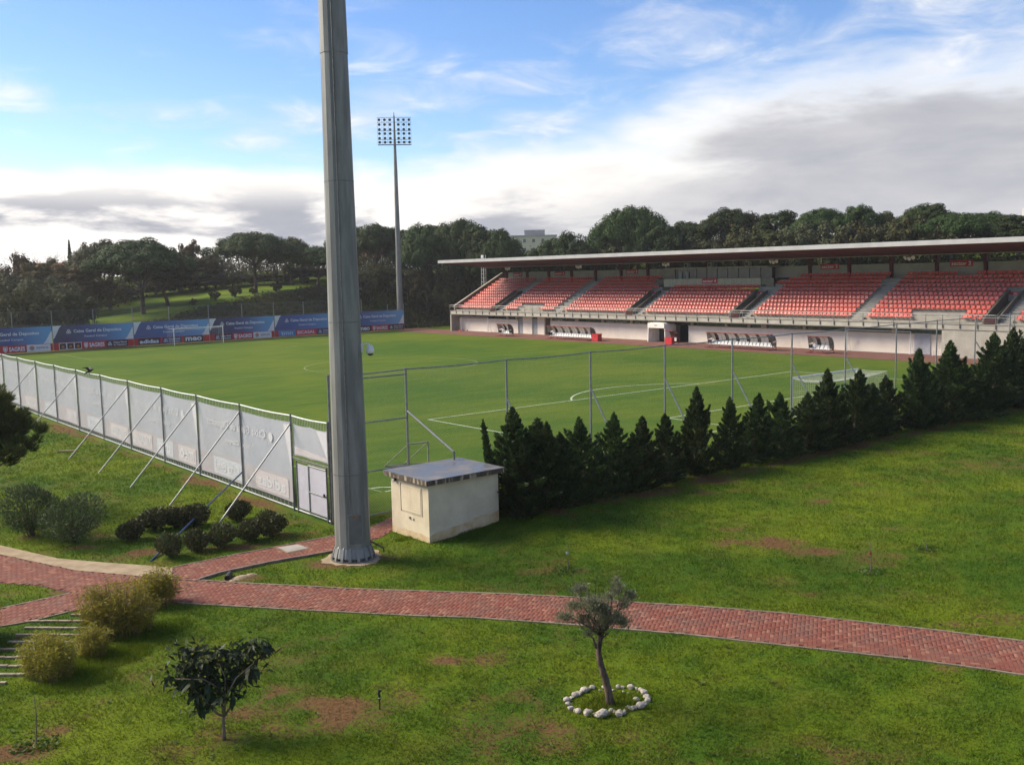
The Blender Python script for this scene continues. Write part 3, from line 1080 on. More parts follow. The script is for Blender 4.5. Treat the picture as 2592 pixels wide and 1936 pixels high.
# seats
def seat_mesh():
    mb = MB()
    # bucket shell: pan, upturned front lip, curved back
    prof = [(-.02, .355), (.02, .40), (.12, .385), (.30, .37), (.36, .42), (.40, .62), (.43, .735)]
    ys = [-.22, -.17, 0, .17, .22]
    V, Fs = [], []
    for j, y in enumerate(ys):
        edge = abs(y) > .2
        for i, (x, z) in enumerate(prof):
            lift = .05 if edge and i < 5 else 0
            drop = .06 if (edge and i == 6) else 0
            V.append((x - (.04 if edge and i >= 4 else 0), y, z + lift - drop))
    n = len(prof)
    for j in range(4):
        for i in range(n - 1):
            Fs.append((j * n + i, (j + 1) * n + i, (j + 1) * n + i + 1, j * n + i + 1))
    mb.add(V, Fs)
    return mb


smb = seat_mesh()
seat_me = bpy.data.meshes.new('seat')
seat_me.from_pydata(smb.v, [], smb.f)
seat_me.materials.append(SEAT_RED)
seat_pos = []
blocks = [(98.6, 89.35), (86.4, 74.0), (72.3, 59.0), (56.1, 41.1), (38.1, 24.6), (22.9, 9.75), (6.8, -.6)]
PITCH_S = .535
for bi, (a, b_) in enumerate(blocks):
    for i in range(ROWS):
        aa, bb = a, b_
        if bi == 3 and i >= 8:
            continue
        if i >= 7:
            if bi == 0: bb = 87.9
            if bi == 2: bb = 58.6 + .2 * (i == 8)
            if bi == 5: bb = 8.3
        if bi == 2 and i >= 8: bb = 60.2
        if bi == 4 and i >= 8: aa = 39.6 - (i - 8) * 1.2
        if bi == 4 and i == 7: aa = 38.1
        n = int((aa - bb - .1) / PITCH_S)
        for k in range(n):
            y = aa - .05 - PITCH_S * (k + .5)
            if bi == 5 and i in (0, 1) and 12.2 < y < 17.6 + .6 * (i == 1): continue
            if bi == 1 and i in (0, 1) and 77.9 < y < 83.0: continue
            if bi == 5 and i == 10 and 14.6 < y < 16.7: continue
            seat_pos.append((TU[i] + .36, y, TZ[i]))
seat_pos.sort(key=lambda p_: (p_[0] - CAM[0]) ** 2 + (p_[1] - CAM[1]) ** 2 if p_[1] > 5.5 else 1e9)
for p_ in seat_pos[:300]:
    ob = bpy.data.objects.new('seat', seat_me)
    COL.objects.link(ob)
    ob.parent = stand
    ob.location = (p_[0] - ST[0], p_[1] - ST[1], p_[2])
    ob.rotation_euler = (0, random.gauss(0, .02), random.gauss(0, .02))
rest = np.array(seat_pos[300:])
sv = np.array(smb.v); sf = np.array(smb.f)
Vs = (rest - np.array(ST))[:, None, :] + sv[None] + np.stack([rng.normal(0, .008, (len(rest),)), rng.normal(0, .008, (len(rest),)), np.zeros(len(rest))], -1)[:, None, :]
Fs = sf[None] + (np.arange(len(rest)) * len(sv))[:, None, None]
tag(link('seat_rows', fastmesh('seat_rows', Vs.reshape(-1, 3), Fs.reshape(-1, 4), SEAT_RED), stand), kind='stuff')

# sector boards, entrance boards
ORD = ['first', 'second', 'third', 'fourth', 'fifth', 'sixth', 'seventh', 'eighth', 'ninth', 'tenth', 'eleventh', 'twelfth', 'thirteenth', 'fourteenth', 'fifteenth', 'sixteenth', 'seventeenth', 'eighteenth', 'nineteenth', 'twentieth', 'twenty-first', 'twenty-second', 'twenty-third', 'twenty-fourth', 'twenty-fifth', 'twenty-sixth', 'twenty-seventh', 'twenty-eighth']
SIGN_TXT = mat('sign_lettering', (.86, .80, .78), (.8, .74, .72), 2)


def board(name, txts, x, y0, y1, z0, z1, label):
    """board facing the pitch; y0 is its left end as seen from the pitch"""
    o = (x, (y0 + y1) / 2, z0)
    t = empty(name, o, label, 'sign', 'red boards in the stand')
    MB(o).box(x - .04, x, min(y0, y1), max(y0, y1), z0, z1).build('panel', SIGN_RED, t)
    w, h = abs(y1 - y0), z1 - z0
    for txt, fx0, fx1, fz0, fz1 in txts:
        mb = MB(o)
        add_text(mb, txt, (x - .052, max(y0, y1) - fx0 * w, z0 + fz0 * h), (0, -1, 0), (0, 0, 1), (fx1 - fx0) * w, (fz1 - fz0) * h, .015)
        mb.build('lettering', SIGN_TXT, t, fixn=False)
    return t


for n_, y0, y1, x, z0, z1 in ((7, 96.65, 94.2, 87.54, 8.95, 9.6), (6, 85.8, 83.3, 87.54, 9.0, 9.66), (5, 69.5, 66.9, 87.54, 9.05, 9.7), (4, 51.45, 48.9, 83.80, 7.55, 8.23), (3, 35.45, 32.85, 87.54, 9.15, 9.85), (2, 18.7, 16.1, 87.54, 9.2, 9.92)):
    board('sector_sign', [('sector %d' % n_, .07, .93, .2, .8)], x, y0, y1, z0, z1, {7: 'leftmost red sector board, high on the back wall of the stand', 6: 'second red sector board from the left on the back wall of the stand', 5: 'red sector board on the back wall just left of the press box', 4: 'red sector board on the cream parapet of the press box', 3: 'red sector board on the back wall just right of the press box', 2: 'rightmost red sector board on the back wall of the stand'}[n_])
for (a, b_), tx in zip(PORTALS, ('7:6', '5:4', '4:3', '2:1')):
    board('entrance_sign', [('sector', .36, .64, .78, .92), ('<', .06, .18, .42, .66), (tx, .26, .72, .40, .72), ('>', .8, .92, .42, .66)], 81.84, a - .08, b_ + .08, 5.55, 6.5, {'7:6': 'red arrow board over the sunken entrance nearest the far end of the stand', '5:4': 'red arrow board over the sunken entrance left of the press box', '4:3': 'red arrow board over the sunken entrance right of the press box', '2:1': 'red arrow board over the rightmost sunken stand entrance'}[tx])

# loudspeaker clusters under the roof
proto = None
for k, y in enumerate((86.5, 69.9, 52.9, 35.7, 18.4)):
    lab = 'white loudspeaker cluster under the roof, %s from the left end of the stand' % ORD[k]
    if proto is None:
        proto = empty('loudspeaker_cluster', (78.2, y, 10.2), lab, 'loudspeaker', 'loudspeakers under the stand roof')
        MB().tube([(0, 0, .25), (0, 0, .9)], .03, 6).tube([(0, -.6, .25), (0, .6, .25)], .03, 6).build('bracket', GALV_DARK, proto)
        for s_, tl in ((-.5, .25), (.5, .25), (0, -.15)):
            d = np.array([-.75, s_ * .5, -.45]); d = d / np.linalg.norm(d)
            c0 = np.array([0, s_, .2 + tl * .3])
            MB().tube([c0 - d * .1, c0 + d * .12, c0 + d * .3, c0 + d * .48], [.09, .11, .2, .3], 10).build('horn', CREAM, proto)
    else:
        c = copy_tree(proto); c.location = (78.2, y, 10.2); c['label'] = lab
    (proto if k == 0 else c).scale = (.72, .72, .8)

# lattice mast past the far end of the stand
lm = empty('lattice_tower', (85.0, 101.8, 0), 'white lattice ladder tower behind the far end of the stand', 'tower')
mbl = MB((85, 101.8, 0))
for sx, sy in ((-.28, -.28), (.28, -.28), (.28, .28), (-.28, .28)):
    mbl.tube([(85 + sx, 101.8 + sy, 0), (85 + sx, 101.8 + sy, 12.8)], .04, 5)
mbl.build('upright', WHITE, lm)
mbl = MB((85, 101.8, 0))
for k in range(18):
    z = .4 + k * .7
    cs = [(-.28, -.28), (.28, -.28), (.28, .28), (-.28, .28)]
    for i in range(4):
        a, b_ = cs[i], cs[(i + 1) % 4]
        mbl.tube([(85 + a[0], 101.8 + a[1], z), (85 + b_[0], 101.8 + b_[1], z)], .022, 4)
mbl.build('rung', WHITE, lm)
for k in range(3):
    MB((85, 101.8, 0)).box(84.7, 84.85, 101.5 + k * .22, 101.66 + k * .22, 12.3, 12.8).build('aerial', WHITE, lm)


# ------------------------------------------------------------------ dugouts, tunnel, boxes on the clay strip
SHELL_W = mat('shelter_white', (.82, .77, .69), (.74, .69, .62), 2, rough=.4)
SHELL_D = mat('shelter_tint', (.035, .02, .02), (.05, .03, .03), 2, rough=.15, spec=.6)
FRAME_R = mat('shelter_red', (.30, .035, .03), (.22, .03, .028), 3, rough=.45)
SEAT_W = mat('white_seat', (.78, .77, .74), (.70, .69, .66), 2, rough=.4)


def shelter(y0, y1, u0, label, first_dark=True, seats=True):
    """open-fronted team bench, y0 (far end) > y1, front at u0"""
    o = (u0 + .8, (y0 + y1) / 2, .012)
    t = empty('team_bench', o, label, 'shelter', 'team benches in front of the stand')
    prof = [(1.55, .35), (1.58, .75), (1.52, 1.15), (1.34, 1.48), (1.05, 1.72), (.68, 1.84), (.30, 1.86)]
    n = max(3, int(round((y0 - y1) / .52)))
    w = (y0 - y1) / n
    for k in range(n):
        ya, yb = y0 - k * w - .02, y0 - (k + 1) * w + .02
        mb = MB(o)
        V, Fs_ = [], []
        for x, z in prof:
            V += [(u0 + x, ya, z + .012), (u0 + x, yb, z + .012)]
        m_ = len(prof)
        for i in range(m_ - 1):
            Fs_.append((2 * i, 2 * i + 1, 2 * i + 3, 2 * i + 2))
        mb.add(V, Fs_)
        dark = (k % 3 == 1) if first_dark else (k % 3 == 0)
        mb.build('shell_panel', SHELL_D if dark else SHELL_W, t, smooth=True)
        if seats:
            s_ = MB(o)
            yc = (ya + yb) / 2
            s_.box(u0 + .78, u0 + 1.22, yc - .21, yc + .21, .40, .45)
            s_.add([(u0 + 1.18, yc - .21, .44), (u0 + 1.18, yc + .21, .44), (u0 + 1.34, yc + .19, .86), (u0 + 1.34, yc - .19, .86), (u0 + 1.23, yc - .21, .44), (u0 + 1.23, yc + .21, .44), (u0 + 1.38, yc + .19, .86), (u0 + 1.38, yc - .19, .86)],
                   [(0, 1, 2, 3), (4, 5, 6, 7), (0, 1, 5, 4), (1, 2, 6, 5), (2, 3, 7, 6), (3, 0, 4, 7)])
            s_.build('seat', SEAT_W, t)
    for k in range(0, n + 1, 1):
        y = y0 - k * w
        MB(o).tube([(u0 + x, y, z + .03) for x, z in prof], .014 if k % 3 else .024, 5).build('rib', FRAME_R, t)
    for y in (y0, y1):
        e = MB(o)
        e.tube([(u0 + 1.55, y, .36), (u0 + 1.55, y, .05), (u0 + .1, y, .05), (u0 + .12, y, .12)], .035, 5)
        e.build('end_frame', FRAME_R, t)
        p_ = MB(o)
        pts = [(u0 + x, z + .02) for x, z in prof]
        cut = .95
        up = [q for q in pts if q[1] > cut] + [(u0 + .42, 1.86), (u0 + .62, cut)]
        p_.prism_y(up, y - .012, y + .012)
        p_.build('end_pane', mat('clear_pane', (.45, .40, .36), (.35, .3, .28), 1, rough=.2) if y == y0 else SHELL_D, t)
        lo = [(u0 + 1.55, .5), (u0 + 1.57, cut - .02), (u0 + .64, cut - .02), (u0 + .72, .5)]
        MB(o).prism_y(lo, y - .01, y + .01).build('end_pane', SHELL_D, t)
    for x, z, r_ in ((.30, 1.875, .04), (1.55, .36, .035), (.1, .05, .03), (1.0, .34, .03)):
        MB(o).tube([(u0 + x, y1, z), (u0 + x, y0, z)], r_, 5).build('beam', FRAME_R, t)
    for k in range(0, n + 1, 3):
        y = y0 - k * w
        MB(o).tube([(u0 + 1.0, min(max(y, y1 + .05), y0 - .05), .0), (u0 + 1.0, min(max(y, y1 + .05), y0 - .05), .38)], .03, 5).build('leg', FRAME_R, t)
    return t


shelter(81.2, 78.6, 70.9, 'short covered team bench near the grey doors at the far end', True)
shelter(69.8, 61.0, 71.1, 'long covered team bench between the white tunnel and the grey doors')
shelter(41.0, 31.7, 71.5, 'long covered team bench to the right of the white tunnel')
shelter(27.0, 24.4, 71.8, 'short covered team bench nearest the roller shutter', True)


def red_box(y, x, w, d, h, label):
    o = (x, y, .012)
    t = empty('red_chest', o, label, 'chest', 'red chests beside the pitch')
    MB(o).box(x - d / 2, x + d / 2, y - w / 2, y + w / 2, .05, h).build('body', SIGN_RED, t)
    MB(o).box(x - d / 2 - .03, x + d / 2 + .03, y - w / 2 - .03, y + w / 2 + .03, h + .002, h + .07).build('lid', SIGN_RED, t)
    for sx in (-1, 1):
        MB(o).box(x + sx * d * .35 - .05, x + sx * d * .35 + .05, y - w / 2 + .05, y + w / 2 - .05, .0, .05).build('foot', BLACK, t)
    MB(o).box(x - d / 2 - .02, x - d / 2 - .001, y - .12, y + .12, h * .6, h * .68).build('handle', BLACK, t)
    return t


red_box(60.2, 72.1, 1.1, .8, .95, 'red storage chest at the near end of the left long team bench')
# officials' shelter: red chest with a clear hood
o = (72.9, 47.6, .012)
fo = empty('official_shelter', o, 'small red officials shelter with clear hood in front of the tunnel', 'shelter')
MB(o).box(72.45, 73.0, 47.05, 48.2, .03, .95).build('counter', SIGN_RED, fo)
prf = [(73.75, .4), (73.78, .9), (73.68, 1.3), (73.4, 1.6), (73.0, 1.74), (72.5, 1.76)]
mb = MB(o)
V, Fs_ = [], []
for x, z in prf:
    V += [(x, 48.3, z), (x, 47.0, z)]
mb.add(V, [(2 * i, 2 * i + 1, 2 * i + 3, 2 * i + 2) for i in range(len(prf) - 1)])
mb.build('hood', SHELL_D, fo)
for y in (48.3, 47.65, 47.0):
    MB(o).tube([(x, y, z + .01) for x, z in prf] , .03, 5).build('rib', FRAME_R, fo)
MB(o).tube([(72.5, 47.0, 1.76), (72.5, 48.3, 1.76)], .04, 5).build('beam', FRAME_R, fo)
for k in range(2):
    MB(o).box(73.15, 73.55, 47.15 + k * .55, 47.55 + k * .55, .42, .47).box(73.5, 73.56, 47.15 + k * .55, 47.55 + k * .55, .47, .88).build('seat', SEAT_W, fo)
MB(o).tube([(73.75, 47.0, .0), (73.75, 47.0, .42)], .03, 5).tube([(73.75, 48.3, .0), (73.75, 48.3, .42)], .03, 5).build('leg', FRAME_R, fo)

# telescopic players' tunnel
o = (76.2, 51.9, .012)
tn = empty('players_tunnel', o, 'white telescopic players tunnel pulled back against the stand', 'tunnel')
for k in range(4):
    x0 = 75.0 + k * .58
    sh_ = .05 * k
    y0, y1 = 50.45 + sh_, 53.45 - sh_
    top = 2.62 - .04 * k
    prof = []
    for a in range(0, 181, 15):
        ca, sa = math.cos(R(a)), math.sin(R(a))
        prof.append(((y0 + y1) / 2 + (y1 - y0) / 2 * (abs(ca) ** .35 * (1 if ca > 0 else -1)), 1.9 + (top - 1.9) * sa ** .6 if a not in (0, 180) else 1.9))
    prof = [(y1 + .08, .0)] + prof + [(y0 - .08, .0)]
    inner = [((y0 + y1) / 2 + (p_[0] - (y0 + y1) / 2) * .93, p_[1] - (.07 if p_[1] > .1 else 0)) for p_ in prof]
    mb = MB(o)
    n = len(prof)
    V = [(x0, y, z) for y, z in prof] + [(x0 + .62, y, z) for y, z in prof] + [(x0, y, z) for y, z in inner] + [(x0 + .62, y, z) for y, z in inner]
    Fs_ = []
    for i in range(n - 1):
        Fs_ += [(i, i + 1, n + i + 1, n + i), (2 * n + i, 3 * n + i, 3 * n + i + 1, 2 * n + i + 1), (i, 2 * n + i, 2 * n + i + 1, i + 1), (n + i, n + i + 1, 3 * n + i + 1, 3 * n + i)]
    mb.add(V, Fs_)
    mb.build('tunnel_section', mat('tunnel_skin', (.84, .81, .73), (.76, .73, .66), 1.5, rough=.5), tn)
MB(o).box(74.9, 75.0, 50.5, 53.4, 1.9, 2.55).build('front_visor', SHELL_W, tn)
MB(o).box(74.88, 74.899, 51.7, 52.2, 2.22, 2.28).build('vent', BLACK, tn)
MB(o).box(77.0, 77.2, 50.7, 53.2, .02, 1.88).build('tunnel_curtain', mat('curtain', (.05, .045, .045), (.03, .03, .03), 2), tn)

# cream wall flap right of the passage and the orange cones at the far corner
cone_m = mat('orange_plastic', (.62, .10, .02), (.5, .08, .02), 3, rough=.4)
for k, (x, y) in enumerate(((76.3, 97.6), (76.2, 97.2), (76.6, 96.9), (76.7, 95.9))):
    mb = MB((x, y, .012))
    mb.box(x - .2, x + .2, y - .2, y + .2, .012, .04).tube([(x, y, .04), (x, y, .30)], [.14, .03], 8)
    tag(mb.build('training_cone', cone_m), '%s orange training cone in the corner under the far end of the stand' % ('leftmost', 'second', 'third', 'rightmost')[k], 'cone', 'cones under the stand')


# ------------------------------------------------------------------ goals
NET = mat('net_cord', (.62, .62, .56), (.5, .5, .45), 5, rough=.8)


def goal(y, sg, label, full=True):
    """goal on the line y, the net runs towards sg"""
    o = (C_, y, 0)
    t = empty('football_goal', o, label, 'goal', 'full size goals on the pitch')
    for s in (-1, 1):
        MB(o).tube([(C_ + s * 3.72, y, 0), (C_ + s * 3.72, y, 2.50)], .06, 10).build('post', WHITE, t)
    MB(o).tube([(C_ - 3.78, y, 2.50), (C_ + 3.78, y, 2.50)], .06, 10).build('crossbar', WHITE, t)
    D = 2.1
    for s in (-1, 1):
        MB(o).tube([(C_ + s * 3.9, y + sg * D, 0), (C_ + s * 3.9, y + sg * D, 2.5)], .035, 6).build('net_pole', GALV, t)
        MB(o).tube([(C_ + s * 3.72, y, 2.5), (C_ + s * 3.8, y + sg * D * .5, 2.42), (C_ + s * 3.9, y + sg * D, 2.48)], .012, 4).build('net_rope', NET, t)
    mb = MB(o)
    r_ = .005 if full else .003
    st = .14 if full else .3

    def top_pt(a, b_):      # a: across -1..1, b_: 0 front .. 1 back
        x = C_ + a * (3.72 + .18 * b_)
        return (x, y + sg * D * b_ * (1 - .10 * (1 - a * a) * b_), 2.5 - .16 * math.sin(math.pi * b_) - .22 * b_ * (1 - a ** 4))

    def back_pt(a, c):      # c: 0 top .. 1 ground
        x0, y0, z0 = top_pt(a, 1)
        return (x0, y0 + sg * .12 * math.sin(math.pi * c), z0 * (1 - c))
    na = int(7.5 / st)
    for i in range(na + 1):
        a = -1 + 2 * i / na
        mb.tube([top_pt(a, b_) for b_ in (0, .25, .5, .75, 1)] + [back_pt(a, c) for c in (.2, .4, .6, .8, 1)], r_, 3, False)
    nb = int(D / st)
    for j in range(1, nb + 1):
        b_ = j / nb
        mb.tube([top_pt(-1 + .2 * k, b_) for k in range(11)], r_, 3, False)
    nc = int(2.4 / st)
    for j in range(1, nc + 1):
        mb.tube([back_pt(-1 + .2 * k, j / nc) for k in range(11)], r_, 3, False)
    for s in (-1, 1):
        for j in range(1, nb):
            b_ = j / nb
            p_ = top_pt(s, b_)
            mb.tube([p_, (p_[0] - s * .03, p_[1], p_[2] * .5), (p_[0], p_[1], 0.02)], r_, 3, False)
        for j in range(1, nc):
            c = j / nc
            mb.tube([(C_ + s * 3.72, y, 2.5 * (1 - c)), (C_ + s * 3.78, y + sg * D * .5, 2.44 * (1 - c)), back_pt(s, c)], r_, 3, False)
    tag(mb.build('net', NET, t, fixn=False), kind='stuff')
    return t


goal(0, -1, 'white football goal with a hanging net behind the dark cypress hedge')
goal(L_F, 1, 'white football goal standing before the blue banners at the far end', False)


def frame_goal(p0, p1, h, back, label, m=WHITE, r_=.05, cat='goal'):
    p0, p1 = np.array(p0, float), np.array(p1, float)
    o = tuple((p0 + p1) / 2)
    t = empty('training_goal', o, label, cat, 'portable goals')
    up = np.array([0, 0, h]); bk = np.array(back, float)
    for p_ in (p0, p1):
        MB(o).tube([p_, p_ + up], r_, 8).build('post', m, t)
        MB(o).tube([p_ + up, p_ + bk + np.array([0, 0, .04])], r_ * .6, 6).build('stay', m, t)
        MB(o).tube([p_ + np.array([0, 0, .04]), p_ + bk + np.array([0, 0, .04])], r_ * .6, 6).build('ground_bar', m, t)
    MB(o).tube([p0 + up, p1 + up], r_, 8).build('crossbar', m, t)
    MB(o).tube([p0 + bk + np.array([0, 0, .04]), p1 + bk + np.array([0, 0, .04])], r_ * .6, 6).build('back_bar', m, t)
    return t


frame_goal((76.3, 97.1, .01), (76.3, 89.8, .01), 2.42, (.75, 0, 0), 'white portable goal parked against the white wall at the far end of the stand')
frame_goal((76.4, 24.7, .01), (76.4, 17.2, .01), 2.42, (.75, 0, 0), 'white portable goal parked against the wall by the roller shutter')
p0, p1 = G(780 + 650 / 2.5425, 850 + 838 / 2.5425), G(780 + 775 / 2.5425, 850 + 822 / 2.5425)
frame_goal(p0, p1, 1.1, (-1.0, .7, 0), 'small weathered goal frame on the grass behind the concrete hut', mat('weathered_white', (.42, .36, .29), (.33, .27, .2), 6), .04)
frame_goal((76.2, 14.6, .01), (76.2, 12.2, .01), .62, (.5, 0, 0), 'low white goal frame lying by the concrete corner block', WHITE, .03)


# ------------------------------------------------------------------ fences
def chain_link(mb, a, b_, z0, z1, step=.11, r_=.0022):
    """diagonal wires both ways between plan points a and b_"""
    a, b_ = np.array(a, float), np.array(b_, float)
    L_ = np.linalg.norm(b_ - a); d = (b_ - a) / L_; n = np.array([-d[1], d[0]])
    H_ = z1 - z0
    k = np.arange(-H_, L_, step)
    V, Fs_ = [], []
    for sg in (1, -1):
        for s in k:
            s0, s1 = max(s, 0), min(s + H_, L_)
            if s1 <= s0: continue
            za, zb = (z0 + s0 - s, z0 + s1 - s) if sg == 1 else (z1 - (s0 - s), z1 - (s1 - s))
            p0 = np.array([*(a + d * s0), za]); p1 = np.array([*(a + d * s1), zb])
            w = np.array([-(zb - za) * d[0], -(zb - za) * d[1], (s1 - s0)]); w = w / (np.linalg.norm(w) + 1e-9) * r_
            q = np.array([*n, 0]) * r_
            b0 = len(V)
            for p_ in (p0, p1):
                V += [p_ + w, p_ - w * .5 + q, p_ - w * .5 - q]
            for i in range(3):
                Fs_.append((b0 + i, b0 + (i + 1) % 3, b0 + 3 + (i + 1) % 3, b0 + 3 + i))
    mb.add(V, Fs_)


# left fence with banners, along x = -4.4
XL = -4.4
lf = empty('banner_fence', (XL, 20, 0), 'galvanised chain link fence carrying banners along the near touchline', 'fence')
LO = (XL, 20, 0)
lposts = [-3.45, -.42, 4.44, 9.34, 14.0, 19.15, 24.0, 28.9, 33.9, 38.7, 43.8, 48.7, 53.6, 58.5, 63.4]
HT = 3.9
for v in lposts:
    MB(LO).tube([(XL, v, -.1), (XL, v, HT + .06)], .042, 8).build('post', GALV_DARK, lf)
for v in (-.42, 4.44, 9.34, 14.0, 19.15, 28.9, 38.7, 48.7):
    MB(LO).tube([(XL - .05, v, 3.55), (XL - 3.4, v - .25, .0)], .032, 6).build('brace', GALV, lf)
for z, r_, m_ in ((HT, .028, WHITE), (.10, .026, WHITE)):
    for a, b_ in zip(lposts[:-1], lposts[1:]):
        sag = .04 if z > 1 else 0.0
        pts = [(XL + .02, a + (b_ - a) * k / 6, z - sag * math.sin(math.pi * k / 6)) for k in range(7)]
        MB(LO).tube(pts, r_, 6).build('rail', m_, lf)
mb = MB(LO)
for a, b_ in zip(lposts[1:-1], lposts[2:]):
    chain_link(mb, (XL - .03, a), (XL - .03, b_), .12, 3.82)
chain_link(mb, (XL - .03, lposts[0]), (XL - .03, lposts[1]), 2.2, 3.82)
tag(mb.build('chain_link', WIRE, lf, fixn=False), kind='stuff')
mb = MB(LO)
for a, b_ in zip(lposts[:-1], lposts[1:]):                # cord lacing between banner and rails
    n = 14
    for k in range(n):
        y = a + (b_ - a) * (k + .5) / n
        mb.tube([(XL, y - .05, 3.87 - .03 * math.sin(math.pi * (k + .5) / n)), (XL + .015, y + .05, 3.60)], .008, 3)
        if a > -1:
            mb.tube([(XL, y - .05, .11), (XL + .015, y + .05, .30)], .008, 3)
mb.build('lacing', NET, lf)
p0 = G(968 / 2.5425, 1000 + 1070 / 2.5425)
p1 = PU(1562 / 2.5425, 1000 + 492 / 2.5425, XL - .1)
br = MB(LO).tube([p0, p1], .035, 6).build('brace', mat('blue_paint', (.02, .045, .14), (.03, .05, .10), 4, rough=.4), lf)
br['label'] = 'blue painted diagonal brace'
# pedestrian gate near the corner
gt = empty('fence_gate', (XL, -2.2, 0), 'small chain link gate with white sheeting at the fence corner', 'gate')
GO = (XL, -2.2, 0)
MB(GO).tube([(XL, -.75, 0), (XL, -.75, 2.12), (XL, -3.2, 2.12), (XL, -3.2, 0)], .03, 6).build('gate_frame', GALV_DARK, gt)
for pts in ([(XL, -1.75, .12), (XL, -1.75, 2.05)], [(XL, -1.75, 1.0), (XL, -3.15, 1.0)], [(XL, -1.75, .12), (XL, -3.15, .12)], [(XL, -1.75, 2.05), (XL, -3.15, 2.05)]):
    MB(GO).tube(pts, .026, 6).build('gate_bar', GALV, gt)
mb = MB(GO); chain_link(mb, (XL - .03, -3.2), (XL - .03, -.75), .12, 2.05)
tag(mb.build('chain_link', WIRE, gt, fixn=False), kind='stuff')
BACK_M = mat('banner_back_violet', (.60, .57, .62), (.54, .51, .57), .8, rough=.7)
MB(GO).box(XL + .02, XL + .025, -3.12, -1.80, .2, 2.0).build('sheeting', BACK_M, gt)
MB(GO).box(XL + .02, XL + .025, -1.70, -.80, .2, 2.0).build('sheeting', BACK_M, gt)
MB(GO).box(XL - .07, XL - .03, -3.1, -3.0, 1.0, 1.12).build('latch', BLACK, gt)
MB(LO).tube([(XL, lposts[0], 2.2), (XL, lposts[1], 2.2)], .026, 6).build('rail', GALV_DARK, lf)


def back_mat():
    m, nt, b = newmat('banner_reverse')
    ge = nt.nodes.new('ShaderNodeNewGeometry')
    sx = nt.nodes.new('ShaderNodeSeparateXYZ')
    nt.links.new(ge.outputs['Position'], sx.inputs[0])
    z = S(nt, sx.outputs[2]); y = S(nt, sx.outputs[1])
    f = nnoise(nt, ge.outputs['Position'], .7, 3)
    base = nmix(nt, f.smooth(.35, .65), (.66, .66, .67), (.60, .60, .615))
    # print showing through: blue field above, red band below
    c = nmix(nt, z.smooth(1.30, 1.36), (.66, .60, .58), base)
    c = nmix(nt, (z.smooth(1.30, 1.36) * ((y * .573).fn('SINE') * .5 + .5)) * .35, c, (.56, .58, .64))
    nt.links.new(c, b.inputs['Base Color'])
    b.inputs['Roughness'].default_value = .6
    tr = nt.nodes.new('ShaderNodeBsdfTranslucent')
    nt.links.new(c, tr.inputs[0])
    mx = nt.nodes.new('ShaderNodeMixShader')
    mx.inputs[0].default_value = .3
    nt.links.new(b.outputs[0], mx.inputs[1]); nt.links.new(tr.outputs[0], mx.inputs[2])
    nt.links.new(mx.outputs[0], nt.nodes['Material Output'].inputs[0])
    return m


BREV = back_mat()
GHOST = mat('print_show_through', (.72, .71, .71), (.68, .67, .67), 1, rough=.7)
GHOST_B = mat('print_show_through_blue', (.595, .625, .65), (.575, .605, .63), 1, rough=.7)
GHOST_P = mat('print_show_through_pink', (.65, .595, .58), (.63, .575, .56), 1, rough=.7)


def sheet(name, m, x, y0, y1, z0, z1, parent, o, wav=.03, seed=0, nx=24, nz=6):
    V, Fs_ = [], []
    for i in range(nx + 1):
        for j in range(nz + 1):
            a, b_ = i / nx, j / nz
            y = y0 + (y1 - y0) * a
            z = z0 + (z1 - z0) * b_
            w = wav * (math.sin(a * 11 + seed) + .6 * math.sin(a * 23 + b_ * 4 + seed * 2)) * math.sin(math.pi * b_) * .6
            sag = -.05 * math.sin(math.pi * ((a * 2) % 1)) if j == nz else (.03 * math.sin(math.pi * ((a * 2) % 1)) if j == 0 else 0)
            V.append((x + w, y, z + sag))
    for i in range(nx):
        for j in range(nz):
            k = i * (nz + 1) + j
            Fs_.append((k, k + nz + 1, k + nz + 2, k + 1))
    mb = MB(o); mb.add(V, Fs_)
    return mb.build(name, m, parent, smooth=True, fixn=False)


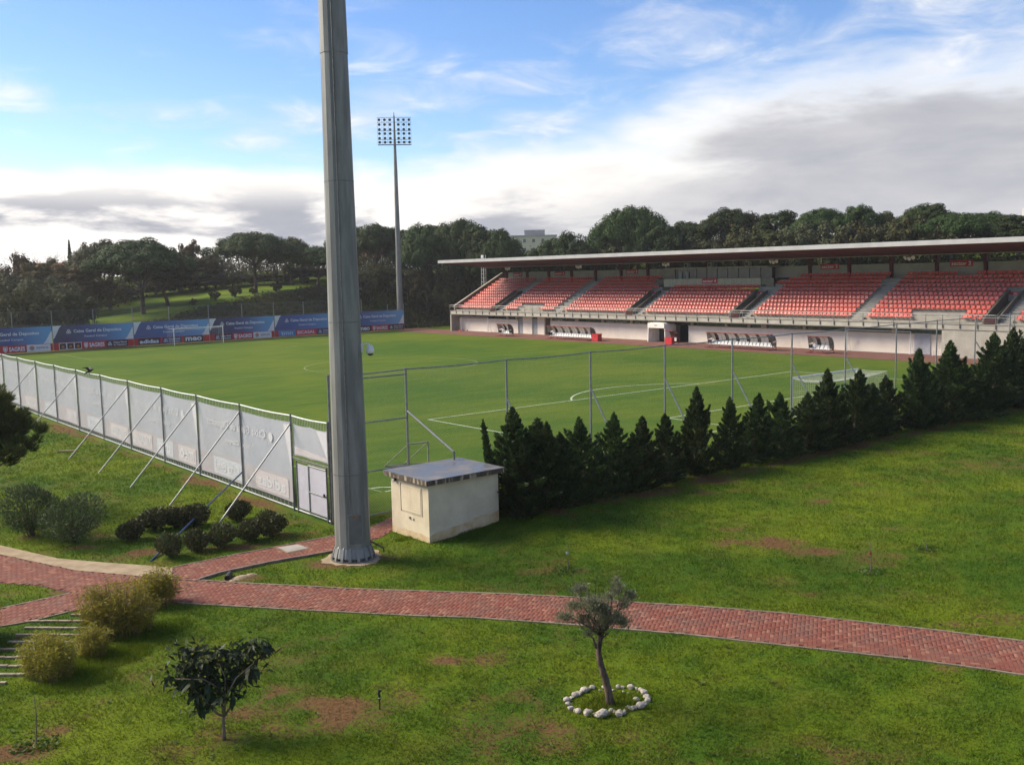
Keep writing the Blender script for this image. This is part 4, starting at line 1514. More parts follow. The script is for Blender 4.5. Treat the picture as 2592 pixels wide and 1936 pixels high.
GH = [('nearest', ['adidas', 'Caixa Geral'], True), ('second', ['meo', 'tmn', 'SICASAL'], True), ('third', ['SAGRES', 'REPSOL'], True), ('fourth', ['meo', 'SAGRES'], True), ('fifth', ['adidas', 'tmn'], True), ('sixth', ['SAGRES'], True), ('seventh', [], True)]
bspans = [(-.36, 9.28), (9.4, 19.08), (19.2, 28.84), (28.96, 38.64), (38.76, 48.64), (48.76, 58.44)]
for k, (y0, y1) in enumerate(bspans):
    o = (XL + .05, (y0 + y1) / 2, .3)
    t = empty('perimeter_banner', o, 'pale reverse side of a perimeter banner, %s from the corner gate' % GH[k][0] if k else 'pale reverse side of a perimeter banner beside the corner gate', 'banner', 'banners on the left fence')
    sheet('banner_cloth', BREV, XL + .05, y0, y1, .30, 3.62, t, o, .025, k)
    x = XL + .022
    mb = MB(o)
    add_text(mb, 'Caixa Geral de Depositos', (x, y0 + 2.4, 2.55), (0, 1, 0), (0, 0, 1), 6.2, .48, .012)
    mb.build('lettering', GHOST, t, fixn=False)
    mb = MB(o)
    add_text(mb, 'Futebol Campus', (x, y0 + 3.6, 1.95), (0, 1, 0), (0, 0, 1), 3.0, .3, .01)
    mb.build('lettering', GHOST, t, fixn=False)
    MB(o).tube([(x, y0 + 1.9, 2.8), (x + .002, y0 + 1.9, 2.8)], .2, 12).build('emblem', GHOST, t, fixn=False)
    MB(o).add([(x, y0 + .05, 3.5), (x, y0 + .7, 3.5), (x, y0 + .05, 1.5)], [(0, 1, 2)]).build('corner_flash', GHOST, t, fixn=False)
    words = GH[k][1]
    for j, wd in enumerate(words):
        ww = min(2.6, .42 * len(wd) + .5)
        yy = y0 + .7 + j * (9.0 / max(1, len(words)))
        pb = MB(o).add([(x + .012, yy - .25, .42), (x + .012, yy + ww + .25, .42), (x + .012, yy + ww + .25, 1.22), (x + .012, yy - .25, 1.22)], [(0, 1, 2, 3)])
        pb.build('print_field', GHOST_B if j % 2 else GHOST_P, t, fixn=False)
        mb = MB(o)
        add_text(mb, wd, (x, yy, .58), (0, 1, 0), (0, 0, 1), ww, .5, .03)
        mb.build('lettering', GHOST, t, fixn=False)
o = (XL + .05, -1.9, 2.3)
t = empty('perimeter_banner', o, 'short pale banner hanging above the corner gate', 'banner', 'banners on the left fence')
sheet('banner_cloth', BREV, XL + .05, -3.38, -.48, 2.3, 3.58, t, o, .012, 3, 10, 4)
MB(o).add([(XL + .022, -3.3, 2.42), (XL + .022, -3.3, 3.5), (XL + .022, -2.5, 3.5)], [(0, 1, 2)]).build('lettering', GHOST, t, fixn=False)
MB(o).add([(XL + .027, -3.3, 2.36), (XL + .027, -.6, 2.36), (XL + .027, -.6, 2.68), (XL + .027, -3.3, 2.5)], [(0, 1, 2, 3)]).build('print_field', GHOST_P, t, fixn=False)

# right fence behind the near goal, along y = -3.4
YR = -3.4
RO = (25, YR, 0)
rfn = empty('tall_fence', RO, 'tall galvanised chain link fence behind the near goal', 'fence')
rposts = [-4.28, -.80, 4.38, 9.42, 14.57, 19.92, 25.28, 30.76, 36.6, 41.8, 47.3, 52.7, 58.0]
HR = 5.68
for u in rposts:
    MB(RO).tube([(u, YR, -.1), (u, YR, HR + .05)], .048, 8).build('post', GALV, rfn)
for a, b_ in zip(rposts[:-1], rposts[1:]):
    pts = [(a + (b_ - a) * k / 4, YR - .03, HR - .04 * math.sin(math.pi * k / 4)) for k in range(5)]
    MB(RO).tube(pts, .030, 6).build('rail', GALV, rfn)
    MB(RO).tube([(a, YR - .03, .06), (b_, YR - .03, .06)], .028, 6).build('rail', GALV, rfn)
for z in (5.48, 3.74, 1.8):
    MB(RO).tube([(rposts[0], YR - .04, z), (rposts[1], YR - .04, z)], .030, 6).build('rail', GALV, rfn)
for i, u in enumerate(rposts):
    if i in (0,):
        continue
    if i == 1:
        e = np.array([-.42, -6.02, 2.62])
        MB(RO).tube([(u, YR - .05, 4.0), e, (e[0], e[1], 2.3)], .045, 7).build('brace', GALV, rfn)
    elif i <= 7 or i == 10:
        MB(RO).tube([(u, YR - .05, 3.95), (u + .05, YR - 2.6, .0)], .040, 6).build('brace', GALV, rfn)
mb = MB(RO)
for a, b_ in zip(rposts[:-1], rposts[1:]):
    chain_link(mb, (a, YR - .06), (b_, YR - .06), .08, 5.62, .13, .0022)
tag(mb.build('chain_link', WIRE, rfn, fixn=False), kind='stuff')

# far fence behind the far goal, along y = 109
YF = 109.0
FO = (36, YF, 0)
ff = empty('far_fence', FO, 'chain link fence with tall posts behind the blue banners at the far end', 'fence')
fposts = [4.4, 9.82, 14.88, 20.38, 25.86, 31.2, 37.3, 42.7, 48.05, 53.3, 58.8, 64.2, 69.4, 72.7]
for i, u in enumerate(fposts):
    MB(FO).tube([(u, YF + .12, -.1), (u, YF + .12, 5.65 if i < 12 else 4.6)], .05, 6).build('post', GALV, ff)
for a, b_ in zip(fposts[:-1], fposts[1:]):
    for z in (3.72, 5.6):
        if z > 5 and a > 63: continue
        MB(FO).tube([(a, YF + .12, z), (b_, YF + .12, z)], .025 if z < 5 else .015, 5).build('rail', GALV_DARK if z < 5 else GALV, ff)
mb = MB(FO)
for a, b_ in zip(fposts[:-1], fposts[1:]):
    chain_link(mb, (a, YF + .15), (b_, YF + .15), .1, 5.6 if a < 63 else 3.7, .3, .003)
    for k in range(12):
        u = a + (b_ - a) * (k + .5) / 12
        mb.tube([(u - .06, YF + .1, 3.72), (u + .06, YF + .02, 3.5)], .012, 3)
tag(mb.build('chain_link', WIRE, ff, fixn=False), kind='stuff')


def grad_mat(name, u0, u1, a, b_, c):
    m, nt, b = newmat(name)
    ge = nt.nodes.new('ShaderNodeNewGeometry')
    sx = nt.nodes.new('ShaderNodeSeparateXYZ')
    nt.links.new(ge.outputs['Position'], sx.inputs[0])
    f = (S(nt, sx.outputs[0]) - u0) / (u1 - u0)
    col = nmix(nt, f.smooth(.1, .55), a, b_)
    col = nmix(nt, f.smooth(.45, .98), col, c)
    col = nmix(nt, nnoise(nt, ge.outputs['Position'], .8, 3).smooth(.4, .7) * .12, col, (.2, .2, .22))
    nt.links.new(col, b.inputs['Base Color'])
    b.inputs['Roughness'].default_value = .55
    return m


BAN_W = mat('banner_white', (.70, .70, .70), (.62, .62, .62), 1, rough=.5)
BAN_RED = mat('banner_red', (.50, .035, .035), (.42, .03, .03), .7, rough=.5)
BAN_BLACK = mat('banner_black', (.030, .022, .026), (.024, .018, .02), 1, rough=.5)
BAN_NAVY = mat('banner_navy', (.045, .050, .13), (.038, .042, .11), 1, rough=.5)
BAN_PURP = mat('banner_plum', (.060, .030, .050), (.05, .025, .04), 1, rough=.5)
BAN_CYAN = mat('banner_cyan', (.055, .25, .46), (.05, .22, .42), 1, rough=.5)
BAN_PINK = mat('banner_bright_red', (.62, .06, .08), (.55, .05, .07), 1, rough=.5)
ORANGE = mat('print_orange', (.60, .22, .05), (.5, .1, .04), 3)
BROWN_P = mat('print_brown', (.05, .04, .03), (.04, .03, .025), 3)
GREYT = mat('print_grey', (.25, .25, .26), (.22, .22, .23), 3)
LETTER = mat('print_white', (.74, .74, .76), (.68, .68, .7), 2, rough=.5)
PXD, PZD = np.array([1.0, 0, 0]), np.array([0, 0, 1.0])


def rect(mb, u0, u1, z0, z1, y):
    mb.add([(u0, y, z0), (u1, y, z0), (u1, y, z1), (u0, y, z1)], [(0, 1, 2, 3)])
    return mb


def knot(mb, u, z, r_, y):        # three interlaced loops
    for k in range(3):
        a = R(90 + 120 * k)
        c = (u + r_ * .5 * math.cos(a), z + r_ * .5 * math.sin(a))
        n = 14
        V = []
        for i in range(n):
            t = 2 * math.pi * i / n
            V += [(c[0] + r_ * .5 * math.cos(t), y, c[1] + r_ * .5 * math.sin(t)), (c[0] + r_ * .3 * math.cos(t), y, c[1] + r_ * .3 * math.sin(t))]
        mb.add(V, [(2 * i, 2 * ((i + 1) % n), 2 * ((i + 1) % n) + 1, 2 * i + 1) for i in range(n)])


def crest(mb, u, z, w, h, y):
    P = [(-.5, .5), (.5, .5), (.5, -.1), (.3, -.4), (0, -.55), (-.3, -.4), (-.5, -.1)]
    n = len(P)
    V = [(u + a * w, y, z + b_ * h) for a, b_ in P] + [(u + a * w * .72, y, z + b_ * h * .74) for a, b_ in P] + [(u + a * w * .5, y, z + b_ * h * .5) for a, b_ in P]
    mb.add(V, [(i, (i + 1) % n, n + (i + 1) % n, n + i) for i in range(n)] + [tuple(range(2 * n, 3 * n))])


def logo(t, o, kind, u0, u1):
    """one sponsor field of the red strip between u0 and u1"""
    y, yb = YF - .012, YF - .006
    w = u1 - u0
    z0, z1 = .16, 1.10
    if kind == 'sagres':
        mb = MB(o); crest(mb, u0 + .45, .62, .55, .72, y); mb.build('emblem', LETTER, t, fixn=False); mb = MB(o); add_text(mb, 'SAGRES', (u0 + .9, y, .32), PXD, PZD, w - 1.0, .6, .03); mb.build('lettering', LETTER, t, fixn=False)
    elif kind == 'repsol':
        rect(MB(o), u0, u1, z0, z1, yb).build('print_field', BAN_W, t, fixn=False)
        mb = MB(o)
        n = 12
        mb.add([(u0 + .65 + .34 * math.cos(R(180 * i / n)), y, .62 + .3 * math.sin(R(180 * i / n))) for i in range(n + 1)], [tuple(range(n + 1))])
        mb.build('emblem', ORANGE, t, fixn=False)
        mb = MB(o); mb.add([(u0 + .65 + .30 * math.cos(R(180 + 180 * i / n)), y, .58 + .26 * math.sin(R(180 + 180 * i / n))) for i in range(n + 1)], [tuple(range(n + 1))]); mb.build('emblem', GREYT, t, fixn=False)
        mb = MB(o); add_text(mb, 'REPSOL', (u0 + 1.25, y, .48), PXD, PZD, w - 1.45, .3, .03); mb.build('lettering', GREYT, t, fixn=False)
    elif kind in ('caixa', 'caixa_plum'):
        rect(MB(o), u0, u1, z0, z1, yb).build('print_field', BAN_NAVY if kind == 'caixa' else BAN_PURP, t, fixn=False)
        mb = MB(o); knot(mb, u0 + .5, .6, .32, y); mb.build('emblem', LETTER, t, fixn=False); mb = MB(o); add_text(mb, 'Caixa Geral', (u0 + 1.0, y, .66), PXD, PZD, w - 1.2, .27, .02); mb.build('lettering', LETTER, t, fixn=False); mb = MB(o); add_text(mb, 'de Depositos', (u0 + 1.0, y, .27), PXD, PZD, w - 1.2, .27, .02); mb.build('lettering', LETTER, t, fixn=False)
    elif kind in ('adidas', 'meo'):
        rect(MB(o), u0, u1, z0, z1, yb).build('print_field', BAN_BLACK, t, fixn=False)
        mb = MB(o); add_text(mb, kind, (u0 + .2, y, .34), PXD, PZD, w - .4, .58, .035); mb.build('lettering', LETTER, t, fixn=False)
    elif kind == 'tmn':
        rect(MB(o), u0, u1, z0, z1, yb).build('print_field', BAN_CYAN, t, fixn=False)
        mb = MB(o); add_text(mb, 'tmn', (u0 + .45, y, .36), PXD, PZD, w - .9, .55, .0); mb.build('lettering', LETTER, t, fixn=False)
    elif kind == 'sicasal':
        rect(MB(o), u0, u1, z0, z1, yb).build('print_field', BAN_PINK, t, fixn=False)
        mb = MB(o); add_text(mb, 'SICASAL', (u0 + .15, y, .40), PXD, PZD, w - .3, .5, .02); mb.build('lettering', LETTER, t, fixn=False)
    elif kind == 'pictures':
        for k in range(3):
            a, b_ = u0 + w * k / 3, u0 + w * (k + 1) / 3
            rect(MB(o), a, b_ - .01, z0, z1, yb).build('print_field', BAN_W, t, fixn=False)
            rect(MB(o), a + .07, b_ - .08, z0 + .07, z1 - .07, yb - .002).build('print_field', BROWN_P, t, fixn=False)
            c = (a + b_) / 2
            mb = MB(o); mb.add([(c - .2, y - .002, .42), (c + .2, y - .002, .42), (c + .14, y - .002, .72), (c - .14, y - .002, .72)], [(0, 1, 2, 3)]); mb.build('emblem', ORANGE, t, fixn=False)


DK, NB, LB = (.050, .040, .095), (.050, .080, .24), (.13, .32, .55)
zx1 = lambda x: PV(x / 5.53, 890, YF)[0]
zx2 = lambda x: PV(380 + x / 5.53, 870, YF)[0]
zx3 = lambda x: PV(880 + x / 5.53, 835, YF)[0]
BANS = [(3.9, 14.72, DK, NB, LB, [('sagres', zx1(25), zx1(365)), ('repsol', zx1(378), zx1(712))], 'leftmost blue banner at the far end'),
        (14.88, 25.78, DK, NB, LB, [('pictures', zx1(832), zx1(1152)), ('sagres', zx1(1165), zx1(1480)), ('caixa_plum', zx1(1495), zx1(1800))], 'second blue banner from the left, three small pictures on its red strip'),
        (25.9, 37.2, NB, (.07, .14, .36), LB, [('adidas', zx1(1945), zx2(145)), ('caixa', zx2(172), zx2(440)), ('meo', zx2(480), zx2(745))], 'blue banner directly behind the far goal'),
        (37.32, 47.95, DK, (.06, .07, .20), LB, [('caixa_plum', zx2(905), zx2(1155)), ('sagres', zx2(1165), zx2(1440)), ('repsol', zx2(1450), zx2(1705))], 'dark to blue banner just right of the far goal'),
        (48.1, 59.2, NB, (.07, .14, .38), LB, [('tmn', zx2(1805), zx2(2040)), ('sicasal', zx2(2055), zx2(2330)), ('caixa', zx2(2350), zx2(2600))], 'blue banner with a cyan field, half behind the floodlight mast'),
        (61.7, 72.6, NB, (.09, .18, .40), (.17, .36, .60), [('meo', zx3(150), zx3(325)), ('sagres', zx3(340), zx3(568)), ('caixa_plum', zx3(578), zx3(785))], 'rightmost blue banner at the far end, beside the far floodlight mast')]
for u0, u1, a, b_, c, logos, lab in BANS:
    o = ((u0 + u1) / 2, YF, .1)
    t = empty('perimeter_banner', o, lab, 'banner', 'blue banners behind the far goal')
    w = u1 - u0
    rect(MB(o), u0, u1, 1.15, 3.52, YF).build('banner_cloth', grad_mat('banner_blue', u0, u1, a, b_, c), t, fixn=False)
    rect(MB(o), u0, u1, .10, 1.148, YF).build('banner_strip', BAN_RED, t, fixn=False)
    if u0 > 10 and u0 < 60:
        MB(o).add([(u0, YF - .005, 3.52), (u0 + 1.15, YF - .005, 3.52), (u0 + .85, YF - .005, 3.2), (u0 + .15, YF - .005, 1.8), (u0, YF - .005, 1.7)], [(0, 1, 2, 3, 4)]).build('corner_flash', BAN_W, t, fixn=False)
    mb = MB(o)
    mb.add([(u1, YF - .005, 1.15), (u1 - 1.2, YF - .005, 1.15), (u1 - .85, YF - .005, 1.5), (u1 - .2, YF - .005, 2.6), (u1, YF - .005, 2.9)], [(0, 1, 2, 3, 4)])
    mb.build('corner_flash', BAN_W, t, fixn=False)
    mb = MB(o)
    knot(mb, u0 + .19 * w, 2.62, .34, YF - .012)
    mb.build('emblem', LETTER, t, fixn=False)
    mb = MB(o)
    add_text(mb, 'Caixa Geral de Depositos', (u0 + .25 * w, YF - .012, 2.32), PXD, PZD, .60 * w, .58, .016)
    mb.build('lettering', LETTER, t, fixn=False)
    mb = MB(o)
    add_text(mb, 'Futebol Campus', (u0 + .38 * w, YF - .012, 1.68), PXD, PZD, .28 * w, .36, .004)
    mb.build('lettering', LETTER, t, fixn=False)
    for k, x0, x1 in logos:
        logo(t, o, k, x0, x1)


# ------------------------------------------------------------------ floodlight masts
POLE = mat('mast_galvanised', (.245, .242, .22), (.150, .150, .138), 2.2, rough=.5, spec=.4, metal=.15, stretch=(1, 1, .15), grime=((.10, .095, .08), 1.4, .6))
POLE_D = mat('mast_plate', (.16, .16, .15), (.125, .125, .12), 3, rough=.5, spec=.4, metal=.15)
LAMP_G = mat('lamp_glass', (.09, .095, .11), (.06, .065, .075), 4, rough=.2, spec=.6)
FRAME_D = mat('frame_grey', (.16, .19, .24), (.13, .15, .19), 3, rough=.5)


def mast(x, y, face, label, detail):
    o = (x, y, 0)
    t = empty('floodlight_mast', o, label, 'floodlight', 'floodlight masts at the pitch corners')
    n = 16
    a0 = math.atan2(face[1], face[0]) + .1
    def ring(z, r_):
        return [(x + r_ * math.cos(a0 + 2 * math.pi * k / n), y + r_ * math.sin(a0 + 2 * math.pi * k / n), z) for k in range(n)]
    for zs, rs in (([0.02, 16.9], [.600, .425]), ([16.4, 27.5], [.445, .315]), ([27.1, 37.4], [.33, .14]), ([37.4, 38.2], [.1, .02])):
        mb = MB(o)
        V = ring(zs[0], rs[0]) + ring(zs[1], rs[1])
        mb.add(V, [(k, (k + 1) % n, n + (k + 1) % n, n + k) for k in range(n)] + [tuple(range(n)), tuple(range(n, 2 * n))])
        mb.build('shaft_section', POLE, t)
    fx, fy = face[0] / math.hypot(*face), face[1] / math.hypot(*face)
    sx, sy = -fy, fx
    mb = MB(o).tube([(x, y, -.05), (x, y, .06)], [.76, .76], 24)
    mb.build('base_plate', POLE_D, t)
    for k in range(16):
        a = a0 + 2 * math.pi * (k + .5) / 16
        ca, sa = math.cos(a), math.sin(a)
        mb = MB(o)
        P = [(.57, .06, .02), (.735, .06, .045), (.725, .14, .045), (.615, .46, .03), (.57, .52, .02)]
        V = [(x + ca * r_ - sa * s * w_, y + sa * r_ + ca * s * w_, z) for s in (-1, 1) for r_, z, w_ in P]
        m_ = len(P)
        mb.add(V, [tuple(range(m_)), tuple(range(m_, 2 * m_))] + [(i, (i + 1) % m_, m_ + (i + 1) % m_, m_ + i) for i in range(m_)])
        mb.build('gusset', POLE, t)
    mb = MB(o)
    V = []
    for k in range(16):
        a = a0 + 2 * math.pi * k / 16
        V += [(x + .705 * math.cos(a), y + .705 * math.sin(a), .15), (x + .612 * math.cos(a), y + .612 * math.sin(a), .46)]
    mb.add(V, [(2 * k, 2 * ((k + 1) % 16), 2 * ((k + 1) % 16) + 1, 2 * k + 1) for k in range(16)])
    mb.build('base_skirt', POLE, t)
    # lamp frame
    W, z0, z1 = 2.92, 32.4, 37.1
    def fp(s, z, f=.42):
        return (x + sx * s + fx * f, y + sy * s + fy * f, z)
    mb = MB(o)
    for z in (z1, z1 - .82, z1 - 2.3, z1 - 3.8, z0 + .45):
        mb.tube([fp(-W, z), fp(W, z)], .035, 4)
    for s in (-W, -2.15, -1.9, -1.25, -1.0, 1.0, 1.25, 1.9, 2.15, W):
        mb.tube([fp(s, z0 + .1), fp(s, z1)], .022, 4)
    for z in (z0 + .5, z1 - .6):
        mb.tube([fp(0, z), (x, y, z)], .09, 5)
    mb.build('lamp_frame', FRAME_D, t)
    MB(o).tube([fp(-W, z0), fp(W, z0)], .09, 6).build('walkway', FRAME_D, t)
    for z in (z1 - .38, z1 - 1.2, z1 - 2.05, z1 - 2.75, z1 - 3.55, z1 - 4.25):
        for s in (-2.6, -1.65, -.72, .72, 1.65, 2.6):
            c = np.array(fp(s, z, .55)); d = np.array([fx * .9, fy * .9, -.42])
            d = d / np.linalg.norm(d)
            l_ = MB(o).tube([c - d * .2, c - d * .05, c + d * .14], [.10, .22, .25], 10).build('lamp', FRAME_D, t)
            if not detail:
                MB(o).tube([c + d * .141, c + d * .15], [.22, .22], 10).build('lens', LAMP_G, l_)
    if detail:
        for zz in (2.9, 7.9, 12.4):
            r_ = .603 - .01036 * zz
            mb = MB(o)
            V = ring(zz, r_ + .003) + ring(zz + .03, r_ + .003)
            mb.add(V, [(k, (k + 1) % n, n + (k + 1) % n, n + k) for k in range(n)])
            mb.build('weld_seam', POLE_D, t)
        tocam = np.array([CAM[0] - x, CAM[1] - y]); tocam /= np.linalg.norm(tocam)
        lt = np.array([-RT[0], -RT[1]]); lt /= np.linalg.norm(lt)
        d = tocam * .995 + lt * .10; d /= np.linalg.norm(d)
        pts = []
        for z in np.linspace(1.95, 37, 60):
            r_ = .602 - .01048 * z + .02 if z < 16.4 else .47 - .0117 * (z - 16.4)
            pts.append((x + d[0] * r_, y + d[1] * r_, z))
        MB(o).tube(pts, .017, 5).build('conduit', GALV_DARK, t)
        dn = tocam * .985 - lt * .17; dn /= np.linalg.norm(dn)
        sd = np.array([-dn[1], dn[0]])
        c = np.array([x + dn[0] * .585, y + dn[1] * .585, 1.12])
        dr = MB(o).obox(c, (sd[0] * .21, sd[1] * .21, 0), (dn[0] * .03, dn[1] * .03, 0), (0, 0, .48)).build('access_door', POLE_D, t)
        rust = mat('rust_stain', (.36, .16, .06), (.25, .1, .04), 9, rough=.9)
        MB(o).obox(c + np.array([dn[0] * .033, dn[1] * .033, .43]), (sd[0] * .09, sd[1] * .09, 0), (dn[0] * .002, dn[1] * .002, 0), (0, 0, .03)).build('rust_patch', rust, dr)
        MB(o).obox(c + np.array([dn[0] * .012, dn[1] * .012, .0]), (sd[0] * .235, sd[1] * .235, 0), (dn[0] * .012, dn[1] * .012, 0), (0, 0, .505)).build('door_surround', POLE, t)
    return t


near_mast = mast(MAST_XY[0], MAST_XY[1], (34 - MAST_XY[0], 52 - MAST_XY[1]), 'tall tapering grey floodlight mast standing beside the path in the foreground', True)
fm = PV(1013.0, 787, 113.0)
mast(fm[0], 113.0, (34 - fm[0], 52 - 113.0), 'distant floodlight mast with a square bank of lamps behind the far corner', False)
# concrete collar and the sandy soil round the near mast
mb = MB((MAST_XY[0], MAST_XY[1], 0))
mb.poly([(MAST_XY[0] + (1.0 + .12 * math.sin(3 * a) + .06 * math.sin(11 * a)) * math.cos(a), MAST_XY[1] + (.98 + .10 * math.cos(4 * a) + .05 * math.sin(13 * a)) * math.sin(a)) for a in np.linspace(0, 2 * math.pi, 61)[:-1]], -.1, .022)
tag(mb.build('mast_footing', SAND), 'rough pale concrete footing around the foot of the near floodlight mast', 'footing')
q0 = np.array([MAST_XY[0] + RT[0] * .62, MAST_XY[1] + RT[1] * .62, .62])
q1 = np.array([MAST_XY[0] + RT[0] * 1.02, MAST_XY[1] + RT[1] * 1.02, .33])
tag(MB(tuple(q1)).tube([q0 - np.array([RT[0], RT[1], 0]) * .12, q1, q1 + np.array([.0, 0, -.14])], .03, 6).build('steel_rod', mat('rusty_steel', (.12, .075, .045), (.07, .045, .03), 8, rough=.8), None), 'bent rusty rod sticking out at the foot of the near mast', 'rod')

# dome camera on the near mast
dep = (np.array([*MAST_XY, 7.0]) - CAM) @ FW
dcp = CAM + _ray(780 + 399 / 2.5425, 850 + 95 / 2.5425) * dep
ap = CAM + _ray(780 + 340 / 2.5425, 850 + 78 / 2.5425) * dep
t = empty('dome_camera', tuple(ap), 'white dome security camera on a curved arm fixed to the near floodlight mast', 'camera')
o = tuple(ap)
MB(o).obox(ap - np.array([RT[0], RT[1], 0]) * .02, (RT[0] * .08, RT[1] * .08, 0), (RT[1] * .06, -RT[0] * .06, 0), (0, 0, .15)).build('wall_bracket', WHITE, t)
top = dcp + np.array([0, 0, .17])
MB(o).tube([ap + np.array([0, 0, .04]), ap * .75 + top * .25 + np.array([0, 0, .09]), ap * .4 + top * .6 + np.array([0, 0, .10]), ap * .1 + top * .9 + np.array([0, 0, .04]), top - np.array([0, 0, .03])], .028, 8).build('arm', WHITE, t, smooth=True)
MB(o).tube([dcp + np.array([0, 0, z]) for z in (.19, .16, .10, .0, -.09)], [.04, .085, .118, .132, .13], 16).build('housing', WHITE, t, smooth=True)
MB(o).tube([dcp + np.array([0, 0, z]) for z in (-.092, -.12, -.15, -.165)], [.10, .095, .07, .03], 14).build('dome', BLACK, t, smooth=True)

# ------------------------------------------------------------------ concrete hut
x0, x1, y0, y1 = HUT
o = ((x0 + x1) / 2, (y0 + y1) / 2, 0)
hut = empty('utility_hut', o, 'small cream rendered utility hut with a flat wet concrete roof', 'hut')
MB(o).box(x0, x1, y0, y1, -.2, 2.12).build('wall', RENDER_W, hut)


def damp_mat():
    m, nt, b = newmat('damp_plinth')
    ge = nt.nodes.new('ShaderNodeNewGeometry')
    f = nnoise(nt, ge.outputs['Position'], 3, 5, .6)
    nt.links.new(nmix(nt, f.smooth(.3, .7), (.46, .31, .14), (.56, .46, .30)), b.inputs['Base Color'])
    b.inputs['Roughness'].default_value = .95
    return m


# splash-stained render at the foot, with an uneven upper edge
DAMP = damp_mat()
for ax in (0, 1):
    mb = MB(o)
    n = 26
    V = []
    for i in range(n + 1):
        f = i / n
        h = .20 + .16 * float(fbm(np.array([f * 9 + ax * 31.0]), np.array([2.0]), 4)[0]) + (.42 * (f ** .8) if ax else 0)
        if ax == 0:
            V += [(x0 - .004, y0 - .004 + (y1 - y0 + .004) * f, -.1), (x0 - .004, y0 - .004 + (y1 - y0 + .004) * f, h)]
        else:
            V += [(x0 - .004 + (x1 - x0 + .004) * f, y0 - .004, -.1), (x0 - .004 + (x1 - x0 + .004) * f, y0 - .004, h)]
    mb.add(V, [(2 * i, 2 * i + 2, 2 * i + 3, 2 * i + 1) for i in range(n)])
    mb.build('splash_stain', DAMP, hut, fixn=False)


def roof_mats():
    m, nt, b = newmat('wet_roof')
    ge = nt.nodes.new('ShaderNodeNewGeometry')
    f = nnoise(nt, ge.outputs['Position'], 1.4, 5, .6)
    nt.links.new(nmix(nt, f.smooth(.35, .7), (.11, .115, .125), (.17, .165, .165)), b.inputs['Base Color'])
    r_ = nmix(nt, f.smooth(.4, .62), (.32, .32, .32), (.75, .75, .75))
    nt.links.new(r_, b.inputs['Roughness'])
    m2, nt, b = newmat('streaked_edge')
    ge = nt.nodes.new('ShaderNodeNewGeometry')
    f = nnoise(nt, nmap(nt, ge.outputs['Position'], (1, 1, .12)), 7, 4, .6)
    nt.links.new(nmix(nt, f.smooth(.50, .60), (.070, .052, .038), (.36, .30, .21)), b.inputs['Base Color'])
    b.inputs['Roughness'].default_value = .9
    return m, m2


RM, RE = roof_mats()
rfh = MB(o).box(x0 - .2, x1 + .15, y0 - .22, y1 + .2, 2.125, 2.30).build('roof_slab', RE, hut)
MB(o).box(x0 - .2, x1 + .15, y0 - .22, y1 + .2, 2.302, 2.312).build('roof_skin', RM, rfh)
sv_ = MB(o).box(x0 - .018, x0 - .002, -7.95, -6.6, .92, 1.94).build('louvre_frame', RENDER_W, hut)
for k in range(11):
    z = .98 + k * .085
    MB(o).obox((x0 - .026, -7.275, z + .03), (.006, 0, .0), (0, .62, 0), (.004, 0, .034)).build('slat', RENDER_W, sv_)
MB(o).box(x0 - .024, x0 - .019, -6.65, -6.60, .92, 1.94).build('painted_shadow', BLACK, sv_)  # black strip painting the shadow beside the slats, no real gap
MB(o).box(x0 - .03, x0 - .003, -7.22, -7.12, .70, .78).build('vent_plate', GALV_DARK, hut)
MB(o).box(x0 - .03, x0 - .003, -7.40, -7.28, .70, .77).build('vent_plate', CREAM, hut)
lt_ = MB(o).tube([(x0 - .002, -6.28, 2.02), (x0 - .1, -6.28, 2.0)], .07, 8).build('lamp', BLACK, hut)
MB(o).tube([(x0 - .101, -6.28, 2.0), (x0 - .14, -6.28, 1.99)], [.06, .03], 8).build('lamp_glass', WHITE, lt_)

# manhole slab, board, drain pipe
mh = [G(1775 / 2.5425, 1000 + 985 / 2.5425), G(1920 / 2.5425, 1000 + 963 / 2.5425), G(2000 / 2.5425, 1000 + 990 / 2.5425), G(1850 / 2.5425, 1000 + 1020 / 2.5425)]
oc = sum(mh) / 4
t = empty('manhole', tuple(oc), 'rectangular concrete manhole cover set in the red path beside the near mast', 'manhole')
MB(tuple(oc)).poly([(p_[0], p_[1]) for p_ in mh], .0, .034).build('frame', EDGING, t)
MB(tuple(oc)).poly([tuple((oc + (p_ - oc) * .86)[:2]) for p_ in mh], .0, .042).build('cover', CONC, t)
c = G(435 / 2.5425, 1000 + 365 / 2.5425)
tag(MB((c[0], c[1], 0)).obox((c[0], c[1], .05), (RT[0] * .5, RT[1] * .5, 0), (-RT[1] * .12, RT[0] * .12, .0), (0, 0, .03)).build('wooden_board', mat('old_timber', (.25, .17, .11), (.17, .11, .07), 5, stretch=(1, 6, 1))), 'weathered brown board lying on the grass near the banner fence', 'board')
pc = G(1462 / 2.5425, 1000 + 1190 / 2.5425)
t = empty('drain_pipe', (pc[0], pc[1], 0), 'open end of a dark drain pipe in the washed out soil beside the path', 'pipe')
o = (pc[0], pc[1], 0)
pd = np.array([-.55, -.83, 0])
MB(o).tube([pc + np.array([0, 0, .06]) - pd * .5, pc + np.array([0, 0, .07])], .085, 12).build('pipe', mat('pipe_plastic', (.06, .05, .045), (.04, .035, .03), 5), t)
MB(o).tube([pc + np.array([0, 0, .07]) + pd * .002, pc + np.array([0, 0, .07]) + pd * .006], .068, 12).build('bore', BLACK, t)
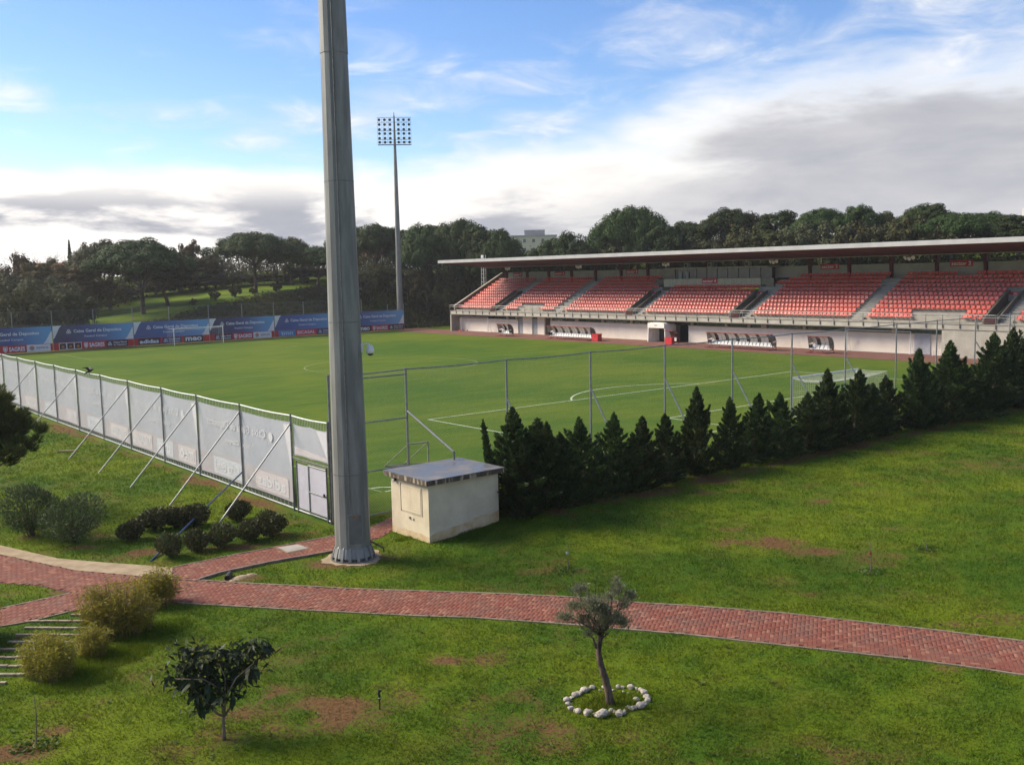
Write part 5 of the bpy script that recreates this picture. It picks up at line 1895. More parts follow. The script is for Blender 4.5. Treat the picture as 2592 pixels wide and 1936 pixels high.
for k, (px, py, r_) in enumerate(((610, 1462, .16), (632, 1456, .12), (590, 1470, .10))):
    c = G(px, py)
    mb = MB((c[0], c[1], 0))
    V = [(c[0] + r_ * 2 * math.cos(a) * (1 + .2 * math.sin(3 * a + k)), c[1] + r_ * 1.2 * math.sin(a), 0.0) for a in np.linspace(0, 2 * math.pi, 13)[:-1]]
    V2 = [(c[0] + r_ * 1.1 * math.cos(a), c[1] + r_ * .7 * math.sin(a), r_ * .35) for a in np.linspace(0, 2 * math.pi, 13)[:-1]]
    mb.add(V + V2, [(i, (i + 1) % 12, 12 + (i + 1) % 12, 12 + i) for i in range(12)] + [tuple(range(12, 24))])
    tag(mb.build('soil_heap', SAND, smooth=True), '%s heap of pale washed out soil by the drain pipe' % ('largest', 'middle', 'smallest')[k], 'soil', 'soil heaps by the drain pipe')

# sprinkler and stakes
c = G(860 + 258 / 2.5425, 1380 + 1055 / 2.5425)
t = empty('sprinkler', (c[0], c[1], 0), 'black sprinkler head on a short riser in the bare lawn', 'sprinkler')
MB((c[0], c[1], 0)).tube([(c[0], c[1], 0), (c[0], c[1], .24)], .014, 6).build('riser', BLACK, t)
MB((c[0], c[1], 0)).tube([(c[0], c[1], .22), (c[0], c[1], .34)], .028, 8).build('body', BLACK, t)
MB((c[0], c[1], 0)).tube([(c[0], c[1], .26), (c[0], c[1], .275)], .03, 8).build('collar', CREAM, t)
MB((c[0], c[1], 0)).tube([(c[0] - .02, c[1], .34), (c[0] + .01, c[1], .44)], [.025, .035], 6).tube([(c[0], c[1], .40), (c[0] + .06 * RT[0], c[1] + .06 * RT[1], .43)], .014, 5).build('head', BLACK, t)

# ------------------------------------------------------------------ wooden steps at the lower left
STEP_M = mat('step_edge', (.36, .29, .20), (.22, .17, .11), 5, rough=.9)
t = empty('garden_steps', (-15.5, -9, 0), 'flight of shallow garden steps with pale edges between the bamboo clumps', 'steps')
SX = [(1519, 330, 400), (1531, 290, 395), (1544, 235, 390), (1558, 180, 330), (1574, 78, 285), (1592, 62, 262), (1609, 40, 245), (1627, 20, 205), (1646, -25, 165), (1666, -45, 125), (1688, -60, 100), (1710, -70, 62), (1731, -80, 15)]
for k, (yy, xa, xb) in enumerate(SX):
    a, b_ = G(xa, yy), G(xb, yy)
    d = (b_ - a); L_ = np.linalg.norm(d); d /= L_
    n_ = np.array([-d[1], d[0], 0])
    m_ = 6
    mb = MB((-15.5, -9, 0))
    for i in range(m_):
        p0, p1 = a + d * L_ * i / m_, a + d * L_ * (i + 1) / m_
        mb.obox((p0 + p1) / 2 + np.array([0, 0, .02 + random.uniform(-.008, .008)]) + n_ * random.uniform(-.01, .01), d * L_ / m_ / 2 * .96, n_ * .045, (0, 0, .035))
    mb.build('step', STEP_M, t)

# ------------------------------------------------------------------ bird above the banner fence
bp_ = PU(226, 940, XL)
t = empty('crow', tuple(bp_), 'small black bird flapping just above the rail of the banner fence', 'bird')
o = tuple(bp_)
dB = np.array([-.25, .97, .0]); dB = np.array([RT[0], RT[1], 0]) * 1.0; dB /= np.linalg.norm(dB)
sB = np.array([-dB[1], dB[0], 0]); zB = np.array([0, 0, 1.0])
mb = MB(o)
mb.tube([bp_ + dB * a + zB * b_ for a, b_ in ((-.34, -.16), (-.22, -.10), (-.08, -.02), (.06, .05), (.17, .10), (.23, .12), (.29, .12))], [.015, .045, .075, .08, .05, .042, .006], 8)
for s, lift in ((1, .16), (-1, .20)):
    r0 = bp_ + dB * .06 + zB * .07
    r1 = bp_ - dB * .06 + zB * .04
    e0 = r0 + sB * s * .24 + zB * lift - dB * .02
    e1 = r1 + sB * s * .24 + zB * lift - dB * .08
    t0 = e0 + sB * s * .22 + zB * .02 - dB * .16
    t1 = e1 + sB * s * .16 - dB * .12
    up_ = zB * .012
    V = [r0 + up_, r1 + up_, e0 + up_, e1 + up_, t0, t1, r0 - up_, r1 - up_, e0 - up_, e1 - up_]
    mb.add(V, [(0, 1, 3, 2), (2, 3, 5, 4), (6, 8, 9, 7), (8, 4, 5, 9), (0, 2, 8, 6), (1, 7, 9, 3), (2, 4, 8), (3, 9, 5)])
tl = bp_ - dB * .30 - zB * .14
mb.add([tl + sB * .03, tl - sB * .03, tl - dB * .17 - zB * .05 - sB * .07, tl - dB * .17 - zB * .05 + sB * .07], [(0, 1, 2, 3)])
mb.build('body', BLACK, t, smooth=False)
for s in (1, -1):
    MB(o).tube([bp_ - dB * .05 + sB * s * .03 - zB * .06, bp_ - dB * .02 + sB * s * .03 - zB * .17], .01, 4).build('leg', BLACK, t)


# ------------------------------------------------------------------ vegetation helpers
def unit(n, r=rng):
    v = r.normal(size=(n, 3))
    return v / np.linalg.norm(v, axis=1, keepdims=True)


def nrm(v):
    return v / (np.linalg.norm(v, axis=-1, keepdims=True) + 1e-9)


def leaves(c, d, nr, L, W, fold=0.0):
    """rhombic leaf quads: centres c, long axes d, normals nr"""
    c, d = np.asarray(c, float), nrm(np.asarray(d, float))
    s = nrm(np.cross(d, nr))
    L = np.broadcast_to(np.asarray(L, float), (len(c),))[:, None]
    W = np.broadcast_to(np.asarray(W, float), (len(c),))[:, None]
    n2 = nrm(np.cross(s, d))
    V = np.stack([c - d * L * .5, c + s * W * .5 + n2 * fold * W, c + d * L * .5, c - s * W * .5 + n2 * fold * W], 1)
    return V


def leafmesh(name, Vlist, m):
    V = np.concatenate(Vlist)
    n = len(V)
    Fq = np.arange(n * 4).reshape(n, 4)
    return fastmesh(name, V.reshape(-1, 3), Fq, m)


def puff(c, rx, ry, rz, n, L, W, r, surf=.55, up=.25):
    u = unit(n, r)
    rad = (surf + (1 - surf) * r.random(n)) ** .8
    P = np.array(c) + u * rad[:, None] * np.array([rx, ry, rz])
    nr = nrm(u + unit(n, r) * .45 + np.array([0, 0, up]))
    d = np.cross(nr, unit(n, r))
    s = r.uniform(.65, 1.35, n)
    return leaves(P, d, nr, L * s, W * s)


def branch(mb, p, d, L, r_, depth, r, spread=.6, seg=3, gravity=0.0, n=5, kids=(2, 4), tips=None, shrink=.66):
    pts, rad = [np.array(p, float)], [r_]
    d = np.array(d, float)
    for i in range(seg):
        d = d + r.normal(size=3) * .13 + np.array([0, 0, gravity])
        d /= np.linalg.norm(d)
        pts.append(pts[-1] + d * L / seg)
        rad.append(r_ * (1 - .45 * (i + 1) / seg))
    mb.tube(pts, rad, n, False)
    if tips is not None and depth <= 1:
        tips += pts[1:]
    if depth <= 0:
        return
    for _ in range(int(r.integers(kids[0], kids[1] + 1))):
        k = r.integers(max(1, seg - 1), seg + 1)
        dd = d + r.normal(size=3) * spread
        dd /= np.linalg.norm(dd)
        branch(mb, pts[k], dd, L * shrink * r.uniform(.8, 1.2), rad[k] * .72, depth - 1, r, spread, max(2, seg - 1), gravity, max(3, n - 1), kids, tips, shrink)


def tree_proto(name, crown_me, trunk_mb, bark):
    t = empty(name, (0, 0, 0))
    tk = MB(); tk.v, tk.f, tk.mi = trunk_mb.v, trunk_mb.f, trunk_mb.mi
    tk.build('trunk', bark, t, smooth=True, fixn=False)
    link('crown', crown_me, t)
    return t


PROTO = {}


def hide_proto(t):
    """prototypes are placed by moving the first and copying it for the rest"""
    t['_used'] = False
    return t


def place(t, loc, s, rz, label, cat, group, name=None, sz=None):
    if not t.get('_used'):
        c = t
        t['_used'] = True
    else:
        c = copy_tree(t)
    if name:
        c.name = name
    if '_used' in c and c is not t:
        del c['_used']
    c.location = loc
    c.scale = (s, s, sz or s)
    c.rotation_euler = (0, 0, rz)
    tag(c, label, cat, group)
    return c


# ---- umbrella pine, unit: crown about 12 m across, 11 m tall
def pine(seed, m, W=12.0, H=11.0, dome=3.6, base=6.2, npuff=120, lean=.0):
    r = np.random.default_rng(seed)
    mb = MB()
    fork = base * r.uniform(.55, .75)
    top = np.array([lean * 2, 0, fork])
    mb.tube([(0, 0, -.8), (lean * .6, .05, fork * .4), top], [.38, .30, .24], 8)
    for k in range(7):
        a = 2 * math.pi * k / 7 + r.uniform(-.3, .3)
        rr = W * .5 * r.uniform(.35, .78)
        e = np.array([math.cos(a) * rr + lean * 2, math.sin(a) * rr, base + dome * r.uniform(.05, .45)])
        midp = top * .5 + e * .5 + np.array([0, 0, -.35])
        mb.tube([top + np.array([0, 0, -.5 * r.random()]), midp, e], [.15, .11, .05], 5)
        for j in range(2):
            e2 = e + r.normal(size=3) * np.array([1.3, 1.3, .5])
            mb.tube([midp, e2], [.07, .03], 4)
    out = []
    for k in range(npuff):
        a = r.uniform(0, 2 * math.pi)
        q = math.sqrt(r.random())
        lob = 1 + .16 * math.sin(3 * a + seed) + .10 * math.sin(5 * a + seed * 2)
        rr = W * .5 * q * lob
        z = base + dome * (1 - q ** 2.2) * r.uniform(.72, 1.0) + r.uniform(-.1, .35)
        if r.random() < .25:
            z = base + r.uniform(-.3, .8)
        pr = r.uniform(.8, 1.45) * W / 12
        out.append(puff((math.cos(a) * rr + lean * 2, math.sin(a) * rr, z), pr, pr, pr * .62, 200, .31, .19, r, .62, .5))
    cm = leafmesh('crown', out, m)
    return hide_proto(tree_proto('umbrella_pine', cm, mb, BARK))


# ---- broad tree / bush masses, unit: about 8 m tall, 7 m wide
def broad(seed, m, W=7.0, H=8.0, trunk=1.8, npuff=60, name='broad_tree', L=.42, per=80, airy=0.0, bark=BARK):
    r = np.random.default_rng(seed)
    mb = MB()
    mb.tube([(0, 0, -.6), (.1, 0, trunk), (.2, .1, H * .6)], [.22, .17, .08], 6)
    out = []
    for k in range(6):
        a = 2 * math.pi * k / 6 + r.uniform(-.4, .4)
        mb.tube([(.05, 0, trunk * r.uniform(.7, 1.3)), (math.cos(a) * W * .18, math.sin(a) * W * .18, H * .45), (math.cos(a) * W * .36, math.sin(a) * W * .36, H * r.uniform(.55, .8))], [.10, .07, .03], 4)
    for k in range(npuff):
        u = unit(1, r)[0]
        q = r.random() ** (1 / 2.2)
        zc = trunk + (H - trunk) * .52
        p_ = np.array([u[0] * W * .46 * q, u[1] * W * .46 * q, zc + u[2] * (H - trunk) * .46 * q])
        pr = r.uniform(.5, 1.1) * W / 7
        out.append(puff(p_, pr, pr, pr * .85, per, L, L * .62, r, .35 if airy else .5, .3))
    return hide_proto(tree_proto(name, leafmesh('crown', out, m), mb, bark))


PINES = [pine(11, PINE, 12.5, 11, 3.4, 6.6, 130), pine(12, PINE, 11, 10.5, 3.8, 5.8, 120, .4), pine(13, PINE, 14, 11.5, 3.2, 7.0, 150), pine(14, PINE_WARM, 12, 11, 4.0, 5.6, 130, -.4), pine(15, PINE, 10, 11.0, 4.4, 5.4, 115)]
BROADS = {'olive': broad(21, OLIVE_FAR, 7.5, 7.5, 1.4, 70), 'brown': broad(22, BROWN_L, 6.5, 8.5, 2.0, 60, airy=1), 'scrub': broad(23, SCRUB_L, 8, 6.5, 1.0, 75), 'yellow': broad(24, YELLOW_L, 4, 7.5, 1.2, 42), 'green': broad(25, PINE_WARM, 7, 7, 1.2, 70), 'rust': broad(26, BROWN_L, 8, 6, 1.0, 60)}


def gz(u, v):
    return float(height(np.array([u]), np.array([v]))[0])


def by_top(px, py_top, dist):
    """plan point on the ray through px at a horizontal distance, and the height of the crown top seen at py_top"""
    d = _ray(px, py_top)
    k = dist / math.hypot(d[0], d[1])
    p_ = CAM + d * k
    return float(p_[0]), float(p_[1]), float(p_[2])


# umbrella pines: (px, py of the crown top, crown width in px, distance, prototype)
PINE_LIST = [(270, 606, 150, 196, 3), (352, 606, 200, 178, 0), (420, 655, 150, 185, 1), (640, 588, 195, 190, 2), (735, 600, 120, 205, 3), (800, 622, 130, 196, 1),
             (900, 572, 120, 203, 1), (950, 568, 130, 196, 0), (1010, 574, 110, 205, 4), (1060, 564, 130, 188, 1), (1110, 570, 120, 200, 0), (1165, 556, 150, 190, 2), (1235, 566, 150, 186, 4), (1265, 590, 110, 182, 0),
             (1435, 592, 170, 176, 0), (1595, 524, 190, 170, 2), (1675, 566, 140, 165, 1), (1735, 562, 130, 172, 0), (1845, 529, 145, 168, 0), (1970, 531, 130, 166, 4),
             (2080, 528, 130, 160, 2), (2180, 517, 110, 158, 1), (2240, 535, 90, 160, 3), (2345, 514, 160, 152, 1), (2420, 540, 150, 146, 2), (2500, 538, 140, 150, 0), (2585, 540, 140, 146, 4)]
PROTO_W = [12.5, 11, 14, 12, 10]
PROTO_H = [10.4, 10.0, 10.6, 10.0, 10.2]
for k, (px, py, wpx, dist, pi_) in enumerate(PINE_LIST):
    x, y, zt = by_top(px, py, dist)
    g = gz(x, y)
    s = wpx * dist / F_PX / PROTO_W[pi_] * 1.06
    sz = (zt - g) / PROTO_H[pi_]
    lab = 'dark umbrella pine on the skyline, %s from the left' % ORD[k]
    place(PINES[pi_], (x, y, g), s, 1.3 * k, lab, 'pine tree', 'umbrella pines around the ground', sz=max(sz, .4))

# other trees: (px, py top, width px, distance, kind)
OTH = [(45, 655, 90, 205, 'rust'), (110, 660, 110, 200, 'brown'), (30, 700, 130, 180, 'olive'), (120, 705, 120, 172, 'olive'), (200, 668, 120, 190, 'brown'), (215, 620, 60, 210, 'brown'), (60, 735, 110, 160, 'scrub'), (170, 730, 110, 158, 'olive'),
       (240, 725, 120, 162, 'scrub'), (300, 735, 100, 160, 'olive'), (480, 612, 60, 205, 'brown'), (520, 640, 90, 200, 'brown'), (450, 690, 120, 175, 'scrub'), (395, 725, 90, 166, 'scrub'), (520, 700, 110, 178, 'brown'),
       (590, 690, 110, 182, 'olive'), (545, 725, 90, 172, 'scrub'), (640, 700, 80, 186, 'olive'), (700, 690, 100, 186, 'scrub'), (760, 672, 90, 190, 'olive'), (805, 690, 90, 188, 'green'),
       (905, 682, 90, 185, 'olive'), (960, 672, 80, 192, 'scrub'), (1030, 680, 90, 190, 'olive'), (1080, 676, 90, 186, 'scrub'), (1135, 684, 80, 184, 'scrub'), (1200, 672, 90, 186, 'scrub'), (1250, 660, 80, 184, 'olive'),
       (1306, 616, 34, 200, 'olive'), (1345, 648, 90, 190, 'olive'), (1400, 650, 90, 180, 'scrub'), (1480, 640, 100, 176, 'scrub'), (1535, 613, 46, 150, 'yellow'), (1612, 600, 42, 148, 'yellow'), (1560, 622, 90, 170, 'green'), (1690, 612, 110, 160, 'olive'), (1760, 606, 110, 158, 'olive'),
       (1820, 605, 100, 156, 'olive'), (1950, 586, 125, 148, 'green'), (2030, 570, 110, 152, 'olive'), (2105, 566, 110, 150, 'olive'), (2180, 570, 110, 150, 'scrub'), (2250, 566, 100, 148, 'olive'), (1885, 585, 100, 160, 'scrub'), (2300, 560, 100, 146, 'scrub'), (2380, 580, 90, 140, 'olive')]
KDIM = {'olive': (7.2, 7.3), 'brown': (6.2, 8.2), 'scrub': (7.6, 6.3), 'yellow': (3.9, 7.3), 'green': (6.8, 6.8), 'rust': (7.6, 5.8)}
KNAME = {'olive': 'grey-green bushy tree', 'brown': 'brown autumn tree', 'scrub': 'dark scrubby tree', 'yellow': 'young yellow-green tree', 'green': 'fresh green rounded tree', 'rust': 'low rust-brown tree'}
cnt = {}
OTH = [(px, py, w, max(d, (210 if 215 < px < 830 else 0)), k) for px, py, w, d, k in OTH]
OTH = [(px, py, w, max(d, 128 / math.sin(R(39.5) + math.atan((px - 1296) / F_PX)) if px > 1330 else 0), k) for px, py, w, d, k in OTH]
for k, (px, py, wpx, dist, kd) in enumerate(sorted(OTH)):
    x, y, zt = by_top(px, py, dist)
    g = gz(x, y)
    cnt[kd] = cnt.get(kd, 0) + 1
    s = wpx * dist / F_PX / KDIM[kd][0] * 1.1
    sz = max((zt - g) / KDIM[kd][1], .35)
    place(BROADS[kd], (x, y, g), s, 2.1 * k, '%s below the skyline pines, %s of its kind from the left' % (KNAME[kd], ORD[cnt[kd] - 1]), 'tree', 'mixed trees around the ground', name={'olive': 'bushy_tree', 'brown': 'autumn_tree', 'scrub': 'scrub_tree', 'yellow': 'young_tree', 'green': 'rounded_tree', 'rust': 'low_tree'}[kd], sz=sz)


# bare trees and the column cypress at the far left
def bare(seed):
    r = np.random.default_rng(seed)
    mb = MB()
    mb.tube([(0, 0, -.5), (0, 0, 3.0)], [.28, .22], 7)
    for k in range(6):
        a = 2 * math.pi * k / 6
        branch(mb, (0, 0, 2.6 + .3 * (k % 2)), (math.cos(a) * .6, math.sin(a) * .6, 1.0), 3.0, .13, 3, r, .42, 3, .02, 4, (3, 4), shrink=.62)
    t = empty('bare_tree', (0, 0, 0))
    mb.build('trunk', BARK_PALE, t, fixn=False)
    return hide_proto(t)


BARE = [bare(31), bare(32)]
for k, (px, py, wpx, dist) in enumerate([(18, 618, 70, 215), (125, 614, 80, 215), (190, 628, 60, 212), (560, 622, 55, 210)]):
    x, y, zt = by_top(px, py, dist)
    g = gz(x, y)
    place(BARE[k % 2], (x, y, g), (zt - g) / 9.6, k * 1.1, 'leafless winter tree on the skyline, %s from the left' % ORD[k], 'tree', 'bare trees at the far left')


def column(seed):
    r = np.random.default_rng(seed)
    mb = MB(); mb.tube([(0, 0, -.4), (0, 0, 8.5)], [.16, .04], 5)
    n = 2600
    t_ = r.random(n)
    R0 = .85 * np.clip(np.sin(np.pi * np.clip(t_, .02, 1) ** .55) ** .6, .05, 1) * (1.02 - t_ * .55)
    a = r.uniform(0, 2 * np.pi, n)
    P = np.stack([np.cos(a) * R0 * r.uniform(.75, 1, n), np.sin(a) * R0 * r.uniform(.75, 1, n), .3 + t_ * 9.6], -1)
    nr = nrm(np.stack([np.cos(a), np.sin(a), r.normal(0, .3, n)], -1))
    d = np.array([0, 0, 1.0]) + unit(n, r) * .4
    return hide_proto(tree_proto('column_cypress', leafmesh('crown', [leaves(P, d, nr, .5, .22)], PINE), mb, BARK))


x, y, zt = by_top(174, 609, 205)
place(column(41), (x, y, gz(x, y)), (zt - gz(x, y)) / 10.0 * .9, 0, 'narrow dark column cypress on the skyline at the far left', 'cypress', None, sz=(zt - gz(x, y)) / 10.0)


# ---- scrub on the banks (nobody could count it)
def scrub_bank():
    r = np.random.default_rng(51)
    n = 15000
    u = r.uniform(20, 150, n * 2); v = r.uniform(112.5, 150, n * 2)
    crest = np.interp(u, CREST_U, CREST_Z)
    t = sstep(v, 112, 131)
    lim = np.interp(u, [20, 30, 45, 60, 75, 90], [119, 123, 127, 129.5, 132, 134])
    m = (v < lim) & ~((u > 92) & (v < 100))
    u, v = u[m][:n], v[m][:n]
    u = np.concatenate([u, r.uniform(95, 112, 6000)]); v = np.concatenate([v, r.uniform(-15, 112, 6000)])
    z = height(u, v)
    k = len(u)
    rep = 9
    P = np.repeat(np.stack([u, v, z], -1), rep, 0) + r.normal(size=(k * rep, 3)) * np.array([.35, .35, .22]) + np.array([0, 0, .28])
    nr = nrm(unit(k * rep, r) + np.array([0, -.35, .6]))
    d = np.cross(nr, unit(k * rep, r))
    s = r.uniform(.7, 1.5, k * rep)
    return leafmesh('scrub', [leaves(P, d, nr, .36 * s, .22 * s)], SCRUB_L)


tag(link('bank_scrub', scrub_bank()), 'dark brownish scrub covering the bank behind the far end of the pitch', 'scrub', kind='stuff')


def far_wood():
    r = np.random.default_rng(53)
    n = 26000
    u = r.uniform(-30, 190, n); v = r.uniform(20, 235, n)
    az = np.degrees(np.arctan2(u - CAM[0], v - CAM[1])); dist = np.hypot(u - CAM[0], v - CAM[1])
    edge = np.interp(az, [5, 13, 15.5, 18, 22, 27, 30, 36, 44, 48, 52, 60, 70], [168, 172, 182, 200, 211, 213, 210, 198, 194, 184, 174, 154, 142])
    m = (dist > edge) & (dist < edge + 26) & ~((u < 104) & (v < 108))
    u, v, dist, edge, az = u[m], v[m], dist[m], edge[m], az[m]
    k = len(u); rep = 26
    tall = np.interp(az, [5, 14, 30, 37.5, 39, 42.5, 44, 50, 70], [5.0, 5.0, 5.5, 5.0, 2.6, 2.6, 4.5, 4.5, 4.0]) * (.45 + 1.0 * fbm(u * .12, v * .12, 17))
    z = height(u, v) + tall * r.random(k) ** .7
    P = np.repeat(np.stack([u, v, z], -1), rep, 0) + r.normal(size=(k * rep, 3)) * np.array([.75, .75, .55])
    nr = nrm(unit(k * rep, r) + np.array([-.2, -.3, .5]))
    d = np.cross(nr, unit(k * rep, r))
    s = r.uniform(.7, 1.5, k * rep)
    return leafmesh('wood', [leaves(P, d, nr, .42 * s, .27 * s)], WOOD_L)


WOOD_L = leafmat('undergrowth_leaves', (.034, .036, .015), (.090, .080, .036), .12, .8, .1)
tag(link('undergrowth', far_wood()), 'tangled dark undergrowth filling the wood below the pines', 'undergrowth', kind='stuff')


# scattered small bushes on the upper edge of the bank
BUSH = broad(61, SCRUB_L, 2.2, 1.7, .2, 26, 'hill_bush', .22, 60)
for k, (px, py, w) in enumerate([(545, 760, 1.0), (595, 752, 1.2), (700, 738, 1.1), (770, 720, 1.0), (640, 745, .7), (490, 773, .7)]):
    d = _ray(px, py)
    # march to the hillside
    tt = np.linspace(150, 260, 400)
    pts = CAM + d[None] * tt[:, None]
    hit = np.where(pts[:, 2] < height(pts[:, 0], pts[:, 1]))[0]
    p_ = pts[hit[0]] if len(hit) else pts[60]
    place(BUSH, (p_[0], p_[1], gz(p_[0], p_[1])), w, k, 'small dark bush on the green hillside, %s from the left' % ORD[sorted([545, 595, 700, 770, 640, 490]).index(px)], 'bush', 'bushes on the hillside')


# ---- cypress hedge beside the tall fence; unit height 4 m
def leyland(seed, W=1.15, H=4.0, narrow=False):
    """soft irregular conifer: upswept plumes on a rough cone, ragged leader"""
    r = np.random.default_rng(seed)
    mb = MB()
    mb.tube([(0, 0, -.3), (.03, .02, 1.5), (r.normal(0, .05), 0, H * .92)], [.07, .05, .012], 6)
    out = []
    ph = r.uniform(0, 6.28, 3)
    npl = 34 if narrow else 92
    for k in range(npl):
        t = ((k + r.random()) / npl) ** 1.12
        a = k * 2.39996 + r.uniform(-.5, .5)
        shape = (1 - .22 * t / .45) if t < .45 else .78 * ((1 - t) / .55) ** .95
        rad = W * shape * (1 + .20 * math.sin(2 * a + ph[0] + 3 * t) + .13 * math.sin(11 * t + ph[1])) * r.uniform(.72, 1.12)
        if r.random() < .10: rad *= 1.3
        z1 = .22 + t * (H - .35)
        tip = np.array([math.cos(a) * rad, math.sin(a) * rad, z1 + .12])
        root = np.array([math.cos(a) * rad * .1, math.sin(a) * rad * .1, max(.05, z1 - .35 - .35 * rad)])
        ax = tip - root
        L_ = np.linalg.norm(ax); ax = ax / L_
        side = np.array([-math.sin(a), math.cos(a), 0])
        upv = np.cross(side, ax)
        if k % 2 == 0:
            mb.tube([root, root + ax * L_ * .85], [.014, .005], 3, False)
        n = int(48 + 70 * L_)
        f = r.random(n) ** .6
        wd = .30 * (1.1 - f * .85) * (.5 + .6 * L_)
        q = unit(n, r) * (r.random(n) ** .5)[:, None]
        P = root + ax * (f * L_)[:, None] + side * (q[:, 0] * wd)[:, None] + upv * (q[:, 1] * wd * .6)[:, None] + np.array([0, 0, 1.0]) * (q[:, 2] * wd * .5)[:, None]
        dd = ax * .8 + np.array([0, 0, .35]) + side * (q[:, 0] * 1.2)[:, None] + unit(n, r) * .35
        nr = nrm(unit(n, r) * .8 + np.array([math.cos(a), math.sin(a), .7]))
        s = r.uniform(.6, 1.3, n)
        out.append(leaves(P, dd, nr, .17 * s, .06 * s))
    for q in range(0 if narrow else 4):          # side leaders that break the outline
        a = r.uniform(0, 6.28); t0 = r.uniform(.35, .72)
        b0 = np.array([math.cos(a) * W * .62 * (1.1 - t0), math.sin(a) * W * .62 * (1.1 - t0), H * t0])
        hl = r.uniform(.5, .95)
        ax = np.array([math.cos(a) * .28, math.sin(a) * .28, 1.0])
        m_ = 130
        f = r.random(m_)
        aa = r.uniform(0, 6.28, m_)
        rr = .20 * (1.05 - f) * r.random(m_) ** .5
        P = b0 + ax * (f * hl)[:, None] + np.stack([np.cos(aa) * rr, np.sin(aa) * rr, np.zeros(m_)], -1)
        out.append(leaves(P, np.stack([np.cos(aa), np.sin(aa), np.full(m_, .9)], -1), unit(m_, r), .15, .055))
    n = 120                                     # feathery leader
    zz = H - .8 + r.random(n) * .85
    a = r.uniform(0, 2 * np.pi, n)
    rr = .16 * (H + .12 - zz) * r.random(n) ** .5
    P = np.stack([np.cos(a) * rr + .06 * (zz - H), np.sin(a) * rr, zz], -1)
    out.append(leaves(P, np.stack([np.cos(a) * .8, np.sin(a) * .8, np.full(n, 1.0)], -1), unit(n, r), .15, .05))
    return hide_proto(tree_proto('hedge_cypress', leafmesh('crown', out, CYPRESS), mb, BARK))


LEY = [leyland(71, 1.25), leyland(72, 1.05), leyland(73, 1.4), leyland(74, 1.1), leyland(75, 1.2), leyland(77, 1.3), leyland(78, .95)]
HEDGE = [(1.3, 4.33), (2.5, 3.75), (3.5, 3.1), (5.3, 3.45), (6.95, 3.45), (8.6, 3.15), (10.6, 3.0), (12.5, 4.0), (14.7, 3.4), (16.8, 3.4), (18.8, 3.2), (21.0, 3.0), (23.0, 4.05), (25.4, 3.85), (27.5, 2.9), (29.4, 3.2), (31.3, 4.6), (32.8, 3.5), (35.7, 4.8), (37.2, 3.4), (38.8, 3.6), (40.9, 5.0), (43.3, 5.2), (45.4, 5.6), (47.6, 5.4), (50, 5.3)]
for k, (u, h) in enumerate(HEDGE):
    v = -7.25 + random.uniform(-.2, .2) - (.35 if u > 30 else (.55 if u < 4 else 0))
    g = gz(u, v)
    w = (.95 + .22 * (h - 3) / 2) * random.uniform(.88, 1.15) * (1.32 if u > 20 else (1.35 if u < 4 else 1.12))
    cc = place(LEY[(k * 3) % 7], (u, v, g), w, 1.7 * k, 'dark conifer in the hedge by the tall fence, %s counting from the hut' % ORD[k] if k else 'dark conifer in the hedge, the one touching the hut', 'conifer', 'conifers of the hedge', sz=(h - g) / 4.0)
    cc.rotation_euler = (random.gauss(0, .035), random.gauss(0, .035), 1.7 * k)
for u, v, h, w, lab in ((.75, -8.75, 2.7, 1.0, 'low bushy conifer hiding the right corner of the hut'), (2.2, -8.45, 3.3, 1.1, 'broad conifer standing forward of the hedge near the hut'), (3.6, -8.0, 2.5, 1.05, 'lowest conifer of the clump near the hut')):
    place(LEY[int(h * 10) % 7], (u, v, gz(u, v)), w, u * 3, lab, 'conifer', 'conifers of the hedge', sz=h / 4.0)
# the leaning side shoot left of the first conifer
sh_t = leyland(76, .42, 4.0, True)
c = place(sh_t, (.75, -7.1, gz(.75, -7.1)), .8, 0, 'slender conifer shoot leaning left over the hut roof', 'conifer', 'conifers of the hedge', sz=.98)
c.rotation_euler = (R(2), R(-17), .4)


# ---- shrubs
def shrub(seed, m, W, H, n, L, Wd, name, stems=9, ball=True, up=.35):
    r = np.random.default_rng(seed)
    mb = MB()
    for k in range(stems):
        a = 2 * math.pi * k / stems + r.uniform(-.3, .3)
        q = r.uniform(.3, .9)
        mb.tube([(r.normal(0, .05), r.normal(0, .05), -.05), (math.cos(a) * W * .22 * q, math.sin(a) * W * .22 * q, H * .4), (math.cos(a) * W * .42 * q, math.sin(a) * W * .42 * q, H * r.uniform(.6, .9))], [.022, .015, .006], 4, False)
    lob = r.normal(size=(7, 3)); lob /= np.linalg.norm(lob, axis=1, keepdims=True)
    u = unit(n, r)
    bump = .80 + .42 * np.clip(np.max(u @ lob.T, axis=1), .3, 1) ** 2
    rad = (.5 + .5 * r.random(n) ** .6 + np.abs(r.normal(0, .06, n))) * bump
    P = np.stack([u[:, 0] * W * .5 * rad, u[:, 1] * W * .5 * rad, H * .53 + u[:, 2] * H * .47 * rad], -1)
    P[:, :2] *= (1 - .35 * np.clip(.35 - P[:, 2:] / H, 0, 1))
    nr = nrm(u + unit(n, r) * .8 + np.array([0, 0, up]))
    d = u * .5 + np.array([0, 0, .7]) + unit(n, r) * .8
    s = r.uniform(.7, 1.3, n)
    t = empty(name, (0, 0, 0))
    mb.build('stem', BARK, t, fixn=False)
    link('foliage', leafmesh('foliage', [leaves(P, d, nr, L * s, Wd * s)], m), t)
    return hide_proto(t)


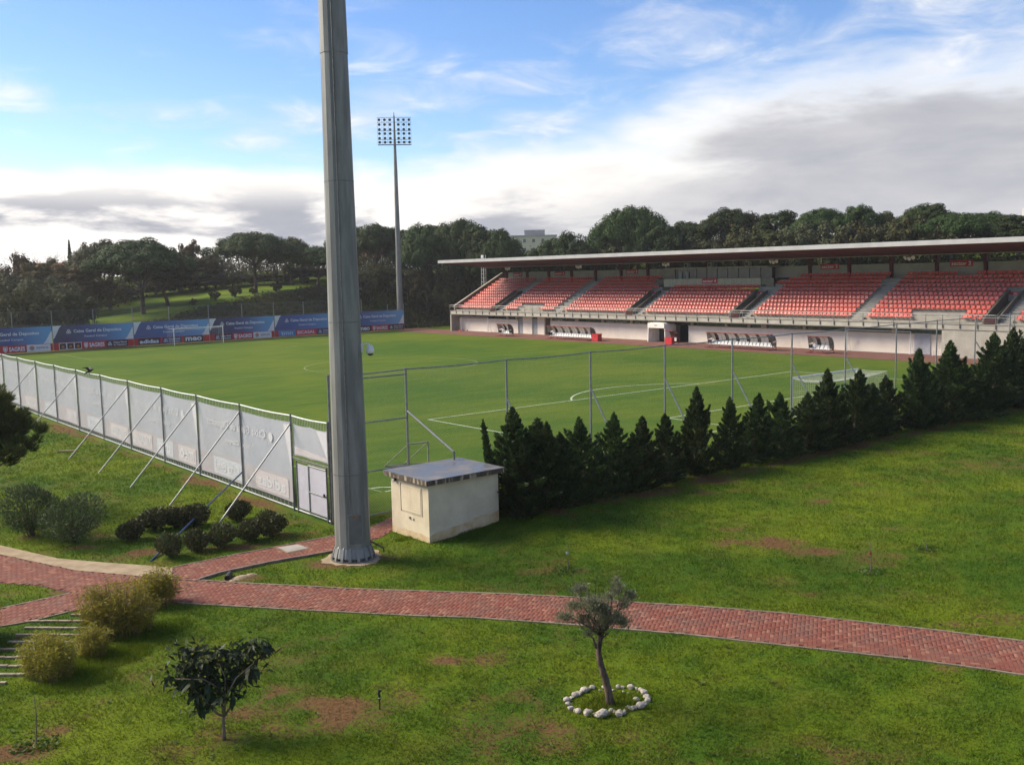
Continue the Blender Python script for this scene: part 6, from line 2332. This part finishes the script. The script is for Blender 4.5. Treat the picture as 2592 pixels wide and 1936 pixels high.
BOXES = [shrub(81, BOX_L, 1.0, .85, 2300, .095, .055, 'round_shrub'), shrub(82, BOX_L, 1.05, .9, 2300, .095, .055, 'round_shrub')]
BX = [(-10.86, -.26, 1.0, .95, 'leftmost round shrub of the planted group below the banner fence'), (-9.75, .55, 1.15, 1.0, 'left end of the long clipped shrub row below the banner fence'), (-9.0, .35, 1.1, 1.0, 'middle of the long clipped shrub row below the banner fence'), (-8.35, .05, 1.1, 1.0, 'right end of the long clipped shrub row below the banner fence'),
      (-6.72, -.31, 1.0, 1.05, 'round shrub standing alone closest to the banner fence'), (-10.65, -3.5, .9, 1.0, 'round shrub at the foot of the blue brace'), (-9.68, -3.34, .95, .95, 'second round shrub from the blue brace in the front row'), (-8.79, -3.5, 1.0, 1.0, 'third round shrub from the blue brace in the front row'), (-7.72, -3.5, .95, 1.0, 'fourth round shrub from the blue brace in the front row'), (-6.85, -3.35, 1.2, 1.1, 'largest reddish round shrub at the right end of the front row')]
for k, (u, v, s, szz, lab) in enumerate(BX):
    place(BOXES[k % 2], (u, v, 0), s * .88, k * 1.3, lab, 'shrub', 'round shrubs below the banner fence', sz=szz * .88)
OL = shrub(83, OLEANDER, 2.0, 1.9, 4200, .15, .035, 'oleander', 16)
place(OL, (-13.45, 2.95, 0), .95, 0, 'tall grey-green oleander beside the small pine at the left edge', 'shrub', 'oleanders at the left', sz=1.05)
place(OL, (-12.55, .8, 0), .97, 2.0, 'broad grey-green oleander to the right of the taller one', 'shrub', 'oleanders at the left', sz=.92)


# small pine at the left edge
def small_pine():
    r = np.random.default_rng(85)
    mb = MB()
    mb.tube([(0, 0, -.2), (.05, 0, 1.1), (0, .05, 2.6), (.0, 0, 3.6)], [.12, .10, .06, .02], 7)
    out = []
    for k in range(46):
        a = k * 2.4
        t = .25 + .75 * (k / 46)
        z0 = 1.0 + t * 2.5
        Lb = (1.75 * (1.12 - t) + .35) * r.uniform(.8, 1.1)
        d = np.array([math.cos(a), math.sin(a), .35 + .5 * t]); d /= np.linalg.norm(d)
        mb.tube([(0, 0, z0 - .3), np.array([0, 0, z0 - .3]) + d * Lb * .9], [.03, .008], 4, False)
        for j in range(6):
            c = np.array([0, 0, z0 - .3]) + d * Lb * (.3 + .7 * (j + 1) / 6) + r.normal(size=3) * .13
            n = 130
            u = unit(n, r)
            dd = nrm(u * .9 + d * .5 + np.array([0, 0, .7]))
            out.append(leaves(c + u * .07 + dd * r.uniform(.02, .18, n)[:, None], dd, unit(n, r), .19, .028))
    return hide_proto(tree_proto('small_pine', leafmesh('crown', out, leafmat('small_pine_needles', (.040, .058, .012), (.10, .125, .026), .25, .6)), mb, BARK))


place(small_pine(), (-13.6, 8.2, 0), 1.30, 0, 'small bushy pine cut by the left edge of the view', 'pine tree', None, sz=1.34)


# bamboo clumps along the steps
def bamboo(seed, W, D, H, nst):
    r = np.random.default_rng(seed)
    t = empty('bamboo_clump', (0, 0, 0))
    mb = MB()
    out = []
    for k in range(nst):
        a = r.uniform(0, 2 * np.pi); q = math.sqrt(r.random())
        x, y = math.cos(a) * q * W * .42, math.sin(a) * q * D * .42
        h = H * r.uniform(.6, 1.05) * (1 - .25 * q * q)
        lx, ly = x * .25 + r.normal(0, .07), y * .25 + r.normal(0, .07)
        mb.tube([(x, y, -.02), (x + lx * .4, y + ly * .4, h * .55), (x + lx, y + ly, h)], [.008, .006, .003], 3, False)
        n = int(r.integers(26, 40))
        f = r.uniform(.22, 1.02, n)
        P = np.stack([x + lx * f ** 1.4, y + ly * f ** 1.4, h * f], -1) + r.normal(size=(n, 3)) * np.array([.09, .09, .04])
        dd = unit(n, r) * np.array([1, 1, .5]) + np.array([x * .3, y * .3, .15])
        s = r.uniform(.7, 1.3, n)
        out.append(leaves(P, dd, nrm(unit(n, r) + np.array([0, 0, .8])), .14 * s, .026 * s))
    mb.build('canes', mat('bamboo_cane', (.25, .19, .07), (.17, .12, .05), 4), t, fixn=False)
    link('foliage', leafmesh('foliage', out, BAMBOO), t)
    return hide_proto(t)


B1 = bamboo(91, 1.2, 1.0, 1.15, 110)
B2 = bamboo(92, 2.1, 1.4, 1.5, 230)
for t_, p_, s, rz, lab in ((B1, (-12.75, -8.15), 1.0, 0, 'yellowish bamboo clump standing alone at the edge of the red path'), (B2, (-14.35, -9.75), 1.0, -.7, 'largest bushy yellow bamboo clump beside the steps'), (B2, (-16.55, -11.55), .74, 1.9, 'loose brownish bamboo clump nearest the camera beside the steps'), (B1, (-15.35, -10.95), .72, 2.0, 'small low bamboo clump between the two larger ones'), (B2, (-17.55, -7.75), .9, 1.0, 'bamboo clump cut by the left edge of the view')):
    place(t_, (p_[0], p_[1], 0), s, rz, lab, 'bamboo', 'bamboo clumps along the steps')


# ---- olive tree with its ring of stones
def olive_tree():
    r = np.random.default_rng(101)
    base = np.array([-7.80, -21.72, 0.0])
    dep = (base - CAM) @ FW
    def W(px, py, off=0.0):        # trunk line surveyed in the vertical plane facing the camera
        p_ = CAM + _ray(px, py) * dep
        return p_ + np.array([FW[0], FW[1], 0]) * off - base
    t = empty('olive_tree', tuple(base), 'small old olive tree with a crooked trunk inside a ring of white stones', 'olive tree')
    pts = [W(1546, 1792), W(1541, 1755, .02), W(1532, 1715), W(1520, 1680, -.03), W(1515, 1650), W(1518, 1620, .03), W(1523, 1608)]
    mb = MB()
    mb.tube(pts, [.115, .085, .078, .07, .062, .062, .06], 10)
    t1 = W(1510, 1640)
    mb.tube([t1, W(1502, 1618, .05), W(1488, 1606, .1), W(1462, 1580, .15)], [.03, .022, .016, .008], 6)
    top = W(1522, 1606)
    ends = [(1440, 1555, -.1), (1455, 1490, .25), (1485, 1490, -.3), (1475, 1545, -.35), (1520, 1530, .3), (1555, 1475, .1), (1575, 1520, -.25), (1560, 1560, .25), (1600, 1510, .2), (1505, 1560, -.4), (1545, 1585, -.2), (1490, 1580, .3)]
    clouds = [(1440, 1553, -.1, .19, .11), (1465, 1540, .2, .2, .13), (1480, 1570, .1, .2, .1), (1467, 1497, .2, .16, .12), (1490, 1520, -.25, .2, .14), (1505, 1545, .3, .22, .16), (1528, 1530, -.2, .2, .15), (1530, 1570, .0, .24, .15), (1555, 1500, .1, .15, .16), (1562, 1478, .05, .10, .12), (1575, 1520, -.1, .15, .10), (1598, 1512, .15, .13, .10), (1555, 1555, -.3, .18, .14), (1560, 1580, .2, .15, .12), (1500, 1590, -.1, .16, .08)]
    for px, py, of in ends:
        e = W(px, py, of)
        m1 = top * .55 + e * .45 + r.normal(size=3) * .05
        mb.tube([top + r.normal(size=3) * .02, m1, e], [.032, .02, .006], 5)
        for j in range(3):
            mb.tube([m1 * (1 - j * .25) + e * j * .25, e + r.normal(size=3) * .16], [.012, .004], 3, False)
    tk = mb.build('trunk', mat('olive_bark', (.13, .09, .065), (.04, .028, .022), 9, rough=.95, bump=.8, bscale=16, stretch=(1, 1, .35)), t, smooth=True)
    out = []
    for px, py, of, rr, rz_ in clouds:
        n = int(13000 * rr * rr * (rz_ / .13))
        for sub in range(3):
            c = W(px, py, of) + r.normal(size=3) * np.array([.08, .08, .05])
            u = unit(n, r)
            P = c + u * (np.abs(r.normal(0, .62, n))[:, None]) * np.array([rr * 1.15, rr * 1.15, rz_ * 1.15])
            d = u * .6 + np.array([0, 0, .8]) + unit(n, r) * .6
            out.append(leaves(P, d, unit(n, r), r.uniform(.045, .075, n), .016))
    link('crown', leafmesh('crown', out, OLIVE), t)


olive_tree()
sr = np.random.default_rng(111)
ring = empty('stone_ring', (-7.75, -21.7, 0), 'ring of rough white stones laid on the lawn around the olive tree', 'stone ring')
SPX = [(1435, 1775, .17), (1445, 1795, .14), (1465, 1803, .15), (1488, 1808, .20), (1522, 1813, .26), (1548, 1803, .15), (1567, 1810, .19), (1590, 1793, .12), (1599, 1795, .15), (1620, 1790, .20), (1640, 1775, .15), (1637, 1768, .17), (1611, 1774, .15), (1629, 1755, .18), (1597, 1743, .17), (1575, 1741, .10), (1590, 1757, .08), (1578, 1752, .07), (1565, 1741, .13), (1552, 1749, .08), (1500, 1742, .15), (1480, 1750, .18), (1464, 1758, .15), (1454, 1762, .15), (1440, 1774, .12), (1603, 1762, .06), (1582, 1800, .09), (1497, 1800, .09), (1528, 1741, .10), (1518, 1748, .07), (1456, 1801, .11), (1506, 1811, .13), (1536, 1811, .12), (1556, 1806, .11), (1579, 1806, .13), (1608, 1793, .11), (1631, 1783, .13), (1622, 1748, .12), (1612, 1745, .11), (1490, 1746, .10), (1472, 1753, .11), (1447, 1768, .10), (1438, 1784, .12), (1544, 1742, .10)]


def stone_mesh(seed):
    r = np.random.default_rng(seed)
    bm = bmesh.new()
    bmesh.ops.create_icosphere(bm, subdivisions=2, radius=.5)
    pl = [(nrm(r.normal(size=3)), r.uniform(.30, .46)) for _ in range(9)]
    for v in bm.verts:
        p_ = np.array(v.co)
        for nn, dd in pl:
            k = p_ @ nn - dd
            if k > 0: p_ = p_ - nn * k
        p_ = p_ * (1 + .05 * math.sin(7 * p_[0] + seed) * math.cos(9 * p_[1]))
        v.co = p_
    me = bpy.data.meshes.new('stone'); bm.to_mesh(me); bm.free()
    me.materials.append(STONE)
    return me


SM = [stone_mesh(s) for s in range(120, 127)]
for k, (px, py, s) in enumerate(SPX):
    c = G(px, py)
    ob = bpy.data.objects.new('stone', SM[k % 7]); COL.objects.link(ob); ob.parent = ring
    ob.location = (c[0] + 7.75, c[1] + 21.7, s * .24)
    ob.scale = (s * sr.uniform(1.0, 1.35), s * sr.uniform(.9, 1.15), s * .85)
    ob.rotation_euler = (sr.uniform(-.3, .3), sr.uniform(-.3, .3), sr.uniform(0, 6.28))


# ---- loquat with large leaves
def loquat():
    r = np.random.default_rng(131)
    base = np.array([-14.73, -17.55, 0.0])
    dep = (base - CAM) @ FW
    def W(px, py, off=0.0):
        return CAM + _ray(px, py) * dep + np.array([FW[0], FW[1], 0]) * off - base
    t = empty('loquat_tree', tuple(base), 'young broad leaved loquat tree with drooping dark leaves on the lawn', 'loquat tree')
    z = lambda x, y: (380 + x / 5.1625, 1580 + y / 5.1625)
    fork = W(*z(965, 1200))
    mb = MB()
    mb.tube([W(*z(970, 1530)), W(*z(962, 1380), .02), W(*z(955, 1290)), fork], [.048, .036, .032, .032], 8)
    limbs = [((880, 1150), (810, 1050), (700, 880), (560, 760), -.15), ((935, 1080), (900, 950), (820, 700), (700, 430), .1), ((985, 1060), (1000, 900), (1020, 650), (960, 450), -.2), ((1030, 1110), (1070, 1000), (1220, 780), (1330, 520), .15), ((960, 1050), (940, 850), (860, 600), (560, 420), .3), ((1000, 1000), (1060, 820), (1180, 620), (1420, 400), -.3), ((960, 1060), (970, 800), (760, 640), (420, 600), -.3)]
    tips = []
    for a, b_, c, d, of in limbs:
        P = [fork, W(*z(*a), of * .3), W(*z(*b_), of * .6), W(*z(*c), of), W(*z(*d), of * 1.4)]
        mb.tube(P, [.026, .022, .018, .013, .007], 6)
        tips += [(P[3], P[3] - P[2]), (P[4], P[4] - P[3])]
    mb.build('trunk', BARK_PALE, t, smooth=True)
    rosettes = [(450, 340), (560, 400), (380, 580), (300, 640), (520, 560), (640, 440), (740, 420), (860, 400), (960, 420), (1040, 450), (1130, 380), (1220, 420), (1300, 330), (1400, 300), (1480, 330), (1370, 470), (1280, 560), (1180, 560), (1060, 600), (940, 560), (820, 560), (700, 600), (620, 640), (480, 680), (420, 760), (560, 800), (680, 760), (800, 720), (920, 720), (1040, 760), (1140, 720), (1100, 880), (980, 860), (860, 860), (740, 880), (620, 880), (680, 1000), (500, 860), (640, 1080), (1250, 660)]
    # leaf meshes: long elliptic blade, channelled and drooping
    def leaf_me(m, droop, name='leaf'):
        V, Fs_ = [], []
        n = 6
        for i in range(n + 1):
            f = i / n
            w = .046 * math.sin(math.pi * (f * .92 + .06)) ** .8
            x = .27 * f; zz = .04 * f - droop * f * f
            V += [(x, -w, zz + .012 * math.sin(f * 9)), (x, 0, zz - .010), (x, w, zz + .012 * math.sin(f * 9 + 1))]
        for i in range(n):
            k = 3 * i
            Fs_ += [(k, k + 3, k + 4, k + 1), (k + 1, k + 4, k + 5, k + 2)]
        me = bpy.data.meshes.new(name); me.from_pydata(V, [], Fs_); me.materials.append(m)
        me.polygons.foreach_set('use_smooth', [True] * len(Fs_))
        return me
    MD = [leaf_me(LOQUAT, .05), leaf_me(LOQUAT, .12), leaf_me(LOQUAT, .18)]
    MY = leaf_me(LOQUAT_Y, -.03)
    count = 0
    for k, (x, y) in enumerate(rosettes):
        c = W(*z(x, y), r.uniform(-.38, .38))
        top_ = y < 360 or (x, y) in ((380, 580),)
        n = 7
        for j in range(n):
            a = 2 * math.pi * j / n + r.uniform(-.4, .4)
            young = top_ and j < 3 and (k in (0, 6, 12, 13, 14, 2))
            pitch = R(-65) if young else R(r.uniform(-25, 55) + (y - 300) * .035)
            ob = bpy.data.objects.new('leaf', MY if young else MD[int(r.integers(0, 3))])
            COL.objects.link(ob); ob.parent = t
            ob.location = tuple(c + r.normal(size=3) * .03)
            ob.rotation_euler = (r.normal(0, .35), pitch, a)
            s = r.uniform(.75, 1.2) * (.6 if young else 1.0)
            ob.scale = (s, s * r.uniform(.85, 1.15), s)
            count += 1
    # the smaller inner leaves, too many to pick apart
    n = 800
    ix = r.integers(0, len(rosettes), n)
    C_l = np.array([W(*z(*rosettes[i]), 0) for i in ix]) + r.normal(size=(n, 3)) * np.array([.17, .17, .10])
    dl = unit(n, r) * np.array([1, 1, .4]) + np.array([0, 0, -.55])
    fo_ = link('foliage', leafmesh('foliage', [leaves(C_l, dl, nrm(unit(n, r) + np.array([0, 0, .6])), r.uniform(.16, .25, n), r.uniform(.05, .08, n), .15)], LOQUAT), t)
    tag(fo_, kind='stuff')


loquat()


# ---- saplings
def sapling(px, py, h, label, tagc=None, seed=0, leafy=False, stake=False):
    r = np.random.default_rng(200 + seed)
    c = G(px, py)
    o = (c[0], c[1], 0)
    t = empty('sapling', o, label, 'sapling', 'saplings on the lawn')
    mb = MB(o)
    p_ = [np.array([c[0], c[1], -.02])]
    for k in range(4):
        p_.append(p_[-1] + np.array([r.normal(0, .015), r.normal(0, .015), h / 4]))
    mb.tube(p_, [.020, .017, .014, .010, .006], 5)
    for k in range(5):
        q = p_[3] * (1 - k / 5) + p_[4] * (k / 5)
        mb.tube([q, q + np.array([r.normal(0, .07), r.normal(0, .07), .10])], [.004, .002], 3)
    mb.build('stem', BARK_PALE if not stake else GALV_DARK, t)
    n = 14 if not leafy else 60
    q = np.repeat(np.array(p_[2:]), 6, 0)[:n]
    out = leaves(q - np.array(o) + r.normal(size=q.shape) * .05, unit(len(q), r), unit(len(q), r), .05, .02)
    link('leaves', leafmesh('leaves', [out], WEED), t)
    # weeds round the dug hole
    n = 170
    a = r.uniform(0, 2 * np.pi, n)
    rr = r.uniform(.10, .40, n)
    P = np.stack([np.cos(a) * rr * 1.3, np.sin(a) * rr, r.uniform(.01, .08, n)], -1)
    link('weeds', leafmesh('weeds', [leaves(P, unit(n, r) * np.array([1, 1, .5]) + np.array([0, 0, .3]), nrm(unit(n, r) + np.array([0, 0, 1.0])), .11, .05)], WEED), t)
    if tagc:
        z = h * .62
        MB(o).obox((c[0], c[1], z), (RT[0] * .04, RT[1] * .04, 0), (-RT[1] * .01, RT[0] * .01, 0), (0, 0, .035)).build('tag', tagc, t)
    return t


sapling(860 + 1465 / 2.5425, 1380 + 165 / 2.5425, .95, 'thin bare sapling with a white tag in a round dug hole above the path', WHITE, 1)
sapling(1722 + 1222 / 2.5425, 900 + 1390 / 2.5425, .95, 'thin sapling with a red tag on the right lawn', mat('red_tag', (.6, .04, .02), (.5, .03, .02), 3), 2)
sapling(1722 + 1585 / 2.5425, 900 + 1248 / 2.5425, .32, 'short grey stake with weeds at its foot on the right lawn', None, 3, False, True)
sapling(232 / 2.5425, 1380 + 1290 / 2.5425, 1.05, 'thin leafy sapling in the lower left corner of the lawn', None, 4, True)


# ---- lawn blades
def lawn_blades():
    r = np.random.default_rng(300)
    n = 1100000
    # density falls with distance from the slope the view is taken from
    dist = 13 + 72 * r.random(n) ** 1.6
    az = R(39.5) + r.uniform(-R(41), R(41), n)
    u = CAM[0] + np.sin(az) * dist; v = CAM[1] + np.cos(az) * dist
    ok = (v < -3.7) | ((u < -4.75) & (v < 60))
    ok &= ~inpoly(u, v, MAIN_POLY) & ~inpoly(u, v, BRANCH_POLY) & ~inpoly(u, v, GRAVEL_POLY)
    ok &= ~((u > HUT[0] - .05) & (u < HUT[1] + .05) & (v > HUT[2] - .05) & (v < HUT[3] + .05))
    ok &= ((u - MAST_XY[0]) ** 2 + (v - MAST_XY[1]) ** 2) > 1.1
    s = soil_mask(u, v)
    ok &= r.random(n) > np.clip((s - .25) * 1.3, 0, .82)
    clump = fbm(u * 2.2, v * 2.2, 9, 3)
    ok &= r.random(n) < .35 + 1.1 * clump
    u, v, s, dist, clump = u[ok], v[ok], s[ok], dist[ok], clump[ok]
    k = len(u)
    z = height(u, v)
    h = r.uniform(.025, .07, k) * (.3 + 1.5 * clump) * (1 + np.clip(dist - 25, 0, 40) * .012)
    w = r.uniform(.007, .014, k) * (1 + np.clip(dist - 20, 0, 40) * .03)
    a = r.uniform(0, 2 * np.pi, k)
    lean = r.uniform(.2, 1.3, k) * h
    b = r.uniform(0, 2 * np.pi, k)
    P0 = np.stack([u - np.cos(a) * w, v - np.sin(a) * w, z - .004], -1)
    P1 = np.stack([u + np.cos(a) * w, v + np.sin(a) * w, z - .004], -1)
    P2 = np.stack([u + np.cos(b) * lean, v + np.sin(b) * lean, z + h], -1)
    V = np.stack([P0, P1, P2], 1).reshape(-1, 3)
    Ft = np.arange(k * 3).reshape(k, 3)
    me = fastmesh('lawn_grass', V, Ft, BLADES, False, {'soil': np.repeat(s, 3)})
    tag(link('lawn_grass', me), 'short grass blades of the foreground lawn', 'grass', kind='stuff')


lawn_blades()


def lawn_weeds():
    """low broad-leaved weeds in the turf"""
    r = np.random.default_rng(320)
    n = 1500
    dist = 15 + 32 * r.random(n); az = R(39.5) + r.uniform(-R(38), R(38), n)
    u = CAM[0] + np.sin(az) * dist; v = CAM[1] + np.cos(az) * dist
    ok = (((v < -8.6) & (u > -4.6)) | ((u < -5.2) & (v > -3))) | (v < -12)
    ok &= ~inpoly(u, v, MAIN_POLY) & ~inpoly(u, v, BRANCH_POLY) & ~inpoly(u, v, GRAVEL_POLY)
    ok &= fbm(u * .4, v * .4, 33) > .47
    u, v = u[ok], v[ok]
    k = len(u); m = 8
    P = np.repeat(np.stack([u, v, height(u, v) + .025], -1), m, 0)
    a = r.uniform(0, 2 * np.pi, k * m)
    d = np.stack([np.cos(a), np.sin(a), r.uniform(.1, .8, k * m)], -1)
    s = np.repeat(r.uniform(.5, 1.3, k), m)
    P = P + d * (.03 * s)[:, None]
    tag(link('lawn_weeds', leafmesh('lawn_weeds', [leaves(P, d, nrm(unit(k * m, r) * .5 + np.array([0, 0, 1.0])), .07 * s, .032 * s)], WEED)), 'low broad leaved weeds scattered through the lawn', 'weeds', kind='stuff')


lawn_weeds()


def tall_grass():
    """longer tufts inside the stone ring, along the bamboo and at the hut"""
    r = np.random.default_rng(310)
    spots = [(-7.75, -21.7, .62, 2600, .14), (-15.1, -11.4, .9, 2600, .16), (-13.6, -10.2, .9, 2200, .14), (-16.2, -12.3, .8, 1600, .14), (-17.6, -8.7, .7, 1400, .14), (-1.6, -8.75, .6, 1200, .12), (-3.6, -7.2, .3, 500, .10), (-.2, -8.9, .7, 900, .10)]
    VV, ss = [], []
    for x, y, rad, n, hh in spots:
        a = r.uniform(0, 2 * np.pi, n); q = np.sqrt(r.random(n)) * rad
        u, v = x + np.cos(a) * q * 1.2, y + np.sin(a) * q * .8
        z = height(u, v)
        h = hh * r.uniform(.4, 1.1, n); w = .008
        b = r.uniform(0, 2 * np.pi, n); l_ = h * r.uniform(.2, .8, n)
        c = r.uniform(0, 2 * np.pi, n)
        VV.append(np.stack([np.stack([u - np.cos(c) * w, v - np.sin(c) * w, z - .004], -1), np.stack([u + np.cos(c) * w, v + np.sin(c) * w, z - .004], -1), np.stack([u + np.cos(b) * l_, v + np.sin(b) * l_, z + h], -1)], 1))
    V = np.concatenate(VV)
    k = len(V)
    me = fastmesh('long_grass', V.reshape(-1, 3), np.arange(k * 3).reshape(k, 3), BLADES, False, {'soil': np.full(k * 3, -.3)})
    tag(link('long_grass', me), 'longer grass tufts around the olive tree, the bamboo and the hut', 'grass', kind='stuff')


tall_grass()


# ------------------------------------------------------------------ houses behind the trees
def house(px, py_top, dist, w, d, h, label, wall, roofm, rz=0.0, flat=True, floors=3, cols=5, name='apartment_block'):
    x, y, zt = by_top(px, py_top, dist)
    zb = zt - h
    o = (x, y, zb)
    t = empty(name, o, label, 'building', 'buildings behind the trees', rz)
    MB().box(-w / 2, w / 2, -d / 2, d / 2, 0, h).build('wall', wall, t)
    if flat:
        rf_ = MB().box(-w / 2 - .2, w / 2 + .2, -d / 2 - .2, d / 2 + .2, h + .002, h + .5).build('roof', roofm, t)
        MB().box(-w * .2, w * .25, -d * .3, d * .2, h + .502, h + 2.3).build('stair_head', roofm, rf_)
    else:
        MB().add([(-w / 2 - .4, -d / 2 - .4, h + .002), (w / 2 + .4, -d / 2 - .4, h + .002), (w / 2 + .4, d / 2 + .4, h + .002), (-w / 2 - .4, d / 2 + .4, h + .002), (-w / 2 - .4, 0, h + 2.2), (w / 2 + .4, 0, h + 2.2)],
                 [(0, 1, 5, 4), (2, 3, 4, 5), (0, 4, 3), (1, 2, 5), (0, 3, 2, 1)]).build('roof', roofm, t)
    for f in range(floors):
        for c in range(cols):
            xx = -w / 2 + w * (c + .5) / cols
            zz = h - (f + 1) * 2.9 + .9
            wd = MB().box(xx - .6, xx + .6, -d / 2 - .06, -d / 2 - .003, zz, zz + 1.4).build('window', WHITE, t)
            MB().box(xx - .5, xx + .5, -d / 2 - .08, -d / 2 - .062, zz + .1, zz + 1.3).build('pane', GLASS, wd)
    return t


CREAM_W = mat('cream_render', (.62, .54, .38), (.56, .48, .34), .3, rough=.9)
ROOF_G = mat('grey_parapet', (.40, .38, .36), (.33, .31, .30), .6, rough=.9)
TILE = mat('clay_tile', (.36, .13, .06), (.28, .10, .05), .8, rough=.9)
house(1350, 601, 330, 15, 12, 18, 'cream apartment block with a flat roof rising behind the pines', CREAM_W, ROOF_G, R(-40), True, 4, 5)
house(985, 650, 250, 16, 9, 9, 'white house glimpsed between the pine trunks left of the far mast', WHITE_WALL, TILE, R(-35), False, 2, 5, 'white_house')
house(1085, 640, 260, 14, 9, 12, 'white house glimpsed between the pine trunks right of the far mast', WHITE_WALL, ROOF_G, R(-35), True, 3, 4, 'white_house')
house(105, 694, 215, 9, 7, 5, 'low house with an orange tiled roof among the trees at far left', CREAM_W, TILE, R(-15), False, 1, 3, 'tiled_house')
house(2618, 553, 260, 12, 9, 16, 'pale building at the right edge behind the pines', CREAM_W, ROOF_G, R(-60), True, 4, 4)
house(1890, 580, 250, 22, 9, 10, 'pale house glimpsed under the pines above the stand roof', WHITE_WALL, TILE, R(-55), True, 3, 6, 'white_house')

for t in list(COL.objects):                  # a prototype that no spot used leaves the scene
    if '_used' in t:
        if not t['_used']:
            for ch in list(t.children):
                bpy.data.objects.remove(ch)
            bpy.data.objects.remove(t)
        else:
            del t['_used']


# ------------------------------------------------------------------ thin haze in the air
hz_m = bpy.data.materials.new('thin_haze')
hz_m.use_nodes = True
hz_m.node_tree.nodes.clear()
ho = hz_m.node_tree.nodes.new('ShaderNodeOutputMaterial')
hv = hz_m.node_tree.nodes.new('ShaderNodeVolumePrincipled')
hv.inputs['Color'].default_value = (.95, .95, .95, 1)
hv.inputs['Density'].default_value = .00019
hv.inputs['Anisotropy'].default_value = .3
hz_m.node_tree.links.new(hv.outputs[0], ho.inputs['Volume'])
hb = MB((0, 50, 0)).box(-1000, 1050, -260, 1100, -4, 45)
tag(hb.build('haze', hz_m), 'thin pale haze filling the air over the ground', 'haze', kind='stuff')
